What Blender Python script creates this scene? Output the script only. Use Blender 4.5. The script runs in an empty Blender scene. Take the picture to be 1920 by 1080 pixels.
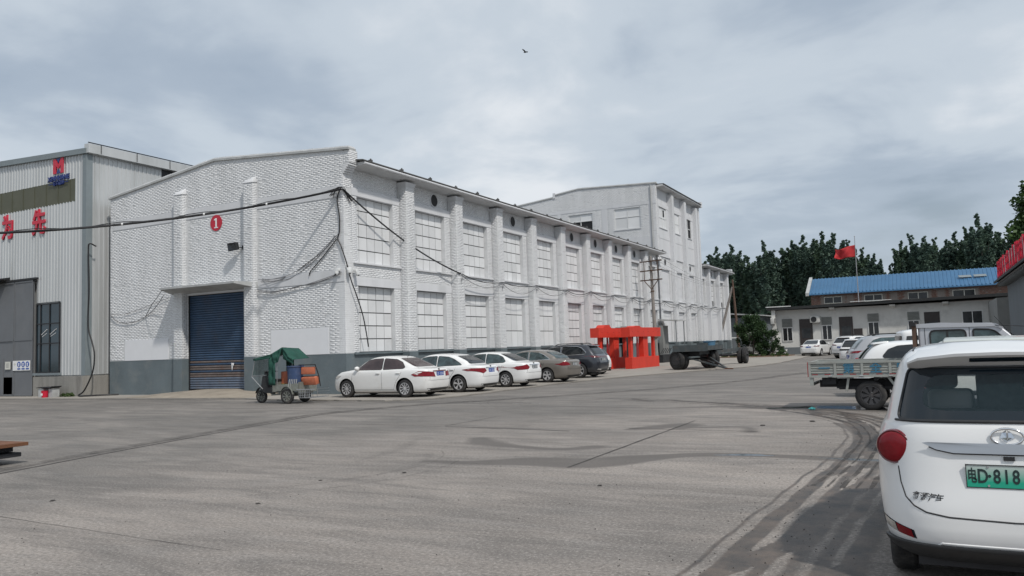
import bpy, bmesh, math, random
import numpy as np
from mathutils import Vector, Matrix
from mathutils.bvhtree import BVHTree
random.seed(7); RNG = np.random.default_rng(7)
C = bpy.context.scene.collection
scene = bpy.context.scene

# ------------------------------------------------------------------ camera
EYE = 1.68
PITCH, ROLL, YAW, FPX = math.radians(4.296), math.radians(-1.946), math.radians(27.791), 1479.8
def _camera():
    cy, sy = math.cos(YAW), math.sin(YAW)
    fw = Vector((-sy, cy, 0)); rt = Vector((cy, sy, 0)); up = Vector((0, 0, 1))
    f2 = fw*math.cos(PITCH) + up*math.sin(PITCH); u2 = up*math.cos(PITCH) - fw*math.sin(PITCH)
    r3 = rt*math.cos(ROLL) + u2*math.sin(ROLL); u3 = u2*math.cos(ROLL) - rt*math.sin(ROLL)
    cd = bpy.data.cameras.new('camera'); o = bpy.data.objects.new('camera', cd); C.objects.link(o)
    m = Matrix((( r3.x, u3.x, -f2.x, 0), (r3.y, u3.y, -f2.y, 0), (r3.z, u3.z, -f2.z, EYE), (0, 0, 0, 1)))
    o.matrix_world = m
    cd.sensor_width = 36; cd.lens = FPX/1920*36; cd.clip_start = .05; cd.clip_end = 6000
    scene.camera = o
_camera()

# ------------------------------------------------------------------ light
SUN = Vector((1.71, -.99, 2.45)).normalized()
sun_el = math.asin(SUN.z); sun_az = math.atan2(SUN.x, SUN.y)
ld = bpy.data.lights.new('sun', 'SUN'); ld.energy = 2.7; ld.angle = math.radians(2.6); ld.color = (1, .95, .88)
lo = bpy.data.objects.new('sun', ld); C.objects.link(lo)
lo.rotation_euler = SUN.to_track_quat('Z', 'Y').to_euler(); lo.location = (20, -20, 40)

world = bpy.data.worlds.new('World'); scene.world = world; world.use_nodes = True
def build_world():
    nt = world.node_tree; N = nt.nodes; L = nt.links; N.clear()
    out = N.new('ShaderNodeOutputWorld')
    sky = N.new('ShaderNodeTexSky'); sky.sky_type = 'NISHITA'; sky.sun_disc = False
    sky.sun_elevation = sun_el; sky.sun_rotation = sun_az; sky.air_density = 1.2; sky.dust_density = 2.5; sky.altitude = 50
    bg1 = N.new('ShaderNodeBackground'); bg1.inputs[1].default_value = .085; L.new(sky.outputs[0], bg1.inputs[0])
    tc = N.new('ShaderNodeTexCoord'); sep = N.new('ShaderNodeSeparateXYZ'); L.new(tc.outputs['Generated'], sep.inputs[0])
    def M(op, a, b=None, c=None):
        n = N.new('ShaderNodeMath'); n.operation = op
        for k, v in enumerate((a, b, c)):
            if v is None: continue
            if isinstance(v, (int, float)): n.inputs[k].default_value = v
            else: L.new(v, n.inputs[k])
        return n.outputs[0]
    z = M('MAXIMUM', sep.outputs[2], 0.0)
    den = M('ADD', z, .16)
    cmb = N.new('ShaderNodeCombineXYZ')
    L.new(M('DIVIDE', sep.outputs[0], den), cmb.inputs[0]); L.new(M('DIVIDE', sep.outputs[1], den), cmb.inputs[1])
    def noise(scale, det, rough, off=(0, 0, 0), dist=0.):
        mp = N.new('ShaderNodeMapping'); mp.inputs['Location'].default_value = off; L.new(cmb.outputs[0], mp.inputs[0])
        n = N.new('ShaderNodeTexNoise'); n.inputs['Scale'].default_value = scale; n.inputs['Detail'].default_value = det
        n.inputs['Roughness'].default_value = rough; n.inputs['Distortion'].default_value = dist
        L.new(mp.outputs[0], n.inputs['Vector']); return n.outputs['Fac']
    def ramp(fac, stops):
        r = N.new('ShaderNodeValToRGB'); r.color_ramp.interpolation = 'EASE'
        while len(r.color_ramp.elements) < len(stops): r.color_ramp.elements.new(.5)
        for e, (p, c) in zip(r.color_ramp.elements, stops):
            e.position = p; e.color = (*c, 1) if isinstance(c, tuple) else (c, c, c, 1)
        L.new(fac, r.inputs[0]); return r.outputs[0]
    n1 = noise(.55, 6, .5, (3.1, 7.7, 0), .25)
    n2 = noise(1.7, 7, .55, (9.2, 1.4, 0), .3)
    mixn = M('ADD', M('MULTIPLY', n1, .72), M('MULTIPLY', n2, .28))
    col = ramp(mixn, [(.33, (.35, .42, .515)), (.42, (.43, .505, .60)), (.50, (.585, .655, .73)), (.60, (.82, .855, .895))])
    # even out to a pale band near the horizon
    hz = ramp(z, [(0., (.52, .60, .685)), (1., (.52, .60, .685))])
    mixh = N.new('ShaderNodeMixRGB'); L.new(ramp(z, [(0., .75), (.22, .0)]), mixh.inputs[0]); L.new(col, mixh.inputs[1]); L.new(hz, mixh.inputs[2])
    bg2 = N.new('ShaderNodeBackground'); bg2.inputs[1].default_value = 1.0; L.new(mixh.outputs[0], bg2.inputs[0])
    ms = N.new('ShaderNodeMixShader')
    L.new(ramp(mixn, [(.28, .55), (.46, .93)]), ms.inputs[0]); L.new(bg1.outputs[0], ms.inputs[1]); L.new(bg2.outputs[0], ms.inputs[2])
    L.new(ms.outputs[0], out.inputs[0])
build_world()
vs = scene.view_settings; vs.view_transform = 'Standard'; vs.look = 'None'; vs.exposure = 0; vs.gamma = 1; vs.use_curve_mapping = False
scene.render.engine = 'CYCLES'; scene.cycles.max_bounces = 6; scene.cycles.use_denoising = True

# ------------------------------------------------------------------ materials
def new_mat(name):
    m = bpy.data.materials.new(name); m.use_nodes = True
    return m, m.node_tree.nodes, m.node_tree.links, m.node_tree.nodes['Principled BSDF']
def mat(name, col, rough=.6, metal=0., var=.12, vscale=2.5, bump=.0, bscale=60., coat=0., spec=.5, dirt=None, dirt_amt=.0, dscale=.6, coords='Object', alpha=1., trans=0., rvar=.0, streak=False):
    m, N, L, P = new_mat(name)
    P.inputs['Metallic'].default_value = metal; P.inputs['Roughness'].default_value = rough
    P.inputs['Specular IOR Level'].default_value = spec
    P.inputs['Coat Weight'].default_value = coat; P.inputs['Coat Roughness'].default_value = .06
    P.inputs['Alpha'].default_value = alpha; P.inputs['Transmission Weight'].default_value = trans
    if coords == 'World':
        g = N.new('ShaderNodeNewGeometry'); vec = g.outputs['Position']
    else:
        g = N.new('ShaderNodeTexCoord'); vec = g.outputs['Object']
    mp = N.new('ShaderNodeMapping'); L.new(vec, mp.inputs[0])
    if streak: mp.inputs['Scale'].default_value = (1, 1, .12)
    n = N.new('ShaderNodeTexNoise'); n.inputs['Scale'].default_value = vscale; n.inputs['Detail'].default_value = 6; n.inputs['Roughness'].default_value = .6
    L.new(mp.outputs[0], n.inputs['Vector'])
    r = N.new('ShaderNodeMapRange'); r.inputs[1].default_value = .3; r.inputs[2].default_value = .7; r.inputs[3].default_value = 1-var; r.inputs[4].default_value = 1+var*.6
    L.new(n.outputs['Fac'], r.inputs[0])
    mx = N.new('ShaderNodeVectorMath'); mx.operation = 'SCALE'; mx.inputs[0].default_value = col[:3]; L.new(r.outputs[0], mx.inputs['Scale'])
    cout = mx.outputs[0]
    if dirt is not None:
        d = N.new('ShaderNodeTexNoise'); d.inputs['Scale'].default_value = dscale; d.inputs['Detail'].default_value = 8; d.inputs['Roughness'].default_value = .68
        L.new(mp.outputs[0], d.inputs['Vector'])
        rr = N.new('ShaderNodeMapRange'); rr.inputs[1].default_value = .52; rr.inputs[2].default_value = .72; rr.inputs[3].default_value = 0; rr.inputs[4].default_value = dirt_amt
        L.new(d.outputs['Fac'], rr.inputs[0])
        mm = N.new('ShaderNodeMixRGB'); L.new(rr.outputs[0], mm.inputs[0]); L.new(cout, mm.inputs[1]); mm.inputs[2].default_value = (*dirt, 1)
        cout = mm.outputs[0]
    L.new(cout, P.inputs['Base Color'])
    if rvar:
        r2 = N.new('ShaderNodeMapRange'); r2.inputs[3].default_value = max(0, rough-rvar); r2.inputs[4].default_value = min(1, rough+rvar)
        L.new(n.outputs['Fac'], r2.inputs[0]); L.new(r2.outputs[0], P.inputs['Roughness'])
    if bump:
        b = N.new('ShaderNodeTexNoise'); b.inputs['Scale'].default_value = bscale; b.inputs['Detail'].default_value = 4
        L.new(vec, b.inputs['Vector'])
        bp = N.new('ShaderNodeBump'); bp.inputs['Strength'].default_value = bump; bp.inputs['Distance'].default_value = .02
        L.new(b.outputs['Fac'], bp.inputs['Height']); L.new(bp.outputs[0], P.inputs['Normal'])
    return m
WALLW = (.60, .615, .635)
M = dict(
    brick=mat('white_painted_brick', (.69, .70, .715), .75, var=.10, vscale=1.3, bump=.0, bscale=40, dirt=(.50, .51, .51), dirt_amt=.5, dscale=1.1, coords='World', streak=True),
    mortar=mat('recessed_mortar', (.60, .61, .62), .9, var=.10, vscale=3, coords='World'),
    plaster=mat('white_wall_plaster', (.62, .63, .65), .8, var=.07, vscale=1.2, bump=.25, bscale=25, dirt=(.42, .43, .43), dirt_amt=.45, dscale=.9, coords='World', streak=True),
    patch=mat('fresh_white_patch', (.70, .71, .735), .7, var=.03, coords='World'),
    dado=mat('grey_blue_dado_paint', (.125, .155, .170), .6, var=.16, vscale=1.0, bump=.25, bscale=15, dirt=(.20, .21, .205), dirt_amt=.6, dscale=1.3, coords='World'),
    pane=mat('white_painted_pane', (.72, .73, .74), .5, var=.05, vscale=.9, dirt=(.50, .51, .52), dirt_amt=.3, dscale=1.5, coords='World'),
    joint=mat('dark_glazing_joint', (.045, .048, .05), .8, coords='World'),
    slab=mat('weathered_concrete_slab', (.42, .43, .43), .85, var=.18, vscale=2, bump=.3, bscale=20, dirt=(.22, .22, .21), dirt_amt=.6, dscale=1.4, coords='World'),
    soffit=mat('white_soffit', (.58, .59, .60), .8, var=.1, coords='World'),
    roofsheet=mat('dark_roof_sheet', (.09, .09, .09), .8, var=.3, vscale=4, coords='World'),
    black=mat('black_opening', (.008, .008, .01), .6),
    blackp=mat('black_plastic', (.02, .021, .023), .45, var=.2, vscale=8),
    rubber=mat('tyre_rubber', (.022, .022, .023), .85, var=.35, vscale=9, bump=.3, bscale=80, dirt=(.12, .11, .10), dirt_amt=.5, dscale=4),
    cable=mat('black_cable_sheath', (.012, .012, .014), .55),
    wire=mat('grey_cable_sheath', (.16, .16, .17), .6),
    steel=mat('galvanised_steel', (.42, .43, .44), .42, .6, var=.15, vscale=5, dirt=(.25, .2, .16), dirt_amt=.4, dscale=3),
    cladding=mat('galvanised_cladding', (.54, .555, .56), .45, .3, var=.10, vscale=1.2, dirt=(.27, .28, .26), dirt_amt=.5, dscale=.5, coords='World', streak=True),
    fascia=mat('grey_flashing', (.22, .255, .27), .55, .2, var=.08, coords='World'),
    skylight=mat('olive_translucent_sheet', (.088, .090, .058), .55, var=.12, vscale=.8, coords='World', dirt=(.13,.13,.09), dirt_amt=.5),
    gdoor=mat('grey_steel_door_paint', (.15, .158, .17), .5, .1, var=.08, vscale=1.5, coords='World', dirt=(.2, .2, .2), dirt_amt=.3),
    blueglass=mat('blue_tinted_glass', (.012, .03, .042), .08, var=.4, vscale=.8, coords='World', spec=.8),
    plinth=mat('stained_concrete_plinth', (.27, .26, .24), .9, var=.25, vscale=1.8, bump=.6, bscale=12, dirt=(.09, .08, .075), dirt_amt=.8, dscale=1.0, coords='World', streak=True),
    red_letter=mat('red_letter_acrylic', (.55, .012, .04), .4),
    blue_letter=mat('blue_letter_acrylic', (.012, .03, .17), .4),
    sign_red=mat('red_disc_paint', (.48, .012, .035), .45),
    white_paint=mat('white_sign_paint', (.78, .78, .78), .5, var=.03),
    cream=mat('plate_cream', (.62, .62, .56), .5),
    shutter=mat('blue_roller_shutter', (.045, .085, .15), .45, .25, var=.18, vscale=2.0, dirt=(.10, .085, .08), dirt_amt=.45, dscale=1.2, coords='World'),
    shutter_rust=mat('rusted_shutter_slat', (.17, .14, .13), .6, .2, var=.25, vscale=3.0, dirt=(.18, .08, .045), dirt_amt=.8, dscale=1.6, coords='World'),
    shutter_pale=mat('pale_blue_worn_slat', (.14, .175, .235), .55, .2, var=.2, vscale=3, dirt=(.20, .15, .13), dirt_amt=.6, dscale=2, coords='World'),
    red_steel=mat('red_oxide_steel', (.62, .042, .022), .5, var=.1, vscale=1.5, bump=.1, bscale=30, dirt=(.38, .03, .02), dirt_amt=.4, dscale=1.3),
    red_dark=mat('dull_red_steel', (.27, .020, .022), .6, var=.15),
    trailer=mat('grey_trailer_paint', (.062, .074, .080), .65, .1, var=.25, vscale=4, dirt=(.16, .12, .09), dirt_amt=.5, dscale=2.2),
    rust=mat('rusty_plate', (.155, .066, .032), .85, var=.35, vscale=3, bump=.4, bscale=25, dirt=(.10, .045, .02), dirt_amt=.6, dscale=2),
    dark_steel=mat('dark_mill_steel', (.035, .036, .04), .6, .4, var=.3),
    wood=mat('weathered_pole', (.26, .24, .225), .85, var=.2, vscale=6, dirt=(.3, .19, .14), dirt_amt=.5, dscale=1.5),
    ironrust=mat('rust_brown_iron', (.12, .075, .055), .8, .2, var=.3, vscale=8),
    canvas=mat('dark_green_canvas', (.010, .068, .050), .8, var=.25, vscale=5, bump=.5, bscale=12),
    bluedrum=mat('blue_plastic_drum', (.035, .065, .15), .5, var=.25, vscale=6, dirt=(.15, .15, .18), dirt_amt=.5, dscale=4),
    orange=mat('worn_orange_panel', (.48, .14, .07), .6, var=.2, vscale=9, dirt=(.35, .2, .15), dirt_amt=.6, dscale=8),
    trikepaint=mat('dusty_grey_green_metal', (.20, .21, .19), .6, .1, var=.3, vscale=10, dirt=(.2, .18, .14), dirt_amt=.6, dscale=6),
    glass=mat('dark_car_glass', (.010, .013, .016), .06, var=.5, vscale=2.5, spec=.7),
    glass_teal=mat('pale_teal_car_glass', (.045, .075, .08), .08, var=.8, vscale=3.5, spec=.8),
    glass_brown=mat('brown_tint_glass', (.055, .036, .036), .08, var=.4, vscale=3, spec=.7),
    cwhite=mat('white_car_paint', (.74, .74, .73), .32, var=.03, vscale=1.5, coat=.7, dirt=(.55, .52, .47), dirt_amt=.35, dscale=2.2),
    cwhite2=mat('clean_white_car_paint', (.76, .765, .765), .3, var=.02, coat=.8),
    ctaupe=mat('bronze_grey_car_paint', (.20, .182, .162), .32, .3, var=.05, coat=.8),
    cnavy=mat('dark_navy_car_paint', (.026, .030, .040), .3, .3, var=.05, coat=1.),
    csilver=mat('silver_car_paint', (.40, .41, .43), .35, .4, var=.04, coat=.6),
    cgreenish=mat('pale_grey_green_paint', (.50, .53, .50), .35, var=.04, coat=.5),
    alloy=mat('alloy_rim', (.60, .60, .61), .38, .35, var=.15, vscale=8),
    rimdark=mat('dark_rim', (.07, .07, .075), .5, .5, var=.3, vscale=10, dirt=(.18, .15, .13), dirt_amt=.5, dscale=6),
    chrome=mat('chrome_trim', (.75, .76, .78), .12, 1., var=.03),
    tail=mat('red_lamp_lens', (.19, .004, .010), .22, coat=.25, spec=.3, var=.25, vscale=12),
    taildark=mat('dark_red_lamp_lens', (.12, .004, .010), .15, coat=1., var=.3, vscale=14),
    lampclear=mat('clear_lamp_lens', (.45, .42, .38), .12, coat=1., var=.4, vscale=20),
    bplate=mat('blue_number_plate', (.02, .08, .36), .4, var=.1),
    gplatetext=mat('plate_black_ink', (.012, .03, .03), .5),
    flag=mat('red_flag_cloth', (.50, .03, .035), .8, var=.2, vscale=1.5),
    pole=mat('flag_pole_metal', (.36, .36, .38), .5, .3),
    officewall=mat('pale_office_wall', (.62, .62, .60), .85, var=.08, vscale=1.2, dirt=(.28, .28, .27), dirt_amt=.4, dscale=.8, coords='World'),
    officedark=mat('black_roof_fascia', (.022, .024, .026), .7, var=.2, coords='World'),
    ofdoor=mat('dark_brown_door', (.035, .028, .028), .5, var=.2),
    ofglass=mat('dark_office_glass', (.03, .033, .036), .15, var=.5, vscale=1.5),
    frame_white=mat('white_window_frame', (.68, .69, .69), .5, var=.04),
    redbrick=mat('red_brick', (.20, .105, .078), .85, var=.25, vscale=8, bump=.3, bscale=30),
    greymortar=mat('grey_mortar', (.25, .22, .20), .9, var=.15, coords='World'),
    blueroof=mat('blue_steel_roof', (.050, .150, .285), .45, .2, var=.12, vscale=.6, dirt=(.09, .2, .33), dirt_amt=.5, dscale=.8, coords='World'),
    greyrender=mat('rough_grey_render', (.23, .235, .23), .9, var=.15, vscale=1, bump=.5, bscale=10, coords='World'),
    darkwall=mat('dark_grey_wall_render', (.15, .17, .185), .85, var=.12, vscale=.5, coords='World'),
    bark=mat('grey_bark', (.12, .105, .09), .9, var=.3, vscale=5, bump=.5, bscale=10),
    acwhite=mat('ac_unit_casing', (.55, .55, .53), .5, var=.06),
    shadecloth=mat('grey_green_shutter_box', (.20, .21, .20), .6, .2, var=.1),
    interior=mat('car_interior_fabric', (.17, .185, .20), .85, var=.2, vscale=20),
    interior_pale=mat('car_interior_pale', (.55, .57, .58), .8, var=.1),
)
def pane_vary(m):
    N, L = m.node_tree.nodes, m.node_tree.links; P = N['Principled BSDF']; src = P.inputs['Base Color'].links[0].from_socket
    oi = N.new('ShaderNodeObjectInfo'); g = N.new('ShaderNodeNewGeometry'); ad = N.new('ShaderNodeMath'); ad.operation = 'ADD'; L.new(oi.outputs['Random'], ad.inputs[0]); L.new(g.outputs['Random Per Island'], ad.inputs[1])
    fr = N.new('ShaderNodeMath'); fr.operation = 'FRACT'; L.new(ad.outputs[0], fr.inputs[0]); r = N.new('ShaderNodeMapRange'); r.inputs[3].default_value = .86; r.inputs[4].default_value = 1.03; L.new(fr.outputs[0], r.inputs[0])
    s = N.new('ShaderNodeVectorMath'); s.operation = 'SCALE'; L.new(src, s.inputs[0]); L.new(r.outputs[0], s.inputs['Scale']); L.new(s.outputs[0], P.inputs['Base Color'])
pane_vary(M['pane'])
def leaf_mat(name, c1, c2, trans=.25):
    m, N, L, P = new_mat(name)
    g = N.new('ShaderNodeTexCoord')
    n = N.new('ShaderNodeTexNoise'); n.inputs['Scale'].default_value = .9; n.inputs['Detail'].default_value = 5; L.new(g.outputs['Object'], n.inputs['Vector'])
    r = N.new('ShaderNodeValToRGB'); r.color_ramp.elements[0].position = .38; r.color_ramp.elements[1].position = .64
    r.color_ramp.elements[0].color = (*c1, 1); r.color_ramp.elements[1].color = (*c2, 1); L.new(n.outputs['Fac'], r.inputs[0])
    L.new(r.outputs[0], P.inputs['Base Color']); P.inputs['Roughness'].default_value = .55; P.inputs['Specular IOR Level'].default_value = .25
    tb = N.new('ShaderNodeBsdfTranslucent'); L.new(r.outputs[0], tb.inputs[0])
    ms = N.new('ShaderNodeMixShader'); ms.inputs[0].default_value = trans
    L.new(P.outputs[0], ms.inputs[1]); L.new(tb.outputs[0], ms.inputs[2]); L.new(ms.outputs[0], N['Material Output'].inputs[0])
    return m
M['poplar'] = leaf_mat('dark_poplar_leaves', (.066, .108, .090), (.12, .18, .13))  # leaf colour lifted and blued to stand in for distance haze
M['poplar2'] = leaf_mat('mid_poplar_leaves', (.062, .104, .074), (.120, .178, .112))
M['broad'] = leaf_mat('broadleaf_leaves', (.022, .050, .016), (.065, .12, .035))
M['bushleaf'] = leaf_mat('bush_leaves', (.020, .045, .018), (.050, .09, .035))
M['weed'] = leaf_mat('weed_leaves', (.04, .07, .02), (.09, .13, .05))

# ------------------------------------------------------------------ mesh helpers
def link(o, parent=None):
    C.objects.link(o)
    if parent is not None: o.parent = parent
    return o
def mesh_obj(name, verts, faces, m, parent=None, smooth=False, kind=None, loc=None, label=None):
    me = bpy.data.meshes.new(name); me.from_pydata([tuple(v) for v in verts], [], [tuple(f) for f in faces]); me.validate()
    if m is not None: me.materials.append(m)
    if smooth: me.polygons.foreach_set('use_smooth', [True]*len(me.polygons))
    me.update()
    o = bpy.data.objects.new(name, me); link(o, parent)
    if loc is not None: o.location = loc
    elif parent is not None and parent.get('_w'): o.location = -parent.location
    if kind: o['kind'] = kind
    if label: o['label'] = label
    return o
def shared(name, src, parent, loc, rot=None, scale=None):
    o = bpy.data.objects.new(name, src if isinstance(src, bpy.types.Mesh) else src.data); link(o, parent)
    o.location = loc
    if rot: o.rotation_euler = rot
    if scale: o.scale = scale
    return o
def tag(o, label, cat, group=None):
    o['label'] = label; o['category'] = cat
    if group: o['group'] = group
    return o
def thing(name, label, cat, loc=(0, 0, 0), rz=0., group=None, world_coords=False):
    o = bpy.data.objects.new(name, None); C.objects.link(o); o.location = loc; o.rotation_euler = (0, 0, rz); o.empty_display_size = .2
    if world_coords: o['_w'] = 1
    return tag(o, label, cat, group)
def struct(o): o['kind'] = 'structure'; return o
def sm_auto(o, ang=35):
    me = o.data
    me.polygons.foreach_set('use_smooth', [True]*len(me.polygons))
    try: me.set_sharp_from_angle(angle=math.radians(ang))
    except Exception: pass
    return o
class MB:
    def __init__(s): s.v = []; s.f = []
    def add(s, vs_, fs):
        b = len(s.v); s.v += [tuple(v) for v in vs_]; s.f += [tuple(i+b for i in f) for f in fs]; return s
    def box(s, x0, x1, y0, y1, z0, z1):
        if x0 > x1: x0, x1 = x1, x0
        if y0 > y1: y0, y1 = y1, y0
        if z0 > z1: z0, z1 = z1, z0
        return s.add([(x0,y0,z0),(x1,y0,z0),(x1,y1,z0),(x0,y1,z0),(x0,y0,z1),(x1,y0,z1),(x1,y1,z1),(x0,y1,z1)],
              [(3,2,1,0),(4,5,6,7),(0,1,5,4),(1,2,6,5),(2,3,7,6),(3,0,4,7)])
    def beam(s, p0, p1, w, h, up=(0,0,1)):
        p0 = Vector(p0); p1 = Vector(p1); d = (p1-p0).normalized(); u = Vector(up)
        a = d.cross(u)
        if a.length < 1e-4: a = d.cross(Vector((1,0,0)))
        a.normalize(); b = a.cross(d).normalized(); a = a*(w/2); b = b*(h/2)
        vs_ = [p+sa*a+sb*b for p in (p0, p1) for sa, sb in ((-1,-1),(1,-1),(1,1),(-1,1))]
        return s.add(vs_, [(0,1,2,3),(7,6,5,4),(0,4,5,1),(1,5,6,2),(2,6,7,3),(3,7,4,0)])
    def cyl(s, p0, p1, r0, r1=None, n=12, caps=True):
        r1 = r0 if r1 is None else r1
        p0 = Vector(p0); p1 = Vector(p1); d = (p1-p0).normalized()
        a = d.orthogonal().normalized(); b = d.cross(a)
        vs_ = []
        for p, r in ((p0, r0), (p1, r1)):
            for i in range(n):
                t = 2*math.pi*i/n; vs_.append(p + a*(r*math.cos(t)) + b*(r*math.sin(t)))
        fs = [(i, (i+1) % n, n+(i+1) % n, n+i) for i in range(n)]
        if caps: fs += [tuple(range(n-1, -1, -1)), tuple(range(n, 2*n))]
        return s.add(vs_, fs)
    def tube(s, pts, r, n=6):
        pts = [Vector(p) for p in pts]; k = len(pts); vs_ = []; prev = None
        for i, p in enumerate(pts):
            d = (pts[min(i+1, k-1)]-pts[max(i-1, 0)]).normalized()
            if prev is None: a = d.orthogonal().normalized()
            else:
                a = prev - d*prev.dot(d)
                a = a.normalized() if a.length > 1e-6 else d.orthogonal().normalized()
            prev = a; b = d.cross(a); rr = r[i] if isinstance(r, (list, tuple)) else r
            for j in range(n):
                t = 2*math.pi*j/n; vs_.append(p + a*(rr*math.cos(t)) + b*(rr*math.sin(t)))
        fs = [(i*n+j, i*n+(j+1) % n, (i+1)*n+(j+1) % n, (i+1)*n+j) for i in range(k-1) for j in range(n)]
        fs += [tuple(range(n-1, -1, -1)), tuple(range((k-1)*n, k*n))]
        return s.add(vs_, fs)
    def prism(s, poly, axis, a0, a1):
        """poly: 2D points; axis 'x': (y,z), 'y': (x,z), 'z': (x,y)"""
        def P(p, a): return (a, p[0], p[1]) if axis == 'x' else ((p[0], a, p[1]) if axis == 'y' else (p[0], p[1], a))
        n = len(poly); vs_ = [P(p, a0) for p in poly] + [P(p, a1) for p in poly]
        fs = [tuple(range(n-1, -1, -1)), tuple(range(n, 2*n))] + [(i, (i+1) % n, n+(i+1) % n, n+i) for i in range(n)]
        return s.add(vs_, fs)
    def lathe(s, prof, n, axis='y', c=(0,0,0)):
        """prof: (r, h) pairs, around axis through c"""
        vs_ = []; k = len(prof)
        for r, h in prof:
            for i in range(n):
                t = 2*math.pi*i/n; ca, sa = r*math.cos(t), r*math.sin(t)
                p = (ca, h, sa) if axis == 'y' else ((ca, sa, h) if axis == 'z' else (h, ca, sa))
                vs_.append((p[0]+c[0], p[1]+c[1], p[2]+c[2]))
        fs = [(j*n+i, j*n+(i+1) % n, (j+1)*n+(i+1) % n, (j+1)*n+i) for j in range(k-1) for i in range(n)]
        return s.add(vs_, fs)
    def build(s, name, m, parent=None, smooth=False, kind=None, loc=None, label=None, fix=True):
        o = mesh_obj(name, s.v, s.f, m, parent, False, kind, loc, label)
        if fix:
            bm = bmesh.new(); bm.from_mesh(o.data); bmesh.ops.recalc_face_normals(bm, faces=bm.faces); bm.to_mesh(o.data); bm.free()
        if smooth: sm_auto(o, smooth if isinstance(smooth, (int, float)) and smooth is not True else 35)
        return o
def bevel(o, w=.01, seg=2):
    bm = bmesh.new(); bm.from_mesh(o.data)
    es = [e for e in bm.edges if len(e.link_faces) == 2 and e.calc_face_angle(0) > .5]
    bmesh.ops.bevel(bm, geom=es, offset=w, segments=seg, affect='EDGES', profile=.5, clamp_overlap=True)
    bm.to_mesh(o.data); bm.free(); return sm_auto(o)
def sag(p0, p1, drop, n=16):
    p0 = Vector(p0); p1 = Vector(p1)
    return [p0.lerp(p1, i/n) - Vector((0, 0, drop*4*(i/n)*(1-i/n))) for i in range(n+1)]
def strips_of(s): pass
def jig(pts, amp, seed=0):
    r = random.Random(seed); return [Vector(p)+Vector((r.uniform(-amp, amp), r.uniform(-amp, amp), r.uniform(-amp, amp))) for p in pts]
def crom(pts, n=8):
    P = [Vector(p) for p in pts]; P = [P[0]*2-P[1]] + P + [P[-1]*2-P[-2]]; out = []
    for i in range(1, len(P)-2):
        for k in range(n):
            t = k/n; a, b, c, d = P[i-1:i+3]
            out.append(.5*((2*b)+(c-a)*t+(2*a-5*b+4*c-d)*t*t+(3*b-a-3*c+d)*t**3))
    return out+[P[-2]]
_txt_cache = {}
def text_mesh(s, size, ext=.01, bold=0.):
    key = (s, size, ext, bold)
    if key in _txt_cache: return _txt_cache[key]
    cu = bpy.data.curves.new('t', 'FONT'); cu.body = s; cu.size = size; cu.extrude = ext; cu.offset = bold; cu.align_x = 'CENTER'; cu.align_y = 'CENTER'; cu.resolution_u = 3
    o = bpy.data.objects.new('t', cu); C.objects.link(o); bpy.context.view_layer.update()
    dg = bpy.context.evaluated_depsgraph_get(); me = bpy.data.meshes.new_from_object(o.evaluated_get(dg))
    bpy.data.objects.remove(o); bpy.data.curves.remove(cu); _txt_cache[key] = me; return me
def text(name, s, size, m, parent, loc, rot, ext=.01, bold=0., scale=None, label=None):
    me = text_mesh(s, size, ext, bold).copy(); me.materials.clear(); me.materials.append(m)
    o = bpy.data.objects.new(name, me); link(o, parent); o.location = loc; o.rotation_euler = rot
    if parent is not None and parent.get('_w'): o.location = Vector(loc)-parent.location
    if scale: o.scale = scale
    if label: o['label'] = label
    return o
def copy_tree(o, parent=None):
    c = o.copy(); C.objects.link(c)
    if parent is not None: c.parent = parent
    for ch in list(o.children): copy_tree(ch, c)
    return c
HALF = math.pi/2

# ------------------------------------------------------------------ ground
def seg_dist(X, Y, pts):
    """distance to polyline, and signed side (positive = right of travel)"""
    best = np.full(X.shape, 1e9); side = np.zeros(X.shape); par = np.zeros(X.shape); acc = 0.
    for (x0, y0), (x1, y1) in zip(pts[:-1], pts[1:]):
        dx, dy = x1-x0, y1-y0; L2 = dx*dx+dy*dy
        t = np.clip(((X-x0)*dx+(Y-y0)*dy)/L2, 0, 1); d = np.hypot(X-x0-t*dx, Y-y0-t*dy)
        m = d < best; best = np.where(m, d, best)
        side = np.where(m, np.sign((X-x0)*dy-(Y-y0)*dx), side); par = np.where(m, acc+t*math.sqrt(L2), par); acc += math.sqrt(L2)
    return best, side, par
def smooth2(pts, n=6): return [(p.x, p.y) for p in crom([(x, y, 0) for x, y in pts], n)]
MUD_EDGE = smooth2([(-8.5,22.3),(-5.1,20.6),(-3.3,19.1),(-1.9,17.0),(-1.38,14.6),(-1.35,12.3),(-1.48,9.95),(-1.61,8.0),(-1.66,6.67),(-1.73,5.68),(-1.8,4.5),(-1.9,2.5)])
RUT = smooth2([(-11.6,1.5),(-12.4,5),(-12.87,7.21),(-13.44,9.41),(-14.17,12.48),(-14.75,15.3),(-15.03,16.91),(-14.7,18.5),(-14.0,20.2),(-12.4,22.4),(-9.5,26.5),(-7,32),(-5.2,40)])
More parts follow.
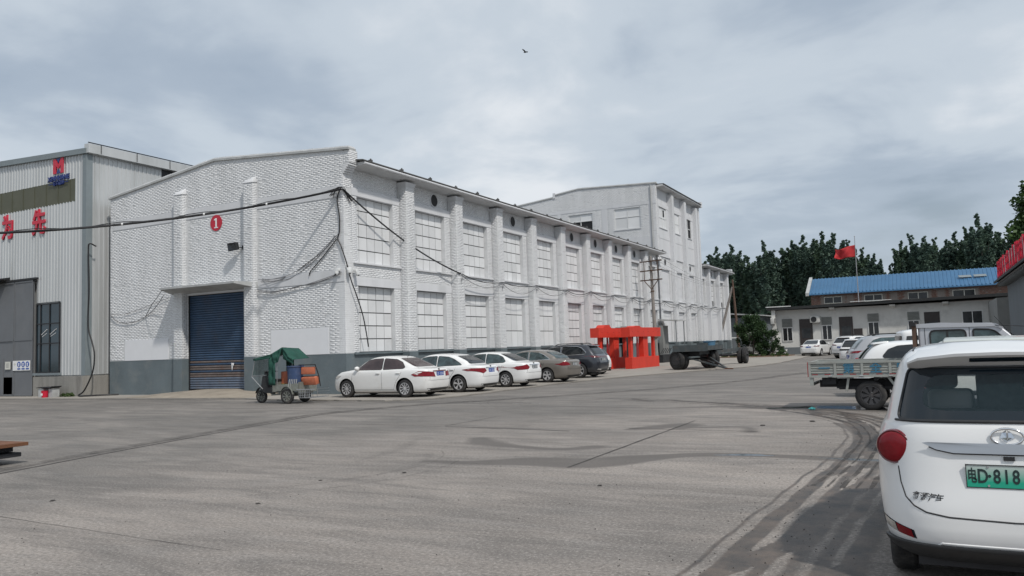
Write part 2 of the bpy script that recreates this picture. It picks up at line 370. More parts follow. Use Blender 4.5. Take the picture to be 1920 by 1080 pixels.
def build_yard():
    xs = np.concatenate([np.arange(-60, -30, 1.5), np.arange(-30, -16, .25), np.arange(-16, -2.6, .07), np.arange(-2.6, .2, .03), np.arange(.2, 3, .07), np.arange(3, 26, .8)])
    ys = np.concatenate([np.arange(-4, 2, .5), np.arange(2, 15, .06), np.arange(15, 26, .1), np.arange(26, 50, .25), np.arange(50, 112, 1.)])
    X, Y = np.meshgrid(xs, ys); nx, ny = len(xs), len(ys)
    d, sd, par = seg_dist(X, Y, MUD_EDGE); s = d*sd*-1   # positive on the east side
    s = -s if s[np.argmin(abs(ys-8)), np.argmin(abs(xs-0))] < 0 else s
    wob = .012*np.sin(par*2.1)+.010*np.sin(par*5.3+1)
    sw = s+wob
    prof_x = [-.4, -.04, -.01, .01, .04, .11, .14, .28, .31, .40, .43, .50, .53, .60, .63, .72, .75, .79, .82, .90, .93, .97, 1.0, 1.12, 1.2, 2.2, 3.5, 9]
    prof_v = [0,    .0,  .70, .70, .05, .05, .85, .90, .10, .10, .90, .95, .12, .12, .85, .70, .35, .35, .8, .95, .15, .15, .95, .80, .28, .26, .28, .25]
    mud = np.interp(sw, prof_x, prof_v, left=0)
    mud *= np.clip((par-1.5)/5., 0, 1)
    far = np.clip((Y-22.5)/2, 0, 1); mud *= 1-far
    # patchiness across the tracks
    patch = .5+.5*np.sin(par*2.3+2.5*np.sin(par*.9)+s*9); mud = np.where((sw > .3) & (sw < 1.0), np.where(mud < .4, mud+.75*(patch > .72), mud*(.75+.35*patch)), mud)
    R = np.zeros_like(X); Wt = np.zeros_like(X); Lt = np.zeros_like(X)
    def stroke(pts, w, v, arr, soft=1.0):
        dd, _, pp = seg_dist(X, Y, smooth2(pts, 4) if len(pts) > 2 else pts)
        ww = w if not isinstance(w, (list, tuple)) else np.interp(pp/pp.max(), np.linspace(0, 1, len(w)), w)
        np.maximum(arr, v*np.clip((ww-dd)/(ww*soft+1e-6), 0, 1), out=arr)
    # damp stain across the yard (two branches)
    stroke([(-6.9,10.1),(-6.1,10.16),(-5.28,10.5),(-4.42,10.55),(-3.9,11.15),(-3.24,11.7),(-2.49,11.88),(-1.74,11.84),(-1.0,11.76),(-.5,11.6)], [.10,.22,.50,.6,.52,.26,.24,.22,.28,.25], 1., R, .7)
    stroke([(-7.6,12.9),(-7.1,12.3),(-5.96,11.88),(-5.38,11.87),(-5.0,12.2)], [.3,.5,.24,.2,.35], .8, R)
    stroke([(-9.4,14.8),(-7.6,14.6),(-6.4,14.4)], [.05,.16,.03], .6, R)
    stroke([(-5.3,14.9),(-4.9,15.3),(-4.5,15.8),(-4.4,15.2)], [.25,.6,.55,.25], .85, R)
    stroke([(-4.3,15.3),(-3.3,15.6),(-3.0,14.8)], [.25,.2,.3], .55, R)
    stroke([(-6.5,19.6),(-4.8,20.3),(-3.4,20.4),(-2.2,20.2)], [.1,.3,.35,.2], .75, R)
    stroke([(-11.5,20.6),(-9,20.2),(-6.8,19.8)], [.1,.25,.2], .55, R)
    stroke([(-4.4,24.5),(-2.9,24.2),(-1.8,24.4)], [.1,.3,.2], .6, R)
    stroke([(-3.5,19.9),(-2.4,20.35),(-1.3,20.1),(-.2,19.5),(.8,19.2)], [.2,.55,.6,.6,.5], 1., Wt, .5)
    stroke([(-4.6,19.9),(-3.2,20.0),(-1.5,20.0),(.5,19.3)], [.1,.6,.9,.8], 1., R, .4)
    stroke([(-1.75,16.6),(-1.2,15.2),(-1.02,13.6),(-1.05,12.6)], [.06,.2,.22,.1], 1., R, .4)
    stroke([(-2.9,11.78),(-2.45,11.9),(-2.1,11.88)], [.02,.15,.03], 1., Wt, .4)
    stroke([(-1.5,11.85),(-1.1,11.8),(-.6,11.75)], [.03,.12,.12], .8, Wt, .4)
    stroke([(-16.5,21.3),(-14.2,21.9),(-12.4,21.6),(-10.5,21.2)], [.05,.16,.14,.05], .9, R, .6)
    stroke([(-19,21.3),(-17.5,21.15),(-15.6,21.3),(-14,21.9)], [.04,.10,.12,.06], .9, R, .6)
    stroke([(-7.2,26),(-5.8,25.5),(-4.6,25.6)], [.05,.2,.1], .5, R)
    stroke([(-8.8,12.6),(-8.2,11.2),(-8.0,9.8)], [.1,.5,.1], .28, R)
    stroke([(-13.2,21.55),(-12.5,21.6)], .06, 1., Wt, .4); stroke([(-11.2,21.1),(-10.3,21.2)], .05, 1., Wt, .4)
    TONE = np.clip((-7.2-X+.25*(Y-12)+1.2*np.sin(Y*.4))/4, 0, 1); TONE = np.maximum(TONE, np.clip((Y-17.5-.35*(X+8))/5, 0, 1)*.75)
    # rut band
    dr, sr, pr = seg_dist(X, Y, RUT); q = dr*sr
    rut = np.zeros_like(X)
    for c, w, v in ((.22, .26, .32),(.0, .09, .3)):
        rut = np.maximum(rut, v*np.clip(1-abs(q+ (c if True else 0))/w, 0, 1))
    rut *= np.clip((30-Y)/10, 0, 1)
    R = np.maximum(R, rut)
    # turning arcs of tyres
    for cx, cy, r, a0, a1, v in ((-9.2, 9.3, 2.4, -.8, .7, .28), (-9.2, 9.3, 2.9, -.9, .3, .2), (-16, 8.5, 5.5, -.2, 1.2, .2), (-4, 25, 8, 3.4, 4.6, .3), (-3.5, 25, 9.2, 3.3, 4.5, .25), (-7, 30, 10, 3.0, 4.3, .3)):
        a = np.arctan2(Y-cy, X-cx) % (2*math.pi); dd = abs(np.hypot(X-cx, Y-cy)-r)
        am = ((a-a0) % (2*math.pi)) < (a1-a0)
        R = np.maximum(R, np.where(am, v*np.clip(1-dd/.16, 0, 1), 0))
    verts = np.stack([X.ravel(), Y.ravel(), np.zeros(X.size)], -1)
    i = np.arange((ny-1)*(nx-1)); r_, c_ = i//(nx-1), i % (nx-1); a = r_*nx+c_
    loops = np.stack([a, a+1, a+nx+1, a+nx], -1).ravel()
    me = bpy.data.meshes.new('concrete_yard'); me.vertices.add(len(verts)); me.vertices.foreach_set('co', verts.ravel())
    me.loops.add(len(loops)); me.loops.foreach_set('vertex_index', loops); me.polygons.add(len(i)); me.polygons.foreach_set('loop_start', np.arange(len(i))*4)
    me.update(); me.validate()
    at = me.attributes.new('stains', 'FLOAT_COLOR', 'POINT')
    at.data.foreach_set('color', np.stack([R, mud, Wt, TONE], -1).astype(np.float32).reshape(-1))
    m, N, L, P = new_mat('yard_concrete')
    def noise(scale, det=6, rough=.6, sc=(1,1,1), dist=0, rot=0):
        g = N.new('ShaderNodeNewGeometry'); mp = N.new('ShaderNodeMapping'); mp.vector_type = 'TEXTURE' if False else 'POINT'; mp.inputs['Rotation'].default_value = (0, 0, math.radians(-rot)); mp.inputs['Scale'].default_value = sc; L.new(g.outputs['Position'], mp.inputs[0])
        n = N.new('ShaderNodeTexNoise'); n.inputs['Scale'].default_value = scale; n.inputs['Detail'].default_value = det; n.inputs['Roughness'].default_value = rough; n.inputs['Distortion'].default_value = dist
        L.new(mp.outputs[0], n.inputs['Vector']); return n.outputs['Fac']
    def rng(x, a, b, c, d_, clamp=True):
        n = N.new('ShaderNodeMapRange'); n.clamp = clamp
        for k, v in enumerate((a, b, c, d_)): n.inputs[k+1].default_value = v
        L.new(x, n.inputs[0]); return n.outputs[0]
    def mixc(f, a, b):
        n = N.new('ShaderNodeMixRGB')
        for k, v in enumerate((f, a, b)):
            if isinstance(v, tuple): n.inputs[k].default_value = (*v, 1)
            elif isinstance(v, float): n.inputs[k].default_value = v
            else: L.new(v, n.inputs[k])
        return n.outputs[0]
    def math_(op, a, b):
        n = N.new('ShaderNodeMath'); n.operation = op
        for k, v in enumerate((a, b)):
            if isinstance(v, (int, float)): n.inputs[k].default_value = v
            else: L.new(v, n.inputs[k])
        return n.outputs[0]
    base = mixc(rng(noise(.22, 6, .6, (.7, 1.5, 1), .8, 28), .40, .60, 0, 1), (.232, .209, .190), (.350, .312, .281))
    base = mixc(rng(noise(.6, 8, .66, (.5, 1.4, 1), 1.0), .46, .64, 0, .65), base, (.150, .141, .133))
    base = mixc(rng(noise(2.2, 6, .65, (.5, 1.2, 1), .5), .50, .75, 0, .35), base, (.335, .32, .305))
    base = mixc(rng(noise(1.1, 7, .65, (.35, 1.6, 1), .9, 32), .46, .64, 0, .60), base, (.128, .118, .110))
    base = mixc(rng(noise(1.9, 7, .65, (.3, 1.8, 1), .7, 25), .54, .68, 0, .55), base, (.36, .33, .305))
    base = mixc(rng(noise(26, 5, .8), .42, .60, 0, .62), base, (.105, .096, .090))
    base = mixc(rng(noise(34, 4, .8), .53, .64, 0, .62), base, (.46, .43, .40))
    at_ = N.new('ShaderNodeAttribute'); at_.attribute_name = 'stains'
    tone = rng(math_('ADD', at_.outputs['Alpha'], math_('MULTIPLY', math_('SUBTRACT', noise(.35, 6, .6), .5), .9)), .15, .85, 0, 1)
    dk = N.new('ShaderNodeMixRGB'); dk.blend_type = 'MULTIPLY'; L.new(math_('MULTIPLY', tone, .85), dk.inputs[0]); L.new(base, dk.inputs[1]); dk.inputs[2].default_value = (.74, .76, .77, 1); base = dk.outputs[0]
    ac = N.new('ShaderNodeAttribute'); ac.attribute_name = 'stains'; sp = N.new('ShaderNodeSeparateColor'); L.new(ac.outputs['Color'], sp.inputs[0])
    edge = noise(9, 9, .78); fine = noise(30, 6, .78)
    def mask(ch, k=.35, lo=.18, hi=.5):
        x = math_('ADD', ch, math_('MULTIPLY', math_('SUBTRACT', edge, .5), k)); x = math_('ADD', x, math_('MULTIPLY', math_('SUBTRACT', fine, .5), k*.7)); return rng(x, lo, hi, 0, 1)
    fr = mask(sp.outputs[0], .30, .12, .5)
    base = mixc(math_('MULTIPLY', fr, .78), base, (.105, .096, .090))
    fm = mask(sp.outputs[1], .62, .26, .66)
    base = mixc(math_('MULTIPLY', fm, .88), base, mixc(rng(noise(3, 6, .7), .35, .65, 0, 1), (.036, .036, .036), (.125, .098, .080)))
    fw_ = mask(sp.outputs[2], .3, .35, .6)
    base = mixc(math_('MULTIPLY', fw_, .9), base, (.035, .038, .04))
    L.new(base, P.inputs['Base Color'])
    rg = rng(noise(1.3, 5), .3, .7, .78, .95)
    mr = N.new('ShaderNodeMix'); mr.data_type = 'FLOAT'; L.new(fm, mr.inputs[0]); L.new(rg, mr.inputs[2]); mr.inputs[3].default_value = .55
    mr2 = N.new('ShaderNodeMix'); mr2.data_type = 'FLOAT'; L.new(fw_, mr2.inputs[0]); L.new(mr.outputs[0], mr2.inputs[2]); mr2.inputs[3].default_value = .08
    L.new(mr2.outputs[0], P.inputs['Roughness']); P.inputs['Specular IOR Level'].default_value = .35
    h = math_('ADD', math_('MULTIPLY', noise(70, 4, .7), .5), math_('MULTIPLY', noise(9, 5, .6), .5))
    inv = math_('SUBTRACT', 1., fw_)
    bp = N.new('ShaderNodeBump'); bp.inputs['Distance'].default_value = .018; L.new(math_('MULTIPLY', inv, .75), bp.inputs['Strength']); L.new(h, bp.inputs['Height']); L.new(bp.outputs[0], P.inputs['Normal'])
    me.materials.append(m)
    o = bpy.data.objects.new('concrete_yard', me); C.objects.link(o); struct(o)
build_yard()
gm = mat('far_ground_earth', (.16, .15, .12), .95, var=.25, vscale=.05, coords='World')
g = MB(); g.add([(-2500, -2500, -.03), (2500, -2500, -.03), (2500, 2500, -.03), (-2500, 2500, -.03)], [(0, 1, 2, 3)])
struct(g.build('ground', gm))

def strip(pts, w, z, name, m, jitter=.0, seed=1):
    r = random.Random(seed); P = [Vector((x, y, 0)) for x, y in pts]; L_, R_ = [], []
    for i, p in enumerate(P):
        d = (P[min(i+1, len(P)-1)]-P[max(i-1, 0)]).normalized(); n = Vector((-d.y, d.x, 0)); off = r.uniform(-jitter, jitter); ww = w*(1+r.uniform(-.4, .4))
        L_.append(p+n*(ww/2+off)+Vector((0, 0, z))); R_.append(p-n*(ww/2-off)+Vector((0, 0, z)))
    k = len(P); return mesh_obj(name, L_+R_, [(i, i+1, k+i+1, k+i) for i in range(k-1)], m)
M['crack'] = mat('dark_concrete_joint', (.055, .05, .047), .9, var=.4, vscale=4, coords='World')
def dense(pts, st=.35):
    out = []
    for a, b in zip(pts[:-1], pts[1:]):
        n = max(1, int(math.dist(a, b)/st)); out += [(a[0]+(b[0]-a[0])*i/n, a[1]+(b[1]-a[1])*i/n) for i in range(n)]
    return out+[pts[-1]]
for k, (pts, w) in enumerate((([(-4.54, 10.1), (-4.53, 16.7)], .035), ([(-9.5, 14.7), (-6.4, 14.35)], .03), ([(-5.4, 15.0), (-2.9, 14.9)], .03), ([(-9.6, 14.8), (-9.5, 17.0)], .025),
                               ([(-14.4, 15.0), (-9.6, 14.7)], .02), ([(-9.5, 5.2), (-5.6, 5.0)], .006))):
    struct(strip(dense(pts), w, .004, 'slab_joint', M['crack'], .006, k))
def mark_mat(amx=.75):
    m, N, L, P = new_mat('tyre_mark_grime'); g = N.new('ShaderNodeNewGeometry'); n = N.new('ShaderNodeTexNoise'); n.inputs['Scale'].default_value = 2.5; n.inputs['Detail'].default_value = 8; n.inputs['Roughness'].default_value = .7
    L.new(g.outputs['Position'], n.inputs['Vector']); r = N.new('ShaderNodeMapRange'); r.inputs[1].default_value = .36; r.inputs[2].default_value = .6; r.inputs[3].default_value = .0; r.inputs[4].default_value = amx; L.new(n.outputs['Fac'], r.inputs[0]); L.new(r.outputs[0], P.inputs['Alpha'])
    P.inputs['Base Color'].default_value = (.06, .055, .052, 1); P.inputs['Roughness'].default_value = .9; return m
M['mark'] = mark_mat(); M['faint_mark'] = mark_mat(.3)
RD = dense(RUT, .3)
def offs(pts, o):
    out = []
    for i, p in enumerate(pts):
        a, b = pts[max(i-1, 0)], pts[min(i+1, len(pts)-1)]; dx, dy = b[0]-a[0], b[1]-a[1]; l = math.hypot(dx, dy); out.append((p[0]-dy/l*o, p[1]+dx/l*o))
    return out
for k, (o_, w_) in enumerate(((0, .055), (.16, .03), (.23, .025), (.30, .045), (.38, .025), (.46, .035), (-.05, .02))):
    struct(strip(offs(RD, o_), w_, .004, 'tyre_mark', M['crack'] if k in (0,) else M['mark'], .008, 30+k))
for k, (cx, cy, r_, a0, a1) in enumerate(((-9.0, 9.6, 2.3, -.9, .75), (-9.3, 9.4, 3.0, -.9, .3), (-4.3, 26, 9.2, 3.2, 4.5), (-4.3, 26, 9.45, 3.25, 4.4))):
    struct(strip([(cx+r_*math.cos(a), cy+r_*math.sin(a)) for a in np.linspace(a0, a1, 40)], .022, .004+.0007*(k % 3), 'tyre_mark', M['faint_mark'], .01, 50+k))
ME = [q for q in dense(MUD_EDGE, .25) if q[1] > 9.5]
for k, (o_, w_) in enumerate(((.22, .05), (.36, .03), (.52, .05), (.66, .03), (.80, .05), (.98, .04))):
    struct(strip(offs(ME, o_), w_, .004+.0008*(k % 2), 'tyre_mark', M['mark'], .014, 70+k))
# sandy apron along the buildings with its low edge
APRON = [(-70, 22.35), (-45, 22.45), (-30, 22.6), (-24.5, 22.7), (-21.5, 22.1), (-18.5, 21.9), (-16, 22.0), (-14.9, 24), (-14.7, 28), (-14.5, 33), (-13.4, 38.5), (-11.6, 44), (-9.9, 49), (-9.3, 54), (-9.2, 60), (-9.6, 78)]
ap = smooth2(APRON, 8)
ap = [(x+.05*math.sin(i*1.7), y+.05*math.sin(i*2.3)) for i, (x, y) in enumerate(ap)]
am = mat('sandy_apron_concrete', (.30, .278, .25), .92, var=.16, vscale=.5, bump=.5, bscale=30, dirt=(.16, .145, .13), dirt_amt=.6, dscale=.45, coords='World')
k = len(ap); vs_ = [(x, y, .045) for x, y in ap] + [(x, y, -.02) for x, y in ap] + [(-70, 110, .045), (-9.6, 110, .045)]
o = mesh_obj('apron_pavement', vs_, [(i, i+1, k+i+1, k+i) for i in range(k-1)] + [tuple(range(k)) + (2*k+1, 2*k)], am); struct(o)
bm = bmesh.new(); bm.from_mesh(o.data); bmesh.ops.triangulate(bm, faces=[f for f in bm.faces if len(f.verts) > 4]); bmesh.ops.recalc_face_normals(bm, faces=bm.faces); bm.to_mesh(o.data); bm.free()
struct(strip([(x, y-.05) for x, y in ap], .07, .004, 'apron_gutter', M['crack'], .02, 5))
# sandy ramp up to the roller door
rm = mat('sandy_ramp_concrete', (.30, .262, .215), .95, var=.2, vscale=1.5, bump=.6, bscale=18, dirt=(.19, .155, .12), dirt_amt=.5, dscale=1., coords='World')
rv = []; nx, ny = 24, 8
for j in range(ny+1):
    for i in range(nx+1):
        u, v = i/nx, j/ny; x = -31.6+7.6*u; y = 22.75+2.2*v
        hgt = .24*min(1, v*1.25)**.8*max(0, min(1, 2.6*min(u, 1-u)+.0))**.6
        rv.append((x, y, .047+hgt+.006*math.sin(9*u+3*v)))
struct(mesh_obj('door_ramp', rv, [(j*(nx+1)+i, j*(nx+1)+i+1, (j+1)*(nx+1)+i+1, (j+1)*(nx+1)+i) for j in range(ny) for i in range(nx)], rm, smooth=True))

# loose grit and small litter lying on the yard: thousands of tiny stones
def pebbles():
    r = random.Random(3); mb = MB()
    for _ in range(900):
        if r.random() < .6:
            i = r.randrange(len(MUD_EDGE)-1); p = MUD_EDGE[i]; x, y = p[0]+r.gauss(.3, .5), p[1]+r.uniform(-.6, .6)
        else: x, y = r.uniform(-13, -1), r.uniform(3.5, 22)
        s = r.uniform(.003, .010)
        mb.add([(x-s, y, 0), (x, y-s, 0), (x+s, y, 0), (x, y+s, 0), (x, y, s*1.1)], [(0, 1, 4), (1, 2, 4), (2, 3, 4), (3, 0, 4)])
    o = mb.build('gravel', M['crack'], kind='stuff'); tag(o, 'scattered tiny grit on the concrete yard', 'gravel')
pebbles()

# ------------------------------------------------------------------ bricks
def brick_field(origin, ud, vd, nd, regions, clip=None, bw=.25, bh=.0765, depth=.0022, seed=0, u0=0., v0=0.):
    """regions: (ua, ub, va, vb) rectangles in wall coordinates. Returns arrays of brick boxes (N,8,3)."""
    r = np.random.default_rng(seed); out = []
    for ua, ub, va, vb in regions:
        n0, n1 = int(math.ceil((va-v0)/bh-1e-6)), int(math.floor((vb-v0)/bh+1e-6))
        for n in range(n0, n1):
            z0 = v0+n*bh+.006; z1 = z0+bh-.012; off = (n % 2)*bw/2
            m0 = int(math.floor((ua-u0-off)/bw)); m1 = int(math.ceil((ub-u0-off)/bw))
            a = u0+off+np.arange(m0, m1)*bw+.003; b = a+bw-.003
            a = np.maximum(a, ua+.004); b = np.minimum(b, ub-.004); k = (b-a) > .03
            a, b = a[k], b[k]
            if clip is not None:
                k = np.array([clip(x, z1) and clip(y, z1) for x, y in zip(a, b)], bool) if len(a) else k[:0]
                a, b = a[k], b[k]
            if len(a) == 0: continue
            j = r.normal(0, .0022, (len(a), 4)); dd = depth+r.normal(0, .0014, len(a))
            tl = r.normal(0, .0008, (len(a), 2))
            q = np.zeros((len(a), 8, 3))
            zz0 = z0+j[:, 0]; zz1 = z1+j[:, 1]; a = a+j[:, 2]; b = b+j[:, 3]
            for c, (uu, vv, w) in enumerate(((a, zz0, -.012), (b, zz0, -.012), (b, zz1, -.012), (a, zz1, -.012), (a+.003, zz0+.003, dd), (b-.003, zz0+.003, dd+tl[:, 0]), (b-.003, zz1-.003, dd+tl[:, 1]), (a+.003, zz1-.003, dd))):
                q[:, c, 0] = uu; q[:, c, 1] = vv; q[:, c, 2] = w
            out.append(q)
    if not out: return np.zeros((0, 8, 3))
    q = np.concatenate(out); o = np.array(origin, float); B = np.stack([np.array(ud, float), np.array(vd, float), np.array(nd, float)])
    return o+q@B
def bricks_obj(name, arr, m, parent):
    n = len(arr); me = bpy.data.meshes.new(name); v = arr.reshape(-1, 3)-np.array(parent.location)
    F = np.array([[4,5,6,7],[0,1,5,4],[1,2,6,5],[2,3,7,6],[3,0,4,7]])
    fl = (F[None]+np.arange(n)[:, None, None]*8).reshape(-1, 4)
    me.vertices.add(len(v)); me.vertices.foreach_set('co', v.ravel()); me.loops.add(fl.size); me.loops.foreach_set('vertex_index', fl.ravel())
    me.polygons.add(len(fl)); me.polygons.foreach_set('loop_start', np.arange(len(fl))*4); me.update(); me.validate(); me.materials.append(m)
    bm = bmesh.new(); bm.from_mesh(me); 
    bm.to_mesh(me); bm.free()
    o = bpy.data.objects.new(name, me); link(o, parent); o['kind'] = 'stuff'; return o

# ------------------------------------------------------------------ main brick hall
XF = -20.68; YG = 24.84; XL = -35.28; BAY = 4.2; Y0 = 25.684; WW = 2.48; PP = .36
ZB, ZBT = 8.16, 8.48; ZLB, ZLBT = 4.43, 4.76; ZS = 5.38; ZD = 1.66; ZE = 9.32
HALL = thing('brick_factory_hall', 'long white painted brick hall with grey dado, numbered gable and blue roller door', 'factory building', (-28, 45, 0), world_coords=True)
def gable_top(x):  # parapet underside of coping
    if x > -28.0: return 10.50+(x+28.0)*(9.90-10.50)/(7.7)
    return 10.50+(x+28.0)*(10.50-9.60)/(7.3)
YH = Y0+BAY*10-.55   # end of the low hall = tower wall  (67.13)
YT = 67.0
def pil_y(i): return 29.0+BAY*(i-0)   # pilaster after bay i, centre
# core body (mortar plane = back of bricks)
w = MB()
prof = [(XL, 0), (XF-.25, 0), (XF-.25, 9.3), (-28, 10.35), (XL, 9.45)]
w.prism(prof, 'y', YG+.30, YT)
w.build('wall', M['plaster'], HALL)
# gable skin with door opening (X -29.8..-26.0, z<4.5)
g = MB(); DX0, DX1, DZ = -29.86, -26.0, 4.52
def gpoly(xa, xb, z0):
    xs = [xa]+[x for x in (-28.0,) if xa < x < xb]+[xb]
    return [(xa, z0), (xb, z0)]+[(x, gable_top(x)) for x in reversed(xs)]
g.prism(gpoly(XL, DX0, ZD), 'y', YG, YG+.3); g.prism(gpoly(DX1, XF-.006, ZD), 'y', YG, YG+.3); g.prism(gpoly(DX0, DX1, DZ), 'y', YG, YG+.3)
g.build('gable_wall', M['mortar'], HALL)
for bx in ((XL, DX0, YG-.006, YG+.3, 0, ZD), (DX1, XF+.006, YG-.006, YG+.3, 0, ZD), (-30.42, DX0, YG-.29, YG-.007, 0, ZD), (DX1, -25.45, YG-.29, YG-.007, 0, ZD)): MB().box(*bx).build('dado', M['dado'], HALL)
# gable pilasters
for a, b in ((-30.42, DX0), (DX1, -25.45)):
    g = MB(); g.box(a, b, YG-.27, YG+.0, ZD, 9.18); g.build('pilaster', M['mortar'], HALL)
    g = MB(); c = (a+b)/2
    g.add([(a-.06, YG-.30, 9.18), (b+.05, YG-.32, 9.16), (b+.04, YG+.0, 9.2), (a-.03, YG+.0, 9.2), (a+.02, YG-.16, 9.33), (b-.02, YG-.2, 9.38), (b-.04, YG+.0, 9.48), (a+.05, YG+.0, 9.40)],
          [(3,2,1,0),(4,5,6,7),(0,1,5,4),(1,2,6,5),(2,3,7,6),(3,0,4,7)])
    o = g.build('pilaster_cap', M['plaster'], HALL); bevel(o, .03, 2)
# plaster bands on the gable
for xa, xb in ((XL+.2, -30.42), (DX0, DX1), (-25.45, XF)): MB().box(xa, xb, YG-.022, YG+.0, 8.02, 8.48).build('plaster_band', M['plaster'], HALL)
MB().box(-25.45, XF, YG-.022, YG, 4.56, 5.04).build('plaster_band', M['plaster'], HALL); MB().box(DX0, DX1, YG-.022, YG, 4.52, 5.0).build('plaster_band', M['plaster'], HALL)
for a, b, z0, z1 in ((-34.15, -31.1, ZD, 2.62), (-24.7, -21.55, ZD, 2.72)):
    g = MB(); g.box(a, b, YG-.019, YG, z0, z1); o = g.build('white_patch', M['patch'], HALL)
# bricks on the gable
def inrect(x, z, rs): return any(a < x < b and c < z < d for a, b, c, d in rs)
holes = [(DX0, DX1, 0, 5.0), (XL+.2, XF, 8.0, 8.5), (-25.45, XF, 4.55, 5.05), (-34.15, -31.1, 0, 2.62), (-24.7, -21.55, 0, 2.72), (-30.42, DX0, 0, 9.2), (DX1, -25.45, 0, 9.2)]
def gclip(x, z): return z < gable_top(x)-.03 and not inrect(x, z-.03, holes)
XR0 = XF+.0
nearb = []
A = brick_field((0, YG, 0), (1, 0, 0), (0, 0, 1), (0, -1, 0), [(XL, XF, ZD, 10.6)], gclip, seed=1)
cen = A.mean(1); near = cen[:, 0] > -21.05
nearb.append((A[near], 'y')); A = A[~near]
parts = [A]
for a, b in ((-30.42, DX0), (DX1, -25.45)):
    parts.append(brick_field((0, YG-.27, 0), (1, 0, 0), (0, 0, 1), (0, -1, 0), [(a, b, ZD, 9.16)], seed=2, u0=a))
    parts.append(brick_field((b, 0, 0), (0, -1, 0), (0, 0, 1), (1, 0, 0), [(-YG-.0, -YG+.27, ZD, 9.16)], seed=3))
parts.append(brick_field((DX0, 0, 0), (0, -1, 0), (0, 0, 1), (1, 0, 0), [(-YG-.14, -YG, ZD, 4.5)], seed=4))
bricks_obj('gable_bricks', np.concatenate(parts), M['brick'], HALL)
# coping of the gable
def coping(pts, y0, y1, name='coping', parent=HALL, m='slab', t=.09, lip=.07):
    g = MB()
    for (xa, za), (xb, zb) in zip(pts[:-1], pts[1:]):
        g.prism([(xa, za), (xb, zb), (xb, zb+t), (xa, za+t)], 'y', y0-lip, y1+lip)
    g.build(name, M[m], parent)
    g = MB(); n = 0
    for (xa, za), (xb, zb) in zip(pts[:-1], pts[1:]):
        L_ = abs(xb-xa); k = int(L_/.26)
        for i in range(k):
            xx = xa+(xb-xa)*(i+.03)/k; xe = xa+(xb-xa)*(i+.94)/k; z0 = za+(zb-za)*(i)/k+t+.002; z1 = za+(zb-za)*(i+1)/k+t+.002; h = .062+random.uniform(-.006, .006)
            g.prism([(xx, z0), (xe, z1), (xe, z1+h), (xx, z0+h)], 'y', y0-.03+random.uniform(-.012, .012), y1+.02)
    o = g.build(name+'_bricks', M['brick'], parent); o['kind'] = 'stuff'
CP = [(-35.36, gable_top(-35.36)), (-28.0, 10.50), (-20.33, gable_top(-20.33))]
coping(CP, YG, YG+.36)
# corner pier on the long side, corbelled at the top
w = MB(); w.box(XF-.3, XF-.004, YG+.003, YG+.52, ZD, 9.95); w.build('corner_pier', M['mortar'], HALL)
A = brick_field((XF-.004, 0, 0), (0, 1, 0), (0, 0, 1), (1, 0, 0), [(YG, YG+.52, ZD, 9.9)], lambda y, z: not (8.46 > z > 8.2), seed=6, u0=YG)
nearb.append((A, 'x'))
for k in range(5):
    for j in range(2):
        g = MB(); g.box(XF-.02, XF+.05+.07*k, YG-.012+.26*j, YG+.24+.26*j, 8.98+.0765*k, 8.98+.0765*k+.066); g.build('corbel_brick', M['brick'], HALL)
g = MB(); g.box(XF-.02, XF+.36, YG+.004, YG+.5, 9.372, 9.90); g.build('corner_block', M['mortar'], HALL)
A = brick_field((XF+.36, 0, 0), (0, 1, 0), (0, 0, 1), (1, 0, 0), [(YG, YG+.5, 9.372, 9.88)], seed=8, u0=YG)
B = brick_field((0, YG+.004, 0), (1, 0, 0), (0, 0, 1), (0, -1, 0), [(XF, XF+.36, 9.372, 9.86)], seed=9, u0=XF)
bricks_obj('corner_block_bricks', np.concatenate([A, B]), M['brick'], HALL)
# nearest bricks, one by one
def single_bricks(lst, parent, limit=300):
    allb = np.concatenate([a for a, _ in lst]); 
    d = np.linalg.norm(allb.mean(1)-np.array([0, 0, EYE]), axis=1); idx = np.argsort(d)
    F = [(4,5,6,7),(0,1,5,4),(1,2,6,5),(2,3,7,6),(3,0,4,7),(3,2,1,0)]
    pl = np.array(parent.location)
    for i in idx[:limit]:
        c = allb[i].mean(0); me = bpy.data.meshes.new('brick'); me.from_pydata([tuple(p) for p in allb[i]-c], [], F); me.materials.append(M['brick'])
        o = bpy.data.objects.new('brick', me); link(o, parent); o.location = Vector(c-pl)
    bricks_obj('pier_bricks', allb[idx[limit:]], M['brick'], parent)
single_bricks(nearb, HALL)

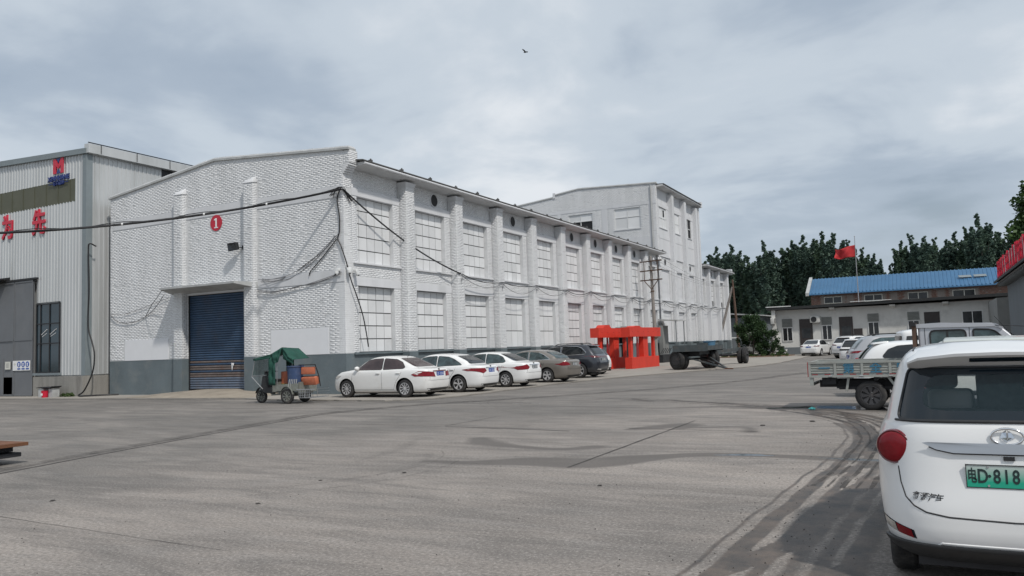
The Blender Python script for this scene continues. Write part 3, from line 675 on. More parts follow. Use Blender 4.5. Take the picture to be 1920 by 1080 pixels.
# ---- bay by bay long side
pane_me = {}
def pane_mesh(w_, h_):
    k = (round(w_, 3), round(h_, 3))
    if k not in pane_me:
        o = MB().box(-.03, 0, -w_/2, w_/2, -h_/2, h_/2).build('pane', M['pane']); pane_me[k] = o.data; bpy.data.objects.remove(o)
    return pane_me[k]
NP = [0]
def window(parent, y0, y1, z0, z1, xp, cols, rows, name='window', open_cells=(), thick=.03):
    """blanked steel window: dark backing sheet plus painted panes standing proud"""
    f = MB(); f.box(xp-.06, xp-.025, y0, y1, z0, z1)
    fo = f.build(name, M['black'] if open_cells else M['joint'], parent, loc=None)
    fo.location = Vector((0, 0, 0))-parent.location
    cw = [(.62 if (i == 0 and cols > 3) else 1.) for i in range(cols)]; tot = sum(cw); ys = [y0]
    for c in cw: ys.append(ys[-1]+(y1-y0)*c/tot)
    single = NP[0]+cols*rows <= 300; jb = MB(); r = random.Random(int(y0*10+z0*3))
    for i in range(cols):
        for j in range(rows):
            if (i, j) in open_cells: continue
            za, zb = z0+(z1-z0)*j/rows, z0+(z1-z0)*(j+1)/rows; g0 = .017; gz = .021
            w_, h_ = ys[i+1]-ys[i]-2*g0, zb-za-2*gz
            cy, cz = (ys[i]+ys[i+1])/2, (za+zb)/2; dx = r.uniform(-.004, .004)
            if single:
                o = bpy.data.objects.new('pane', pane_mesh(w_, h_)); link(o, fo); o.location = (xp+dx, cy, cz); NP[0] += 1
            else: jb.box(xp-.03+dx, xp+dx, cy-w_/2, cy+w_/2, cz-h_/2, cz+h_/2)
    if jb.v: jb.build('panes', M['pane'], fo, loc=(0, 0, 0), kind='stuff')
    return fo
bands = MB(); strips = MB(); dado = MB(); regs = []; sideb = []; ue = []
ledges = []
NB = 16
XPAN = XF-.20
for i in range(NB):
    wy0, wy1 = Y0+BAY*i, Y0+BAY*i+WW
    ya = (YG+.52) if i == 0 else pil_y(i-1)+.34; yb = pil_y(i)-.34
    if i == 10: ya = YT+.45
    tall = 10 <= i <= 12
    lower = i < 13
    # frame layer around the two windows
    strips.box(XF-.25, XF-.004, ya, wy0, ZD, ZB); strips.box(XF-.25, XF-.004, wy1, yb, ZD, ZB)
    strips.box(XF-.25, XF-.004, wy0, wy1, ZLB, ZS-.05)
    if not lower: strips.box(XF-.25, XF-.004, wy0, wy1, ZD, ZLB)
    MB().box(XF-.24, XF+.016, ya, yb, ZB, ZBT).build('plaster_band', M['plaster'], HALL); MB().box(XF-.1, XF+.012, ya, yb, ZLB, ZLBT).build('plaster_band', M['plaster'], HALL)
    strips.box(XF-.25, XF-.10, ya, yb, ZBT, 9.3)
    if lower: regs += [(ya, wy0, ZD+.02, ZLB), (wy1, yb, ZD+.02, ZLB)]
    else: MB().box(XF-.1, XF+.01, ya, yb, ZD, ZLB).build('blank_panel', M['plaster'], HALL)
    regs += [(ya, yb, ZLBT, ZS-.06), (ya, wy0, ZS-.05, ZB), (wy1, yb, ZS-.05, ZB)]
    ue.append((ya, yb, ZBT, 9.28))
    MB().box(XF-.25, XF-.05, ya, yb, 0, ZD-.06).build('dado', M['dado'], HALL)
    # sills
    s = MB(); s.box(XF-.2, XF+.085, ya+.02, yb-.02, ZS-.05, ZS+.012); s.build('sill', M['plaster'], HALL)
    s = MB(); s.box(XF-.25, XF+.05, ya+.02, yb-.02, ZD-.058, ZD+.03); s.build('sill', M['dado'], HALL)
    window(HALL, wy0, wy1, ZS+.014, ZB, XPAN, 5, 5, open_cells=((4, 0),) if i in (14, 15) else ())
    if lower:
        cr = (4, 3) if i in (3, 4) else (5, 5)
        if i in (8, 9, 7):
            window(HALL, wy0, wy1, ZLB-1.55, ZLB, XPAN, 5, 3)
            s = MB(); s.box(XF-.25, XPAN-.02, wy0, wy1, ZD+.03, ZLB-1.56); s.build('blank_panel', M['joint'] if i == 7 else M['plaster'], HALL)
        else:
            window(HALL, wy0, wy1, ZD+.032, ZLB, XPAN, *cr, open_cells=((4, 0), (4, 1)) if i == 11 else ())
    # pilaster after the bay
    py = pil_y(i)
    top = 9.12 if not tall else 15.2
    if i == 9: continue
    p = MB(); p.box(XF-.1, XF+PP, py-.33, py+.33, ZD, top); p.build('pilaster', M['mortar'] if i < 9 else M['plaster'], HALL)
    d = MB(); d.box(XF-.1, XF+PP+.012, py-.342, py+.342, 0, ZD); d.build('pilaster_base', M['dado'], HALL)
    if not tall:
        p = MB(); p.box(XF-.1, XF+PP+.05, py-.38, py+.38, 9.12, 9.22); p.box(XF-.1, XF+PP+.03, py-.355, py+.355, 9.05, 9.121); p.build('pilaster_cap', M['plaster'], HALL)
strips.build('bay_wall', M['mortar'], HALL); 
dado.box(XF-.25, XF-.008, YG+.3, YG+.52, 0, ZD)
dado.build('dado', M['dado'], HALL)
def notlast(a): return a
A = [brick_field((XF-.004, 0, 0), (0, 1, 0), (0, 0, 1), (1, 0, 0), regs, seed=11), brick_field((XF-.10, 0, 0), (0, 1, 0), (0, 0, 1), (1, 0, 0), ue, seed=12)]
for i in range(13):
    if i == 9: continue
    py = pil_y(i); top = 9.02 if i < 9 else 9.02
    A.append(brick_field((XF+PP, 0, 0), (0, 1, 0), (0, 0, 1), (1, 0, 0), [(py-.33, py+.33, ZD+.02, top)], seed=20+i, u0=py-.33))
    A.append(brick_field((0, py-.33, 0), (1, 0, 0), (0, 0, 1), (0, -1, 0), [(XF, XF+PP, ZD+.02, top)], seed=40+i, u0=XF+.05))
bricks_obj('long_wall_bricks', np.concatenate(A), M['brick'], HALL)
# tall pilaster between hall and tower is the tower corner
# round vents
for i in (1, 3, 5, 6, 7, 8, 10, 12, 14):
    cy = Y0+BAY*i+WW/2+(.5 if i == 1 else .2); cz = 8.86; r_ = .29
    v = MB(); v.cyl((XF-.12, cy, cz), (XF-.075, cy, cz), r_, n=24); vo = v.build('round_vent', M['black'], HALL)
    v = MB(); prof = [(r_, -.09+XF), (r_, -.06+XF), (r_+.05, -.06+XF), (r_+.05, -.10+XF)]; v.lathe(prof, 24, 'x', (0, cy, cz)); v.build('vent_rim', M['plaster'], vo, loc=(0, 0, 0))
# eaves of low hall and of the end wing
def eave(y0, y1, zt, name='eave', nb=True):
    s = MB(); s.add([(XF-.2, y0, zt), (XF+.66, y0, zt+.05), (XF+.66, y0, zt+.16), (XF-.2, y0, zt+.16), (XF-.2, y1, zt), (XF+.66, y1, zt+.05), (XF+.66, y1, zt+.16), (XF-.2, y1, zt+.16)],
                    [(0,1,2,3),(7,6,5,4),(0,4,5,1),(1,5,6,2),(2,6,7,3),(3,7,4,0)]); s.build(name, M['soffit'], HALL)
    s = MB(); s.cyl((XF+.70, y0, zt+.10), (XF+.70, y1, zt+.10), .055, n=10); s.build('gutter_edge', M['plaster'], HALL)
    return
eave(YG+.5, YT, 9.30)
eave(80.9, 94.05, 9.36)
# roof sheets
s = MB(); s.prism([(XF+.74, 9.475), (-28, 10.37), (-28, 10.42), (XF+.74, 9.525)], 'y', YG+.37, YT); s.prism([(XL-.4, 9.45), (-28, 10.37), (-28, 10.42), (XL-.4, 9.5)], 'y', YG+.37, YT)
s.build('roof', M['roofsheet'], HALL)
r = random.Random(5)
s = MB()
y = YG+.9
while y < YT:
    hh = r.uniform(.03, .07); s = MB(); s.box(XF+.60, XF+.74, y, y+.12, 9.53, 9.55+hh); s.box(XF+.66, XF+.70, y+.03, y+.09, 9.54, 9.60+hh); s.build('roof_clip', M['roofsheet'], HALL)
    y += BAY/2+r.uniform(-.15, .15)

# ---- tower
ZT = 15.58
def ttop(x): return 16.05-(x+28)*.35/7.3 if x > -28 else (16.05+(x+28)*.12 if x > -30.5 else 15.55+(x+30.5)*.10)
tw = MB(); tw.prism([(XL, 0), (XF-.12, 0), (XF-.12, 15.5), (-28, 15.9), (-30.5, 15.6), (XL, 15.0)], 'y', YT+.24, 80.35); tw.build('tower_body', M['plaster'], HALL)
g = MB(); xs = [XL, -30.51, -30.49, -28, XF]
WIN = [(-24.6, -22.15, 11.9, 13.78), (-29.1, -26.72, 12.1, 13.72)]
def tw_cols():
    edges = sorted({XL, XF, -30.5, -28.0}|{w_[0] for w_ in WIN}|{w_[1] for w_ in WIN}); return list(zip(edges[:-1], edges[1:]))
for xa, xb in tw_cols():
    hole = [w_ for w_ in WIN if w_[0] <= xa and xb <= w_[1]]
    e = 1e-4
    if hole: g.prism([(xa, 9), (xb, 9), (xb, hole[0][2]), (xa, hole[0][2])], 'y', YT, YT+.25); zb_ = hole[0][3]
    else: zb_ = 9
    g.prism([(xa, zb_), (xb, zb_), (xb, ttop(xb-e)), (xa, ttop(xa+e))], 'y', YT, YT+.25)
g.build('tower_gable', M['mortar'], HALL)
g = MB(); g.box(XL, XF, YT-.02, YT, 13.93, 14.2)
for a, b in ((-25.8, -25.3), (-21.35, -21.15), (-30.2, -29.9)): g.box(a, b, YT-.019, YT, 9.4, 13.925)
g.box(-25.3, -21.36, YT-.018, YT, 9.4, 11.1)
g.build('plaster_band', M['plaster'], HALL)
holes2 = [(w_[0], w_[1], w_[2]-.05, w_[3]) for w_ in WIN]+[(XL, XF, 13.9, 14.22), (-25.8, -25.3, 9, 13.9), (-21.35, -21.15, 9, 13.9), (-25.3, -21.36, 9, 11.12), (-30.2, -29.9, 9, 13.9)]
A = brick_field((0, YT, 0), (1, 0, 0), (0, 0, 1), (0, -1, 0), [(XL, XF, 9.6, 16)], lambda x, z: z < ttop(x)-.03 and not inrect(x, z-.03, holes2), seed=70)
B = brick_field((XF-.002, 0, 0), (0, 1, 0), (0, 0, 1), (1, 0, 0), [(YT, YT+.45, ZD+.02, 15.4)], seed=71, u0=YT)
bricks_obj('tower_bricks', np.concatenate([A, B]), M['brick'], HALL)
for n_, (a, b, c, d) in enumerate(WIN):
    f = MB(); t = .07
    f.box(a, b, YT+.06, YT+.12, c, c+t); f.box(a, b, YT+.06, YT+.12, d-t, d); f.box(a, a+t, YT+.061, YT+.119, c, d); f.box(b-t, b, YT+.061, YT+.119, c, d)
    f.box((a+b)/2-.03, (a+b)/2+.03, YT+.055, YT+.115, c, d); f.box(a, b, YT+.058, YT+.118, c+(d-c)*.56, c+(d-c)*.56+.07)
    fo = f.build('window_frame', M['frame_white'], HALL)
    for ia in range(2):
        for ja in range(2):
            xa = a+(b-a)*ia/2; zc = c if ja == 0 else c+(d-c)*.56
            zd = c+(d-c)*.56 if ja == 0 else d
            broken = (n_ == 1 and ja == 0)
            f = MB(); f.box(xa+.04, xa+(b-a)/2-.04, YT+.085, YT+.10, zc+.03, zd-.03)
            if broken:
                f = MB(); f.box(xa+.04, xa+(b-a)/2-.04, YT+.12, YT+.14, zc+.03, zd-.03)
            f.build('window_pane', M['black'] if broken else M['pane'], fo, loc=(0, 0, 0))
            if broken and ia == 0:
                f = MB(); f.box(xa+.04, xa+.5, YT+.085, YT+.10, zc+.03, zd-.03); f.build('window_pane', M['pane'], fo, loc=(0, 0, 0))
    f = MB(); f.box(a-.05, b+.05, YT-.05, YT+.06, c-.08, c); f.build('sill', M['plaster'], HALL)
coping([(XL, ttop(XL)), (-30.51, ttop(-30.51))], YT, YT+.3, m='slab'); coping([(-30.49, ttop(-30.49)), (-28, 16.05), (XF+.1, ttop(XF+.1))], YT, YT+.3, m='slab')
g = MB(); g.box(-30.62, -30.38, YT-.08, YT+.3, 15.5, 16.0); g.build('coping_block', M['plaster'], HALL)
g = MB(); g.cyl((-21.1, YT-.07, 9.5), (-21.1, YT-.07, 15.6), .055, n=8); g.build('downpipe', M['slab'], HALL)
# tower long side
st = MB(); bd = MB(); TR = []
for i in (10, 11, 12):
    wy0, wy1 = 67.75+BAY*(i-10), 67.75+BAY*(i-10)+2.25; ya = YT+.45 if i == 10 else pil_y(i-1)+.33; yb = pil_y(i)-.33
    st.box(XF-.12, XF-.005, ya, yb, 9.3, 11.9); st.box(XF-.12, XF-.005, ya, wy0, 11.9, 13.78); st.box(XF-.12, XF-.005, wy1, yb, 11.9, 13.78); st.box(XF-.12, XF-.10, ya, yb, 13.78, 15.4)
    bd.box(XF-.10, XF+.016, ya, yb, 13.78, 14.1); bd.box(XF-.02, XF+.014, ya, yb, 10.92, 11.22)
    cz = 12.9
    fo = window(HALL, wy0, wy1, 11.9, 13.78, XF-.08, 2, 2, 'window', open_cells={10: (), 11: (), 12: ((0, 1), (1, 1), (1, 0))}[i])
    f = MB(); ym = (wy0+wy1)/2; f.box(XF-.08, XF-.05, wy0, wy1, 12.8, 12.87); f.box(XF-.08, XF-.048, ym-.035, ym+.035, 11.9, 13.78); f.box(XF-.08, XF-.05, wy0, wy0+.06, 11.9, 13.78); f.box(XF-.08, XF-.05, wy1-.06, wy1, 11.9, 13.78)
    f.build('window_frame', M['frame_white'], fo, loc=(0, 0, 0))
    s = MB(); s.box(XF-.1, XF+.06, wy0-.1, wy1+.1, 11.83, 11.895); s.build('sill', M['plaster'], HALL)
bb = MB(); bb.box(XF-.075, XF-.06, 69.1, 69.5, 13.0, 13.6); bb.build('broken_pane', M['black'], HALL)
st.box(XF-.12, XF-.004, YT+.25, YT+.45, ZD, 15.45)
st.build('tower_side_wall', M['plaster'], HALL); bd.build('plaster_band', M['plaster'], HALL)
d = MB(); d.box(XF-.1, XF+.005, YT, YT+.45, 0, ZD); d.build('pilaster_base', M['dado'], HALL)
s = MB(); s.add([(XF-.2, YT+.3, 15.42), (XF+.6, YT+.3, 15.5), (XF+.6, YT+.3, 15.62), (XF-.2, YT+.3, 15.62), (XF-.2, 80.4, 15.42), (XF+.6, 80.4, 15.5), (XF+.6, 80.4, 15.62), (XF-.2, 80.4, 15.62)],
                [(0,1,2,3),(7,6,5,4),(0,4,5,1),(1,5,6,2),(2,6,7,3),(3,7,4,0)]); s.build('eave', M['soffit'], HALL)
s = MB(); s.prism([(XF+.68, 15.63), (-28, 15.92), (-28, 15.98), (XF+.68, 15.69)], 'y', YT+.31, 80.4); s.build('roof', M['roofsheet'], HALL)
s = MB(); s.box(XF-.35, XF+.30, 80.2, 80.75, ZD, 15.4); s.box(XF-.4, XF+.62, 80.35, 80.85, 15.4, 15.95); s.build('end_pier', M['plaster'], HALL)
# end wing
s = MB(); s.prism([(XL, 0), (XF-.25, 0), (XF-.25, 9.35), (-28, 10.35), (XL, 9.45)], 'y', 80.4, 93.6); s.build('wing_body', M['plaster'], HALL)
s = MB(); s.box(XL, XF+.02, 93.6, 94.0, 0, 9.3); s.box(XF-.45, XF+.5, 93.55, 94.05, 9.3, 9.95); s.build('end_wall', M['plaster'], HALL)
s = MB(); s.prism([(XF+.74, 9.53), (-28, 10.42), (-28, 10.47), (XF+.74, 9.58)], 'y', 80.9, 93.5); s.build('roof', M['roofsheet'], HALL)

# dark reveal shading is left to the light; roller door
rd = MB(); rd.box(DX0-.02, DX1+.02, YG+.16, YG+.2, .2, DZ+.05); rdo = rd.build('roller_door', M['black'], HALL)
ns = 40; z0, z1 = .27, DZ-.02; hh = (z1-z0)/ns
pr_ = [(0, 0), (-.028, hh*.25), (-.034, hh*.5), (-.028, hh*.75), (0, hh*.97), (.012, hh*.97), (.012, 0)]
def slat_mesh(m):
    g = MB(); g.prism([(a, b) for a, b in pr_], 'x', -(DX1-DX0)/2, (DX1-DX0)/2); o = g.build('slat', m, smooth=50); me = o.data; bpy.data.objects.remove(o); return me
sms = [slat_mesh(M[k]) for k in ('shutter_pale', 'shutter_rust', 'shutter')]
for k in range(ns):
    me = sms[0] if k < 5 else (sms[1] if k < 10 and k not in (7,) else sms[2])
    if k in (8, 11): me = sms[1]
    o = bpy.data.objects.new('slat', me); link(o, rdo); o.location = ((DX0+DX1)/2, YG+.155, z0+k*hh)
g = MB(); g.box(DX0-.005, DX0+.05, YG+.08, YG+.16, .2, DZ); g.box(DX1-.06, DX1+.0, YG+.08, YG+.16, .2, DZ); g.build('door_rail', M['dark_steel'], rdo, loc=(0, 0, 0))
# torn white paper on the shutter
pa = MB(); yy = YG+.105
pa.add([(-27.2, yy, 1.42), (-26.98, yy-.03, 1.40), (-27.0, yy-.05, 1.30), (-27.08, yy-.02, 1.22), (-27.1, yy-.04, 1.06), (-27.16, yy-.01, 1.25)], [(0, 1, 2, 3), (0, 3, 5), (3, 4, 5)])
po = pa.build('torn_paper', M['white_paint'], fix=False); tag(po, 'torn scrap of white paper stuck on the blue roller door', 'paper')
# canopy
c = MB(); f0, f1 = -30.45, -25.80
c.add([(-30.75, YG-.004, 4.60), (-25.40, YG-.004, 4.60), (f1, YG-1.0, 4.78), (f0, YG-1.0, 4.78), (-30.75, YG-.004, 4.86), (-25.40, YG-.004, 4.86), (f1, YG-1.0, 4.87), (f0, YG-1.0, 4.87)],
      [(3,2,1,0),(4,5,6,7),(0,1,5,4),(1,2,6,5),(2,3,7,6),(3,0,4,7)])
o = c.build('door_canopy', M['slab'], HALL)

# numbered disc
sd = thing('number_sign', 'round red disc with a white figure 1 on the white gable above the roller door', 'sign', (-27.93, YG-.03, 7.68), world_coords=False)
g = MB(); g.cyl((0, .0, 0), (0, .02, 0), .36, n=40); g.build('disc', M['sign_red'], sd)
g = MB(); g.box(-.035, .05, -.008, 0, -.2, .21); g.box(-.11, .125, -.008, 0, -.235, -.195); g.add([(-.035, -.008, .21), (.05, -.008, .21), (.05, -.008, .13), (-.035, -.008, .12), (-.12, -.008, .12), (-.12, -.008, .155)], [(0, 5, 4, 3)])
g.build('figure', M['white_paint'], sd)

# floodlight
fl = thing('floodlight', 'black floodlight on the gable beside the second pilaster', 'floodlight', (-26.55, YG-.02, 6.45))
g = MB(); g.add([(-.26, -.42, .16), (.12, -.30, .2), (.16, -.26, -.14), (-.20, -.40, -.2), (-.22, -.30, .17), (.16, -.18, .2), (.2, -.14, -.12), (-.16, -.28, -.18)], [(3,2,1,0),(4,5,6,7),(0,1,5,4),(1,2,6,5),(2,3,7,6),(3,0,4,7)]); g.build('housing', M['blackp'], fl)
g = MB(); g.add([(-.23, -.425, .13), (.09, -.312, .165), (.125, -.275, -.11), (-.175, -.405, -.165)], [(0,1,2,3)]); g.build('lens', M['glass'], fl, fix=False)
g = MB(); g.beam((.05, -.2, 0), (.3, 0, -.05), .04, .04); g.box(.24, .36, -.03, .0, -.12, .06); g.build('bracket', M['blackp'], fl)

# CCTV cameras near the corner
cctv = None
for k, (x, y, z, lb, rz) in enumerate(((-20.95, YG-.12, 4.93, 'white dome camera on the gable side of the hall corner', 0), (-20.55, YG+.12, 4.95, 'middle white camera on the hall corner edge', HALF*.6), (-20.5, YG+.52, 4.9, 'white camera on the long side just past the hall corner', HALF))):
    if cctv is None:
        cctv = thing('security_camera', lb, 'camera', (x, y, z), rz, 'cameras at the hall corner')
        g = MB(); g.box(-.09, .09, -.05, .1, .05, .17); o = g.build('junction_box', M['frame_white'], cctv); bevel(o, .012)
        g = MB(); g.lathe([(0, -.1), (.05, -.09), (.085, -.04), (.09, 0), (.09, .06), (0, .07)], 16, 'z', (0, -.06, -.02)); g.build('dome', M['frame_white'], cctv, smooth=True)
        g = MB(); g.lathe([(0, -.095), (.035, -.085), (.05, -.05)], 12, 'z', (0, -.1, -.02)); g.build('lens', M['blackp'], cctv, smooth=True)
    else:
        o = copy_tree(cctv); o.location = (x, y, z); o.rotation_euler = (0, 0, rz); o['label'] = lb

# ------------------------------------------------------------------ steel clad workshop on the far left
XM, YM = -35.96, 24.04
MS = thing('steel_clad_workshop', 'tall grey ribbed metal workshop with red letters and olive skylight band', 'workshop', (-45, 34, 0), world_coords=True)
def mtop(x): return 11.86+(XM-x)*.045
s = MB(); s.prism([(-60, 1.0), (XM-.04, 1.0), (XM-.04, 11.8), (-49, 12.4), (-60, 11.9)], 'y', YM+.06, 70); s.build('frame_body', M['cladding'], MS)
def ribs(u0, u1, zlo, zhi, fn, holes=(), pitch=.245, d=.035):
    """corrugated sheet from u0 to u1; zhi may be a function. fn(u,z,off)->world"""
    v, f = [], []; u = u0
    while u < u1-1e-6:
        for a, b, o0, o1 in ((0, .62, 0, 0), (.62, .70, 0, 1), (.70, .90, 1, 1), (.90, 1.0, 1, 0)):
            ua, ub = u+a*pitch, min(u+b*pitch, u1)
            if ua >= u1: break
            um = (ua+ub)/2; segs = [(zlo, None)]
            spans = [(zlo, None)]
            cur = zlo; zz = []
            for (ha, hb, hz0, hz1) in sorted(holes, key=lambda h: h[2]):
                if ha <= um <= hb:
                    if hz0 > cur: zz.append((cur, hz0))
                    cur = max(cur, hz1)
            zz.append((cur, None))
            for za, zb in zz:
                za0 = za; zb0 = zhi(ua) if zb is None else zb; zb1 = zhi(ub) if zb is None else zb
                n = len(v); v += [fn(ua, za0, o0*d), fn(ub, za0, o1*d), fn(ub, zb1, o1*d), fn(ua, zb0, o0*d)]; f.append((n, n+1, n+2, n+3))
        u += pitch
    return v, f
holes = [(-60, -39.92, 0, 5.95), (-39.86, -37.9, 1.15, 4.72), (-60, -36.82, 9.62, 10.72)]
v, f = ribs(-60, XM-.22, 1.06, mtop, lambda u, z, o_: (u, YM-o_, z), holes)
mesh_obj('cladding', v, f, M['cladding'], MS)
v, f = ribs(YM+.25, 60, 1.06, lambda y: 11.85, lambda u, z, o_: (XM+o_, u, z), [(28.3, 60, 11.0, 11.9)])
mesh_obj('cladding', v, f, M['cladding'], MS)
s = MB(); s.box(-60, -36.82, YM-.012, YM+.03, 9.6, 10.74)
sk = s.build('skylight_band', M['skylight'], MS)
s = MB(); x = -59.8
while x < -37: s.box(x, x+.035, YM-.03, YM-.013, 9.6, 10.74); x += .98
s.build('skylight_seam', M['skylight'], sk, loc=(0, 0, 0))
s = MB(); s.box(XM-.24, XM+.06, YM-.06, YM-.005, 1.03, 11.83); s.box(XM+.003, XM+.058, YM-.004, YM+.27, 1.03, 11.83); s.build('corner_flashing', M['fascia'], MS)
s = MB(); s.prism([(XM+.1, 11.84), (XM+.1, 12.1), (-49, 12.72), (-60, 12.3), (-60, 12.0), (-49, 12.42)], 'y', YM-.14, YM+.05); s.build('verge_flashing', M['fascia'], MS)
s = MB(); s.box(XM-.05, XM+.28, YM-.1, 60, 11.86, 12.31); s.build('gutter', M['cladding'], MS)
s = MB(); s.tube([(XM+.25, YM-.1, 12.36), (XM+.25, 60, 12.36)], .03, 6)
for y in range(24, 60, 2): s.beam((XM+.295, y+.6, 11.9), (XM+.295, y+.6, 12.36), .025, .02)
s.build('roof_rail', M['dark_steel'], MS)
s = MB(); s.box(XM-.02, XM+.02, 28.3, 60, 11.0, 11.9); s.build('louvre', M['dark_steel'], MS)
s = MB(); s.prism([(XM+.15, 11.95), (-49, 12.5), (-60, 12.1), (-60, 12.0), (-49, 12.4), (XM+.1, 11.85)], 'y', YM, 70); s.build('roof', M['cladding'], MS)
s = MB(); s.box(-60, XM+.10, YM-.13, YM+.3, 0, 1.02); s.box(XM-.3, XM+.097, YM+.301, 60, 0, 1.017); s.build('concrete_plinth', M['plinth'], MS)
s = MB(); s.box(-36.9, XM+.14, YM-.24, YM-.135, 0, 1.0); s.build('plinth_block', M['plinth'], MS)
# blue window
wf = MB(); X0, X1, Z0_, Z1_ = -39.84, -37.92, 1.2, 4.66
wf.box(X0, X1, YM-.03, YM-.01, Z0_, Z1_); wo = wf.build('window', M['blueglass'], MS)
wf = MB(); t = .05
for xa in (X0, X0+.34, X0+1.08, X1-t): wf.box(xa, xa+t, YM-.07, YM-.02, Z0_, Z1_)
for za in (Z0_, 2.63, 3.62, Z1_-t): wf.box(X0, X1, YM-.068, YM-.018, za, za+t)
wf.build('window_frame', M['dark_steel'], wo, loc=(0, 0, 0))
wf = MB(); wf.box(X0-.1, X1+.12, YM-.16, YM, 1.08, 1.19); wf.build('sill', M['fascia'], MS)
for k in range(2):
    r = random.Random(k); wf = MB(); wf.beam((-39.4+k*.7, YM-.035, 3.1), (-38.95+k*.75, YM-.035, 3.35), .02, .05, (0, 1, 0)); wf.beam((-39.35+k*.7, YM-.035, 3.0), (-39.0+k*.75, YM-.035, 3.15), .02, .03, (0, 1, 0))
    wf.build('broken_pane_patch', M['white_paint'], wo, loc=(0, 0, 0))
# sliding door
d = MB(); d.box(-47, -41.56, YM-.13, YM-.08, .07, 5.9); d.box(-41.53, -39.94, YM-.15, YM-.09, .07, 5.9); do = d.build('sliding_door', M['gdoor'], MS)
d = MB()
for xa, xb in ((-47, -41.57), (-41.53, -39.94)):
    for z in (.07, 2.86, 5.82): d.box(xa, xb, YM-.175, YM-.15 if xa > -42 else YM-.13, z, z+.08)
    for x in (xa, xb-.06): d.box(x, x+.06, YM-.17, YM-.13, .07, 5.9)
d.build('door_frame', M['gdoor'], do, loc=(0, 0, 0))
d = MB(); d.box(-47, -39.7, YM-.2, YM-.05, 5.92, 6.02); d.build('door_track', M['dark_steel'], MS)
d = MB(); d.box(-44.8, -42.46, YM-.16, YM-.12, .08, 2.0); d.build('wicket_door', M['gdoor'], do, loc=(0, 0, 0))
d = MB(); d.prism([(YM-.02, 6.2), (YM-1.3, 5.95), (YM-1.3, 5.88), (YM-.02, 6.1)], 'x', -47, -42.2); d.box(-47, -42.2, YM-1.34, YM-1.28, 5.86, 6.12); d.build('awning', M['dark_steel'], MS)
# safety notices
for k, (xa, xb, m_) in enumerate(((-43.1, -42.75, 'cream'), (-42.25, -41.78, 'cream'))):
    n = thing('notice_sheet', ('small cream notice at the far left of the grey sliding door', 'small cream notice just left of the row of safety symbols')[k], 'sign', ((xa+xb)/2, YM-.19, 1.62), group='notices on the sliding door')
    s = MB(); s.box(-(xb-xa)/2, (xb-xa)/2, 0, .01, -.2, .2); s.build('board', M[m_], n)
    s = MB()
    for q in range(4): s.beam((-.12, -.004, -.1+q*.06), (.1, -.004, -.08+q*.06), .004, .012)
    s.build('print', M['wire'], n)
n = thing('safety_notice', 'white safety notice with three blue round symbols on the grey sliding door', 'sign', (-40.83, YM-.19, 1.6))
s = MB(); s.box(-.74, .74, 0, .012, -.25, .25); s.build('board', M['white_paint'], n)
for q in range(3):
    s = MB(); s.cyl((-.2+q*.36, -.008, .06), (-.2+q*.36, 0, .06), .145, n=20); so = s.build('symbol', M['bplate'], n)
    s = MB(); s.cyl((-.2+q*.36, -.012, .09), (-.2+q*.36, -.009, .09), .05, n=10); s.box(-.235+q*.36, -.165+q*.36, -.0125, -.009, -.04, .05); s.build('pictogram', M['white_paint'], so)
    s = MB(); s.box(-.33+q*.36, -.07+q*.36, -.006, 0, -.2, -.13); s.build('caption', M['bplate'], n)
s = MB(); s.prism([(-.56, .0), (-.66, .08), (-.56, .16), (-.46, .08)], 'y', -.006, 0); s.build('symbol', M['cream'], n)
# letters
RX = (HALF, 0, 0)
wz = thing('wall_character', 'red wall character 为 nearer the left edge below the olive band', 'letter', (-42.4, YM-.06, 8.75), group='red slogan characters')
text('glyph', '为', 1.35, M['red_letter'], wz, (0, 0, 0), RX, .03, .035, (.78, 1, 1))
wz = thing('wall_character', 'red wall character 先 below the right part of the olive band', 'letter', (-39.7, YM-.06, 8.75), group='red slogan characters')
text('glyph', '先', 1.35, M['red_letter'], wz, (0, 0, 0), RX, .03, .035, (.85, 1, 1))
lg = thing('company_logo', 'red and blue company emblem high on the ribbed workshop corner', 'logo', (-38.1, YM-.06, 11.5))
s = MB()
for sx in (-1, 1):
    s.prism([(sx*.42, -.36), (sx*.42, .40), (sx*.20, .40), (sx*.02, .10), (sx*.02, -.12), (sx*.20, .05), (sx*.18, -.36)][::sx], 'y', -.03, 0)
s.build('emblem', M['red_letter'], lg)
s = MB(); s.prism([(-.16, .40), (.16, .40), (0, .17)], 'y', -.03, 0); s.prism([(-.15, -.36), (.15, -.36), (0, -.14)], 'y', -.03, 0); s.build('emblem_inset', M['blue_letter'], lg)
text('lettering', 'XINHUANE', .34, M['blue_letter'], lg, (0, 0, -.60), RX, .02, .012)
text('lettering', '新华能源', .22, M['blue_letter'], lg, (0, 0, -.86), RX, .02, .008)
s = MB(); s.box(-.78, -.48, -.03, 0, -.875, -.845); s.box(.48, .78, -.03, 0, -.875, -.845); s.build('dash', M['blue_letter'], lg)
# hose down the corner
h = MB(); h.tube(crom([(-35.5, YM+.2, 7.25), (-35.55, YM-.1, 7.35), (-35.62, YM-.12, 7.0), (-35.55, YM-.12, 5.2), (-35.6, YM-.12, 3.4), (-35.25, YM-.15, 2.6), (-35.0, YM-.2, 2.0), (-35.05, YM-.25, 1.2), (-35.5, YM-.35, .35), (-35.8, YM-.45, .1), (-35.2, YM-.5, .09), (-34.6, YM-.1, .10), (-34.2, YM+.5, .09)], 8), .035, 8)
o = h.build('hose', M['cable'], smooth=True); tag(o, 'thick black hose hanging down the corner of the metal workshop', 'hose')
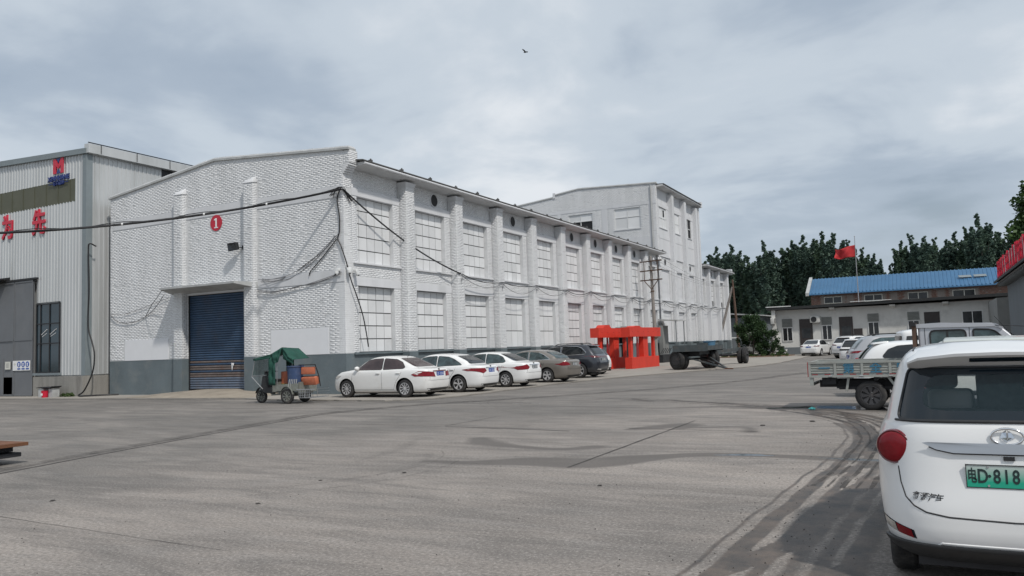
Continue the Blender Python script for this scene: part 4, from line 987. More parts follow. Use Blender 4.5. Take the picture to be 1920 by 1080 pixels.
# table box and bucket on the apron
t = thing('scrap_table', 'low makeshift grey box with a curled sheet on top beside the workshop plinth', 'table', (-37.8, 23.35, .045))
s = MB(); s.box(-.42, -.02, -.2, .2, 0, .42); s.build('box', M['slab'], t); s = MB(); s.box(.3, .6, -.15, .2, 0, .4); s.build('box', M['slab'], t)
s = MB(); pts = [(-.5, .44), (-.2, .47), (0, .41), (.2, .46), (.5, .43), (.7, .5)]
for a, b in zip(pts[:-1], pts[1:]): s.prism([a, b, (b[0], b[1]+.03), (a[0], a[1]+.03)], 'y', -.25, .25)
s.build('sheet', M['dark_steel'], t)
t = thing('bucket', 'red bucket with white print under the scrap table', 'bucket', (-37.62, 23.1, .045))
s = MB(); s.lathe([(0, 0), (.13, 0), (.155, .3), (.165, .3), (.165, .32), (.14, .3), (0, .05)], 20, 'z'); s.build('pail', M['red_letter'], t, smooth=True)
s = MB(); s.box(-.07, .07, -.165, -.15, .1, .2); s.build('print', M['white_paint'], t)
s = MB(); s.tube([( .16*math.cos(a), -.02-.06*math.sin(a), .31-.02*math.sin(a)) for a in np.linspace(0, math.pi, 10)], .006, 5); s.build('handle', M['dark_steel'], t)
t = thing('steel_trolley', 'low steel tube rack at the far left edge by the grey sliding door', 'rack', (-43.3, 23.1, .045))
s = MB()
for x in (-.7, .45):
    for y in (-.3, .3): s.beam((x, y, 0), (x, y, .82), .04, .04)
for z in (.25, .8): s.beam((-.7, -.3, z), (.45, -.3, z), .04, .04); s.beam((-.7, .3, z), (.45, .3, z), .04, .04); s.beam((.45, -.3, z), (.45, .3, z), .04, .04)
s.build('rack_frame', M['steel'], t); s = MB(); s.box(-.7, .45, -.3, .3, .27, .31); s.build('shelf', M['dark_steel'], t)

# ------------------------------------------------------------------ cables
def cable(name, pts, r, label, m='cable', n=6, cat='cable'):
    mb = MB(); mb.tube(pts, r, n); o = mb.build(name, M[m], smooth=60, fix=False); return tag(o, label, cat)
cp = Vector((XF-.02, YG-.09, 8.30))
c1 = sag((-33.5, 13.0, 6.42), cp, .62, 30)
cable('overhead_cable', c1, .045, 'thick black bundled cable sagging from the left edge to the hall corner')
cable('overhead_cable', [p+Vector((0, .02, .05+.05*math.sin(i*1.3))) for i, p in enumerate(c1)], .016, 'thin black line lashed along the thick sagging cable')
tm = MB()
for i in (16, 21, 25): p = c1[i]; tm.cyl(p-Vector((.025, .02, 0)), p+Vector((.025, .02, 0)), .055, n=8)
o = tm.build('cable_tie', M['frame_white']); tag(o, 'pale tape ties wrapped round the thick sagging cable', 'cable ties')
# pole far outside on the left that carries it
t = thing('cable_pole', 'grey pole carrying the sagging cable beyond the left edge', 'pole', (-33.5, 13, 0)); s = MB(); s.cyl((0, 0, 0), (0, 0, 6.9), .14, .1, 10); s.build('pole_shaft', M['wood'], t); s = MB(); s.beam((-.4, 0, 6.4), (.4, 0, 6.4), .06, .08); s.build('crossarm', M['ironrust'], t)
# knot of wires at corner
kn = []
for k in range(5):
    r = random.Random(k); kn.append(crom(jig([cp+Vector((-.5, -.04, -.22)), cp+Vector((-.2, -.05, .03)), cp+Vector((.06, -.02, .02)), cp+Vector((.1, .25, -.2)), cp+Vector((.12, .5, -.45))], .07, k), 5))
mb = MB(); [mb.tube(p, .014, 5) for p in kn]; tag(mb.build('cable_bundle', M['cable'], fix=False), 'tangle of black cable ends at the top of the hall corner', 'cable')
# from corner down to facade pilaster 2
cable('facade_cable', sag(cp+Vector((.05, .05, 0)), (XF+PP+.05, pil_y(1)-.1, 5.38), .35, 24), .034, 'thick black cable slanting down across the first two bays')
ys = [pil_y(i) for i in range(1, 15)]
hts = [5.38, 5.2, 5.25, 5.2, 5.3, 5.2, 5.2, 5.15, 5.2, 5.1, 5.1, 5.2, 5.1, 5.2]
mb = MB(); mb2 = MB(); mb3 = MB()
r = random.Random(9)
for i in range(13):
    a = (XF+PP+.05, ys[i], hts[i]); b = (XF+PP+.05, ys[i+1], hts[i+1])
    mb.tube(sag(a, b, r.uniform(.12, .28), 12), .022 if i < 6 else .026, 5)
    mb2.tube(sag((a[0]+.02, a[1], a[2]-.1), (b[0]+.02, b[1], b[2]-.08), r.uniform(.3, .5), 12), .014, 5)
tag(mb.build('facade_cable', M['cable'], smooth=60, fix=False), 'black cable looping from pilaster to pilaster along the long facade', 'cable')
tag(mb2.build('facade_cable', M['wire'], smooth=60, fix=False), 'thinner grey cable looping just below the black one along the facade', 'cable')
for i in range(1, 13, 1):
    br = MB(); y = pil_y(i); x = XF+PP; z = hts[i-1]
    br.beam((x, y, z-.25), (x+.09, y, z-.25), .05, .05); br.tube([(x+.02, y+.02, z+.0), (x+.08, y+.1, z-.12), (x+.03, y+.03, z-.3), (x+.06, y-.05, z-.45)], .014, 5)
    o = br.build('cable_bracket', M['steel']); tag(o, 'small cable bracket on the %s white pilaster from the hall corner' % ['first','second','third','fourth','fifth','sixth','seventh','eighth','ninth','tenth','eleventh','twelfth','thirteenth'][i], 'bracket', 'cable brackets on the long facade')
# wires on the gable (slanted bundle to the right of the canopy and its stays)
yg = YG-.06
def G2(x, z, y=yg): return Vector((x, y, z))
cable('drop_cable', crom([cp+Vector((-.1, 0, -.05)), G2(-20.95, 7.9), G2(-20.85, 7.2), G2(-20.86, 6.6), G2(-20.95, 6.3), G2(-20.8, 6.0), G2(-20.6, 5.5), Vector((-20.55, YG+.1, 5.0))], 6), .025, 'black cable hanging down the gable beside the hall corner')
cable('drop_cable', crom([Vector((-20.6, YG+.05, 5.2)), Vector((-20.52, YG+.25, 4.5)), Vector((-20.5, YG+.5, 4.0)), Vector((-20.48, YG+.85, 3.2)), Vector((-20.5, YG+1.1, 2.4)), Vector((-20.5, YG+1.2, 1.9))], 6), .024, 'black cable dropping from the cameras across the first lower window')
mb = MB()
for k in range(4): mb.tube(crom(jig([G2(-20.95, 6.45), G2(-21.7, 5.9), G2(-22.6, 5.35), G2(-23.6, 4.95), G2(-24.3, 4.85), G2(-25.2, 4.9)], .09, 30+k), 6), .011, 5)
tag(mb.build('wall_wires', M['wire'], fix=False), 'loose grey wires fanning down the gable right of the blue door', 'cable')
cable('wall_wire', crom([G2(-21.0, 6.3), G2(-21.9, 5.5), G2(-22.4, 5.1), G2(-22.5, 4.9)], 6), .02, 'short dark cable end hanging off the gable wires')
mb = MB()
for k in range(3): mb.tube(crom(jig([G2(-20.8, 4.9), G2(-22, 4.62), G2(-23.2, 4.45), G2(-24.4, 4.35), G2(-25.4, 4.45)], .05, 50+k), 6), .012, 5)
tag(mb.build('wall_wires', M['wire'], fix=False), 'grey wires running flat across the gable at canopy height', 'cable')
mb = MB(); 
mb.tube(crom([G2(-35.2, 3.9), G2(-34.6, 3.55), G2(-33.4, 3.5), G2(-32.2, 3.9), Vector((-30.9, YG-.4, 4.6))], 6), .016, 5)
mb.tube(crom([G2(-35.2, 3.95), G2(-34.3, 3.9), G2(-33.2, 4.05), G2(-32.0, 4.3), G2(-31, 4.5)], 6), .010, 5)
tag(mb.build('wall_wires', M['wire'], fix=False), 'pale wires drooping left of the door canopy', 'cable')
cable('stay_wire', [Vector((-30.4, YG-.9, 4.76)), Vector((-31.6, YG-.5, 4.2)), Vector((-32.6, YG-.05, 3.75))], .014, 'thin straight stay from the canopy corner to the gable')

# ------------------------------------------------------------------ utility poles
def insulator(mb, p, s=1.): mb.lathe([(.0, 0), (.035*s, 0), (.05*s, .04*s), (.035*s, .07*s), (.045*s, .10*s), (.02*s, .15*s), (0, .15*s)], 8, 'z', p)
up = thing('utility_pole', 'tall rust stained utility pole with three crossarms beside the red steel frame', 'utility pole', (-19.25, 60.6, .04))
s = MB(); s.cyl((0, 0, 0), (-.12, 0, 8.5), .17, .10, 14); s.build('pole_shaft', M['wood'], up, smooth=True)
s = MB(); s.cyl((0, 0, .05), (0, 0, .5), .185, n=14); s.build('white_band', M['white_paint'], up)
dirx = Vector((.97, -.24, 0))
for z in (8.1, 7.35, 6.6):
    s = MB(); c = Vector((-.1, 0, z)); s.beam(c-dirx*1.0-Vector((0,.12,0)), c+dirx*1.0-Vector((0,.12,0)), .07, .09); s.build('crossarm', M['ironrust'], up)
s = MB()
for q in (-.62, .62): s.beam(Vector((-.1, -.12, 6.6))+dirx*q, Vector((-.1, -.12, 8.1))+dirx*q, .06, .04)
for q in (-.62, .62): s.beam(Vector((-.1, -.14, 6.55))+dirx*q, Vector((-.1, -.12, 5.85)), .05, .05)
s.cyl((-.08, 0, 5.65), (-.08, 0, 5.75), .15, n=12); s.cyl((-.03, 0, 2.0), (-.03, 0, 2.1), .24, n=12)
s.build('crossarm_brace', M['ironrust'], up)
for q in (-.95, -.3, .3, .75, .95):
    s = MB(); insulator(s, Vector((-.1, -.12, 8.15))+dirx*q, 1.3); s.build('insulator', M['white_paint'], up, smooth=True)
wires = MB()
for q in (-.95, -.3, .3, .95): wires.tube(sag(Vector((-19.35, 60.5, 8.35))+dirx*q, Vector((-19.7, 88.6, 7.6))+dirx*q*.5, .5, 12), .008, 4)
tag(wires.build('line_wires', M['cable'], fix=False), 'thin overhead wires between the two utility poles', 'cable')
up = thing('utility_pole', 'thin brown utility pole with a leaning pale strut at the end of the white hall', 'utility pole', (-18.9, 89.5, 0))
s = MB(); s.cyl((0, 0, 0), (-.35, 0, 8.4), .16, .1, 12); s.build('pole_shaft', M['ironrust'], up, smooth=True)
s = MB(); s.cyl((-2.7, .3, 0), (-.4, 0, 7.6), .16, .12, 10); s.build('strut', M['wood'], up, smooth=True)
s = MB(); s.beam((-.8, 0, 1.9), (.5, 0, 1.9), .25, .12); s.build('bracket', M['frame_white'], up)

# ------------------------------------------------------------------ red steel frames
def red_portal(x, y, rz, L, label, arch=0.):
    t = thing('red_steel_portal', label, 'steel frame', (x, y, .05), rz, 'red steel portals')
    t['group'] = 'red steel portals'
    s = MB(); s.box(0, L, -.24, .24, 0, .72); s.build('base_beam', M['red_steel'], t)
    s = MB(); s.box(-.35, L+.35, -.30, .30, 2.05, 2.66)
    s.prism([(.4, 2.663), (.8, 2.76+arch), (1.4, 2.76+arch), (1.7, 2.663)], 'y', -.28, .28)
    s.build('top_beam', M['red_steel'], t)
    for a, b, w_ in ((.28, .55, .10), (L-.55, L-.3, .09)):
        s = MB(); s.box(a, b, -w_, w_, .72, 2.05); s.build('leg', M['red_steel'], t)
    s = MB(); s.box(L*.46, L*.63, -.17, .17, .72, 2.05); s.build('column', M['red_steel'], t)
    s = MB(); s.prism([(L*.28, .72), (L*.36, .72), (L*.33, 2.05), (L*.30, 2.05)], 'y', -.05, .0); s.prism([(L*.16, .72), (L*.21, .72), (L*.25, 2.05), (L*.21, 2.05)], 'y', .1, .15); s.build('web_plate', M['red_dark'], t)
    for q in range(6):
        s = MB(); xx = .15+q*(L-.3)/5; s.box(xx-.012, xx+.012, -.41, .41, 2.1, 2.64) if False else s.cyl((xx, -.31, 2.37), (xx, -.30, 2.37), .03, n=8); s.build('bolt', M['red_dark'], t)
    return t
red_portal(-17.2, 48.3, HALF-.05, 4.9, 'front red steel portal nearest the road with a wide centre column')
red_portal(-18.75, 46.9, HALF-.05, 4.9, 'rear red steel portal partly behind the front one near the hall wall', .1)
# cross ties and dark pieces beneath / beyond the frame
t = thing('steel_rack', 'low dark steel rack leaning at the wall behind the utility pole', 'rack', (-19.6, 62.5, .045))
s = MB()
for k in range(5): s.beam((.1+k*.02, k*.5, 0.7), (.35, .2+k*.5, 1.15), .06, .04)
s.box(-.4, .6, -1.0, 4.0, 0, .62); s.build('rack_frame', M['dark_steel'], t)
t = thing('rear_canopy', 'small pale canopy over a side door beyond the utility pole', 'canopy', (XF+.1, 66.9, 0))
s = MB(); s.prism([(0, 3.55), (1.7, 3.45), (1.7, 3.53), (0, 3.66)], 'y', -1.3, 1.3); s.build('canopy_sheet', M['slab'], t)
for y in (-1.2, 1.2):
    s = MB(); s.box(1.5, 1.56, y-.03, y+.03, 0, 3.47); s.build('post', M['darkwall'], t)
s = MB(); s.box(.0, .35, -1.2, .4, 0, 3.1); s.build('side_door', M['greyrender'], t)
s = MB(); t = thing('doorway_recess', 'dark doorway opening in the long facade above the red portal', 'doorway', (XF+.02, 58.0, 0))
s.box(0, .1, -1.3, 1.3, 0, 2.86); s.build('opening', M['black'], t); s = MB(); s.box(0, .5, -1.45, 1.45, 2.86, 2.98); s.build('lintel', M['slab'], t)

# ------------------------------------------------------------------ wheels
def wheel(parent, x, y, r, w_, rim='alloy', spokes=5, loc_only=None, side=-1, name='wheel', hub=.62, twist=0., sw=.5):
    """axle along y; side=-1: outer face toward -y"""
    hw = w_/2
    prof = [(r*.60, -hw*.9), (r*.70, -hw), (r*.90, -hw*.98), (r*.975, -hw*.78), (r, -hw*.55), (r, hw*.55), (r*.975, hw*.78), (r*.90, hw*.98), (r*.70, hw), (r*.60, hw*.9)]
    g = MB(); g.lathe(prof, 32, 'y')
    n = 36
    for k in range(n):   # tread blocks
        a = 2*math.pi*k/n; ca, sa = math.cos(a), math.sin(a); u = Vector((-sa, 0, ca)); rr = Vector((ca, 0, sa))
        for yy in (-hw*.5, 0, hw*.5):
            c = rr*(r+.003)+Vector((0, yy, 0)); g.beam(c-rr*.012+Vector((0, -hw*.17, 0)), c-rr*.012+Vector((0, hw*.17, 0)), .9*math.pi*r/n, .018, tuple(rr))
    wo = g.build(name, M['rubber'], parent, smooth=40, fix=False); wo.location = (x, y, r)
    g = MB(); R_ = r*.66; f = side*hw
    g.lathe([(R_, f*.95), (R_*.97, f*1.0), (R_*.90, f*.85), (R_*.86, f*.35), (R_*.3, f*.25), (.0, f*.25)], 32, 'y')
    bk = g.build('rim_barrel', M['rimdark'], wo, smooth=40, loc=(0, 0, 0), fix=False)
    g = MB(); sp = spokes
    for k in range(sp):
        a = 2*math.pi*k/sp+twist
        def P(rad, ang, dep): return (rad*math.cos(ang), f*dep, rad*math.sin(ang))
        wa = sw*math.pi/sp*.55; wb = sw*math.pi/sp
        g.add([P(R_*.2, a-wa*1.6, .80), P(R_*.2, a+wa*1.6, .80), P(R_*.93, a+wb*.7, .93), P(R_*.93, a-wb*.7, .93), P(R_*.2, a-wa*1.6, .45), P(R_*.2, a+wa*1.6, .45), P(R_*.93, a+wb*.7, .6), P(R_*.93, a-wb*.7, .6)],
              [(0,1,2,3),(4,7,6,5),(0,4,5,1),(1,5,6,2),(2,6,7,3),(3,7,4,0)])
    g.cyl((0, f*.4, 0), (0, f*.86, 0), R_*.24, n=16)
    g.lathe([(R_*.99, f*.85), (R_*1.0, f*1.01), (R_*.93, f*1.01), (R_*.91, f*.8)], 32, 'y')
    g.build('rim', M[rim], wo, smooth=40, loc=(0, 0, 0))
    return wo
# ------------------------------------------------------------------ flat trailer
tr = thing('flat_trailer', 'grey four wheeled flat trailer with dual tyres and its drawbar on the ground', 'trailer', (-11.9, 46.2, .04), world_coords=False)
def dual(parent, x, y, rz, sgn):
    for k in (0, 1):
        w_ = wheel(parent, 0, 0, .56, .28, 'rimdark', 6, side=-1, sw=1.4)
        w_.rotation_euler = (0, 0, rz); d = Vector((-math.sin(rz), math.cos(rz), 0)); w_.location = Vector((x, y, .56))+d*(k*.33*sgn)
# front dolly: axle runs nearly along +Y ; local origin at (-11.9,46.2)
dual(tr, -1.25, -.95, -.55, 1); dual(tr, .02, 1.15, -.55, 1)
# rear axle
dual(tr, .55, 9.3, HALF-.0, 1); dual(tr, -1.7, 9.3, HALF-.0, 1)
s = MB(); s.box(-1.35, .55, -1.2, 2.6, 1.12, 1.32); s.build('front_deck', M['trailer'], tr)
s = MB(); s.box(-1.4, .6, -1.25, -1.15, 1.05, 1.42); s.box(-1.4, .6, 2.6, 2.7, 1.05, 1.38); s.box(.55, .62, -1.2, 2.6, 1.1, 1.36); s.build('deck_rim', M['trailer'], tr)
for x in (-.95, .15):
    s = MB(); s.box(x-.06, x+.06, -1.0, 9.9, .86, 1.08); s.build('chassis_rail', M['trailer'], tr)
s = MB()
for y in (3.4, 4.6, 5.8, 7.0, 8.2): s.box(-1.0, .2, y, y+.09, .9, 1.04)
s.beam((-.95, 3, .75), (.15, 8, .75), .06, .06); s.build('cross_member', M['trailer'], tr)
s = MB(); s.cyl((-1.2, -.85, .6), (.2, 1.45, .6), .07, n=10); s.cyl((-1.9, 9.3, .6), (.8, 9.3, .6), .07, n=10); s.build('axle', M['dark_steel'], tr)
s = MB(); s.box(-1.0, .0, -.5, .9, .75, 1.1); s.cyl((-.5, .2, 1.08), (-.5, .2, 1.12), .55, n=20); s.build('turntable', M['dark_steel'], tr)
s = MB(); s.beam((-.7, -.9, .72), (1.75, -1.6, .06), .08, .08); s.beam((.1, .9, .72), (1.75, -1.6, .06), .08, .08); s.beam((.3, -.0, .5), (.95, -1.2, .38), .05, .05); s.build('drawbar', M['trailer'], tr)
s = MB(); s.beam((1.65, -1.58, .06), (2.1, -1.72, .05), .1, .06); s.build('drawbar_eye', M['rust'], tr)
s = MB(); s.box(-.7, -.1, 1.5, 2.3, 1.33, 1.52); o = s.build('load_box', M['trailer'], tr)
t = thing('blue_plastic_tub', 'light blue plastic tub lying on the grey trailer deck', 'tub', (-12.0, 48.4, 1.37)); s = MB(); s.lathe([(0, .02), (.32, 0), (.38, .26), (.42, .28), (.40, .30), (.35, .26), (.3, .05), (0, .05)], 20, 'z'); s.build('shell', mat('light_blue_plastic', (.10, .22, .34), .5), t, smooth=True)

# ------------------------------------------------------------------ rusty plates at the left edge
g = thing('steel_plate_stack', 'stack of rusty orange steel plates and beams at the left edge', 'steel plates', (-14.6, 7.74, 0))
for k, (x0, x1, y0, y1, z0, z1, m_, rz) in enumerate(((-1.6, .95, -.7, .35, .30, .36, 'rust', .03), (-1.7, .65, -.55, .30, .20, .295, 'dark_steel', -.02), (-1.5, .85, -.5, .28, .12, .19, 'dark_steel', .05), (-1.4, .25, -.45, .1, .0, .115, 'dark_steel', 0))):
    s = MB(); s.box(x0, x1, y0, y1, z0, z1); o = s.build('steel_plate', M[m_], g, label='rusty orange top plate' if k == 0 else None); o.rotation_euler = (0, 0, rz); bevel(o, .004, 1)

# ------------------------------------------------------------------ cargo tricycle
TK = thing('cargo_tricycle', 'small electric cargo tricycle with torn green canvas cab by the dado wall', 'tricycle', (-19.78, 21.05, .0), math.pi+.10)
# local: +x forward. rear axle x=0, front wheel x=1.9. near side (camera) is -Y world => local +y
wheel(TK, 0, .48, .26, .10, 'trikepaint', 8, side=1); wheel(TK, 0, -.48, .26, .10, 'trikepaint', 8, side=-1); wheel(TK, 1.92, 0, .235, .075, 'trikepaint', 10, side=1)
s = MB(); s.prism([(-.62, .44), (.62, .44), (.62, .66), (-.62, .70)], 'y', .46, .50); s.build('side_board', M['trikepaint'], TK)
s = MB(); s.prism([(-.62, .44), (.62, .44), (.62, .66), (-.62, .70)], 'y', -.50, -.46); s.build('side_board', M['trikepaint'], TK)
s = MB(); s.box(-.64, -.60, -.5, .5, .38, .74); s.build('tail_board', M['trikepaint'], TK)
s = MB(); s.box(-.62, .62, -.47, .47, .42, .46); s.build('bed_floor', M['dark_steel'], TK)
for sy in (-1, 1):
    s = MB(); n = 10
    for k in range(n):
        a0, a1 = math.pi*k/n*.9+.15, math.pi*(k+1)/n*.9+.15
        s.add([(.33*math.cos(a0), sy*.41, .27+.33*math.sin(a0)), (.33*math.cos(a1), sy*.41, .27+.33*math.sin(a1)), (.33*math.cos(a1), sy*.56, .27+.33*math.sin(a1)), (.33*math.cos(a0), sy*.56, .27+.33*math.sin(a0))], [(0, 1, 2, 3)])
    s.build('mudguard', M['trikepaint'], TK)
s = MB(); s.beam((-.6, .3, .36), (1.2, .15, .30), .05, .06); s.beam((-.6, -.3, .36), (1.2, -.15, .30), .05, .06); s.beam((1.2, 0, .3), (1.5, 0, .42), .12, .06); s.cyl((0, -.45, .27), (0, .45, .27), .035, n=8); s.build('chassis', M['trikepaint'], TK)
s = MB(); s.beam((1.92, .08, .25), (1.66, .08, .85), .035, .035); s.beam((1.92, -.08, .25), (1.66, -.08, .85), .035, .035); s.beam((1.66, 0, .8), (1.55, 0, 1.08), .05, .05); s.build('front_fork', M['dark_steel'], TK)
s = MB(); s.tube(crom([(1.38, -.36, 1.10), (1.5, -.2, 1.12), (1.55, 0, 1.05), (1.5, .2, 1.12), (1.38, .36, 1.10)], 4), .018, 6); s.box(1.48, 1.66, -.1, .1, 1.0, 1.12); s.build('handlebar', M['blackp'], TK)
s = MB(); n = 8
for k in range(n):
    a0, a1 = .3+math.pi*k/n*.7, .3+math.pi*(k+1)/n*.7
    s.add([(1.92+.31*math.cos(a0), -.07, .255+.31*math.sin(a0)), (1.92+.31*math.cos(a1), -.07, .255+.31*math.sin(a1)), (1.92+.31*math.cos(a1), .07, .255+.31*math.sin(a1)), (1.92+.31*math.cos(a0), .07, .255+.31*math.sin(a0))], [(0, 1, 2, 3)])
s.build('front_mudguard', M['blackp'], TK)
s = MB(); s.prism([(1.72, .45), (1.60, .95), (1.48, .98), (1.30, .55), (1.0, .42), (1.0, .36), (1.40, .36)], 'y', -.26, .26); s.build('leg_shield', M['blackp'], TK)
s = MB(); s.box(.62, .98, -.34, .34, .40, .76); s.build('seat_box', M['trikepaint'], TK)
s = MB(); s.box(.60, 1.0, -.36, .36, .76, .86); o = s.build('seat', M['blackp'], TK); bevel(o, .03)
# canvas cab
bars = MB()
for sy in (-.42, .42):
    bars.tube([(2.02, sy, 1.02), (1.82, sy, 1.72), (.62, sy, 1.88)], .014, 6); bars.tube([(.62, sy, .7), (.62, sy, 1.9)], .014, 6)
    bars.tube([(1.55, sy*.7, .55), (2.02, sy, 1.02)], .016, 6)
bars.tube([(1.82, -.42, 1.72), (1.82, .42, 1.72)], .014, 6); bars.tube([(2.02, -.42, 1.04), (2.02, .42, 1.04)], .014, 6); bars.build('cab_frame', M['steel'], TK)
def cloth(name, quads, m, parent, sub=8, amp=.02, seed=0, thick=.006):
    v, f = [], []; r = random.Random(seed); ph = [r.uniform(0, 6) for _ in range(6)]
    for q in quads:
        A_, B_, C_, D_ = map(Vector, q); n0 = len(v); nn = (B_-A_).cross(D_-A_).normalized()
        for j in range(sub+1):
            for i in range(sub+1):
                u, w_ = i/sub, j/sub; p = (A_*(1-u)+B_*u)*(1-w_)+(D_*(1-u)+C_*u)*w_
                edge = math.sin(math.pi*u)*math.sin(math.pi*w_)
                a = amp*(math.sin(u*9+ph[0]+w_*3)+.7*math.sin(w_*11+ph[1]-u*4)+.5*math.sin((u+w_)*17+ph[2]))
                v.append(p+nn*a*min(1, edge*3))
        f += [(n0+j*(sub+1)+i, n0+j*(sub+1)+i+1, n0+(j+1)*(sub+1)+i+1, n0+(j+1)*(sub+1)+i) for j in range(sub) for i in range(sub)]
    o = mesh_obj(name, v, f, M[m], parent, smooth=True)
    md = o.modifiers.new('s', 'SOLIDIFY'); md.thickness = thick; return o
cloth('canvas_roof', [((1.9, .46, 1.70), (.85, .5, 1.86), (.85, -.5, 1.86), (1.9, -.46, 1.70)), ((.85, .5, 1.86), (.28, .46, 2.10), (.28, -.46, 2.05), (.85, -.5, 1.86))], 'canvas', TK, 8, .02, 1)
cloth('canvas_side', [((1.9, .46, 1.70), (.85, .5, 1.86), (.9, .5, 1.70), (1.86, .47, 1.62))], 'canvas', TK, 6, .01, 2)
cloth('canvas_side', [((1.02, .48, 1.68), (.62, .52, 1.82), (.60, .53, .68), (1.0, .50, .72))], 'canvas', TK, 10, .035, 3)
cloth('canvas_side', [((.85, .5, 1.86), (.28, .46, 2.10), (.45, .52, 1.55), (.66, .53, 1.5))], 'canvas', TK, 8, .03, 4)
cloth('canvas_side', [((1.02, -.48, 1.68), (.62, -.52, 1.82), (.60, -.53, .68), (1.0, -.50, .72))], 'canvas', TK, 10, .035, 5)
cloth('canvas_flap', [((.28, .46, 2.10), (-.32, .5, 1.62), (-.36, .5, 1.46), (.25, .44, 1.66)), ((.28, -.46, 2.05), (-.32, -.44, 1.66), (-.32, .5, 1.62), (.28, .46, 2.08))], 'canvas', TK, 8, .03, 6)
s = MB(); s.add([(2.0, .40, 1.08), (2.0, -.40, 1.08), (1.83, -.40, 1.66), (1.83, .40, 1.66)], [(0, 1, 2, 3)])
s.build('windscreen', mat('cloudy_plastic_sheet', (.10, .17, .16), .35, alpha=.55), TK, fix=False)
# its load
for ch in list(TK.children):
    if ch.name.startswith('wheel'): ch.location.x *= .78
    else:
        ch.scale.x = .78
        if ch.name.startswith(('canvas', 'cab_frame', 'windscreen')): ch.scale.z = .93
t = thing('orange_drum', 'orange drum inside the green canvas of the tricycle', 'drum', (-20.15, 21.0, .48)); s = MB(); s.lathe([(0, 0), (.2, 0), (.21, .25), (.2, .3), (.21, .35), (.2, .62), (0, .64)], 20, 'z'); s.build('drum_shell', M['orange'], t, smooth=40); s = MB(); s.lathe([(.205, .02), (.215, .02), (.215, .2), (.205, .2)], 20, 'z'); s.build('yellow_band', mat('yellow_green_label', (.22, .24, .04), .6), t)
t = thing('blue_drum', 'blue plastic drum standing in the bed of the tricycle', 'drum', (-19.62, 20.85, .46), .2); s = MB(); s.lathe([(0, 0), (.24, 0), (.26, .02), (.265, .40), (.275, .78), (.30, .80), (.30, .84), (.27, .84), (.25, .78), (0, .76)], 28, 'z'); s.build('drum_shell', M['bluedrum'], t, smooth=30)
s = MB()
for k in range(5): s.beam((-.12+k*.07, -.27, .05), (-.06+k*.07, -.275, .38), .025, .02)
s.build('white_stripes', M['slab'], t)
t = thing('folding_seat', 'worn orange seat pad with a black tube frame strapped at the tricycle tail', 'seat', (-19.05, 21.0, .62), .06)
s = MB(); s.box(-.30, .32, -.12, .10, .02, .30); o = s.build('seat_pad', M['orange'], t); bevel(o, .04); o.rotation_euler = (.25, 0, 0)
s = MB(); s.box(-.28, .30, -.22, -.14, .36, .62); o = s.build('back_pad', M['orange'], t); bevel(o, .03); o.rotation_euler = (-.06, 0, 0)
s = MB()
for x in (-.36, .36): s.tube([(x, .05, -.05), (x, -.02, .30), (x*.96, -.2, .70)], .018, 6)
s.tube([(-.35, -.2, .70), (.35, -.2, .70)], .018, 6); s.tube([(-.36, -.02, .3), (.36, -.02, .3)], .016, 6); s.build('seat_frame', M['blackp'], t)
t = thing('wire_basket', 'bent steel mesh tray hanging behind the tricycle', 'tray', (-18.98, 21.0, .2))
s = MB()
for y in (-.42, -.2, .0, .2, .42): s.beam((-.18, y, .0), (-.15, y, .26), .012, .012); 
for z in (0, .08, .17, .26): s.beam((-.22, -.45, z), (.34, -.45, z+.03), .02, .012); s.beam((-.22, .45, z), (.34, .45, z+.03), .02, .012)
for x in np.linspace(-.2, .34, 8): s.beam((x, -.45, 0), (x, -.45, .28), .012, .012); s.beam((x, -.45, 0), (x, .45, 0), .012, .012)
s.box(-.28, .5, -.5, -.46, .28, .31); s.build('mesh_tray', M['steel'], t)

# ------------------------------------------------------------------ offices at the far end of the yard
OF = thing('office_block', 'long low pale office building with a black edged flat porch roof', 'office building', (-4, 84, 0), world_coords=True)
YO = 81.0
s = MB(); s.box(-13.4, 6.4, YO, YO+6, 0, 4.4); s.build('wall', M['officewall'], OF)
s = MB(); s.add([(-14.1, YO-.9, 4.42), (6.5, YO-.9, 4.68), (6.5, YO+6.3, 4.68), (-14.1, YO+6.3, 4.42), (-14.1, YO-.9, 4.66), (6.5, YO-.9, 4.94), (6.5, YO+6.3, 4.94), (-14.1, YO+6.3, 4.66)], [(3,2,1,0),(4,5,6,7),(0,1,5,4),(1,2,6,5),(2,3,7,6),(3,0,4,7)]); s.build('roof', M['officedark'], OF)
s = MB(); s.box(-14.15, -11.8, YO-.95, YO-.88, 4.70, 4.78); s.beam((-6.5, YO-.93, 4.86), (-3.0, YO-.93, 4.87), .06, .05); s.build('roof_edge_strip', M['frame_white'], OF)
s = MB(); s.box(-13.7, -13.35, YO-.7, YO+.1, 0, 4.42); s.build('porch_pier', M['officewall'], OF)
for x in (-8.3, -3.1, 1.2):
    s = MB(); s.prism([(YO-.6, 4.3), (YO, 4.12), (YO, 4.36), (YO-.6, 4.44)], 'x', x-.12, x+.35); s.build('porch_bracket', M['officewall'], OF)
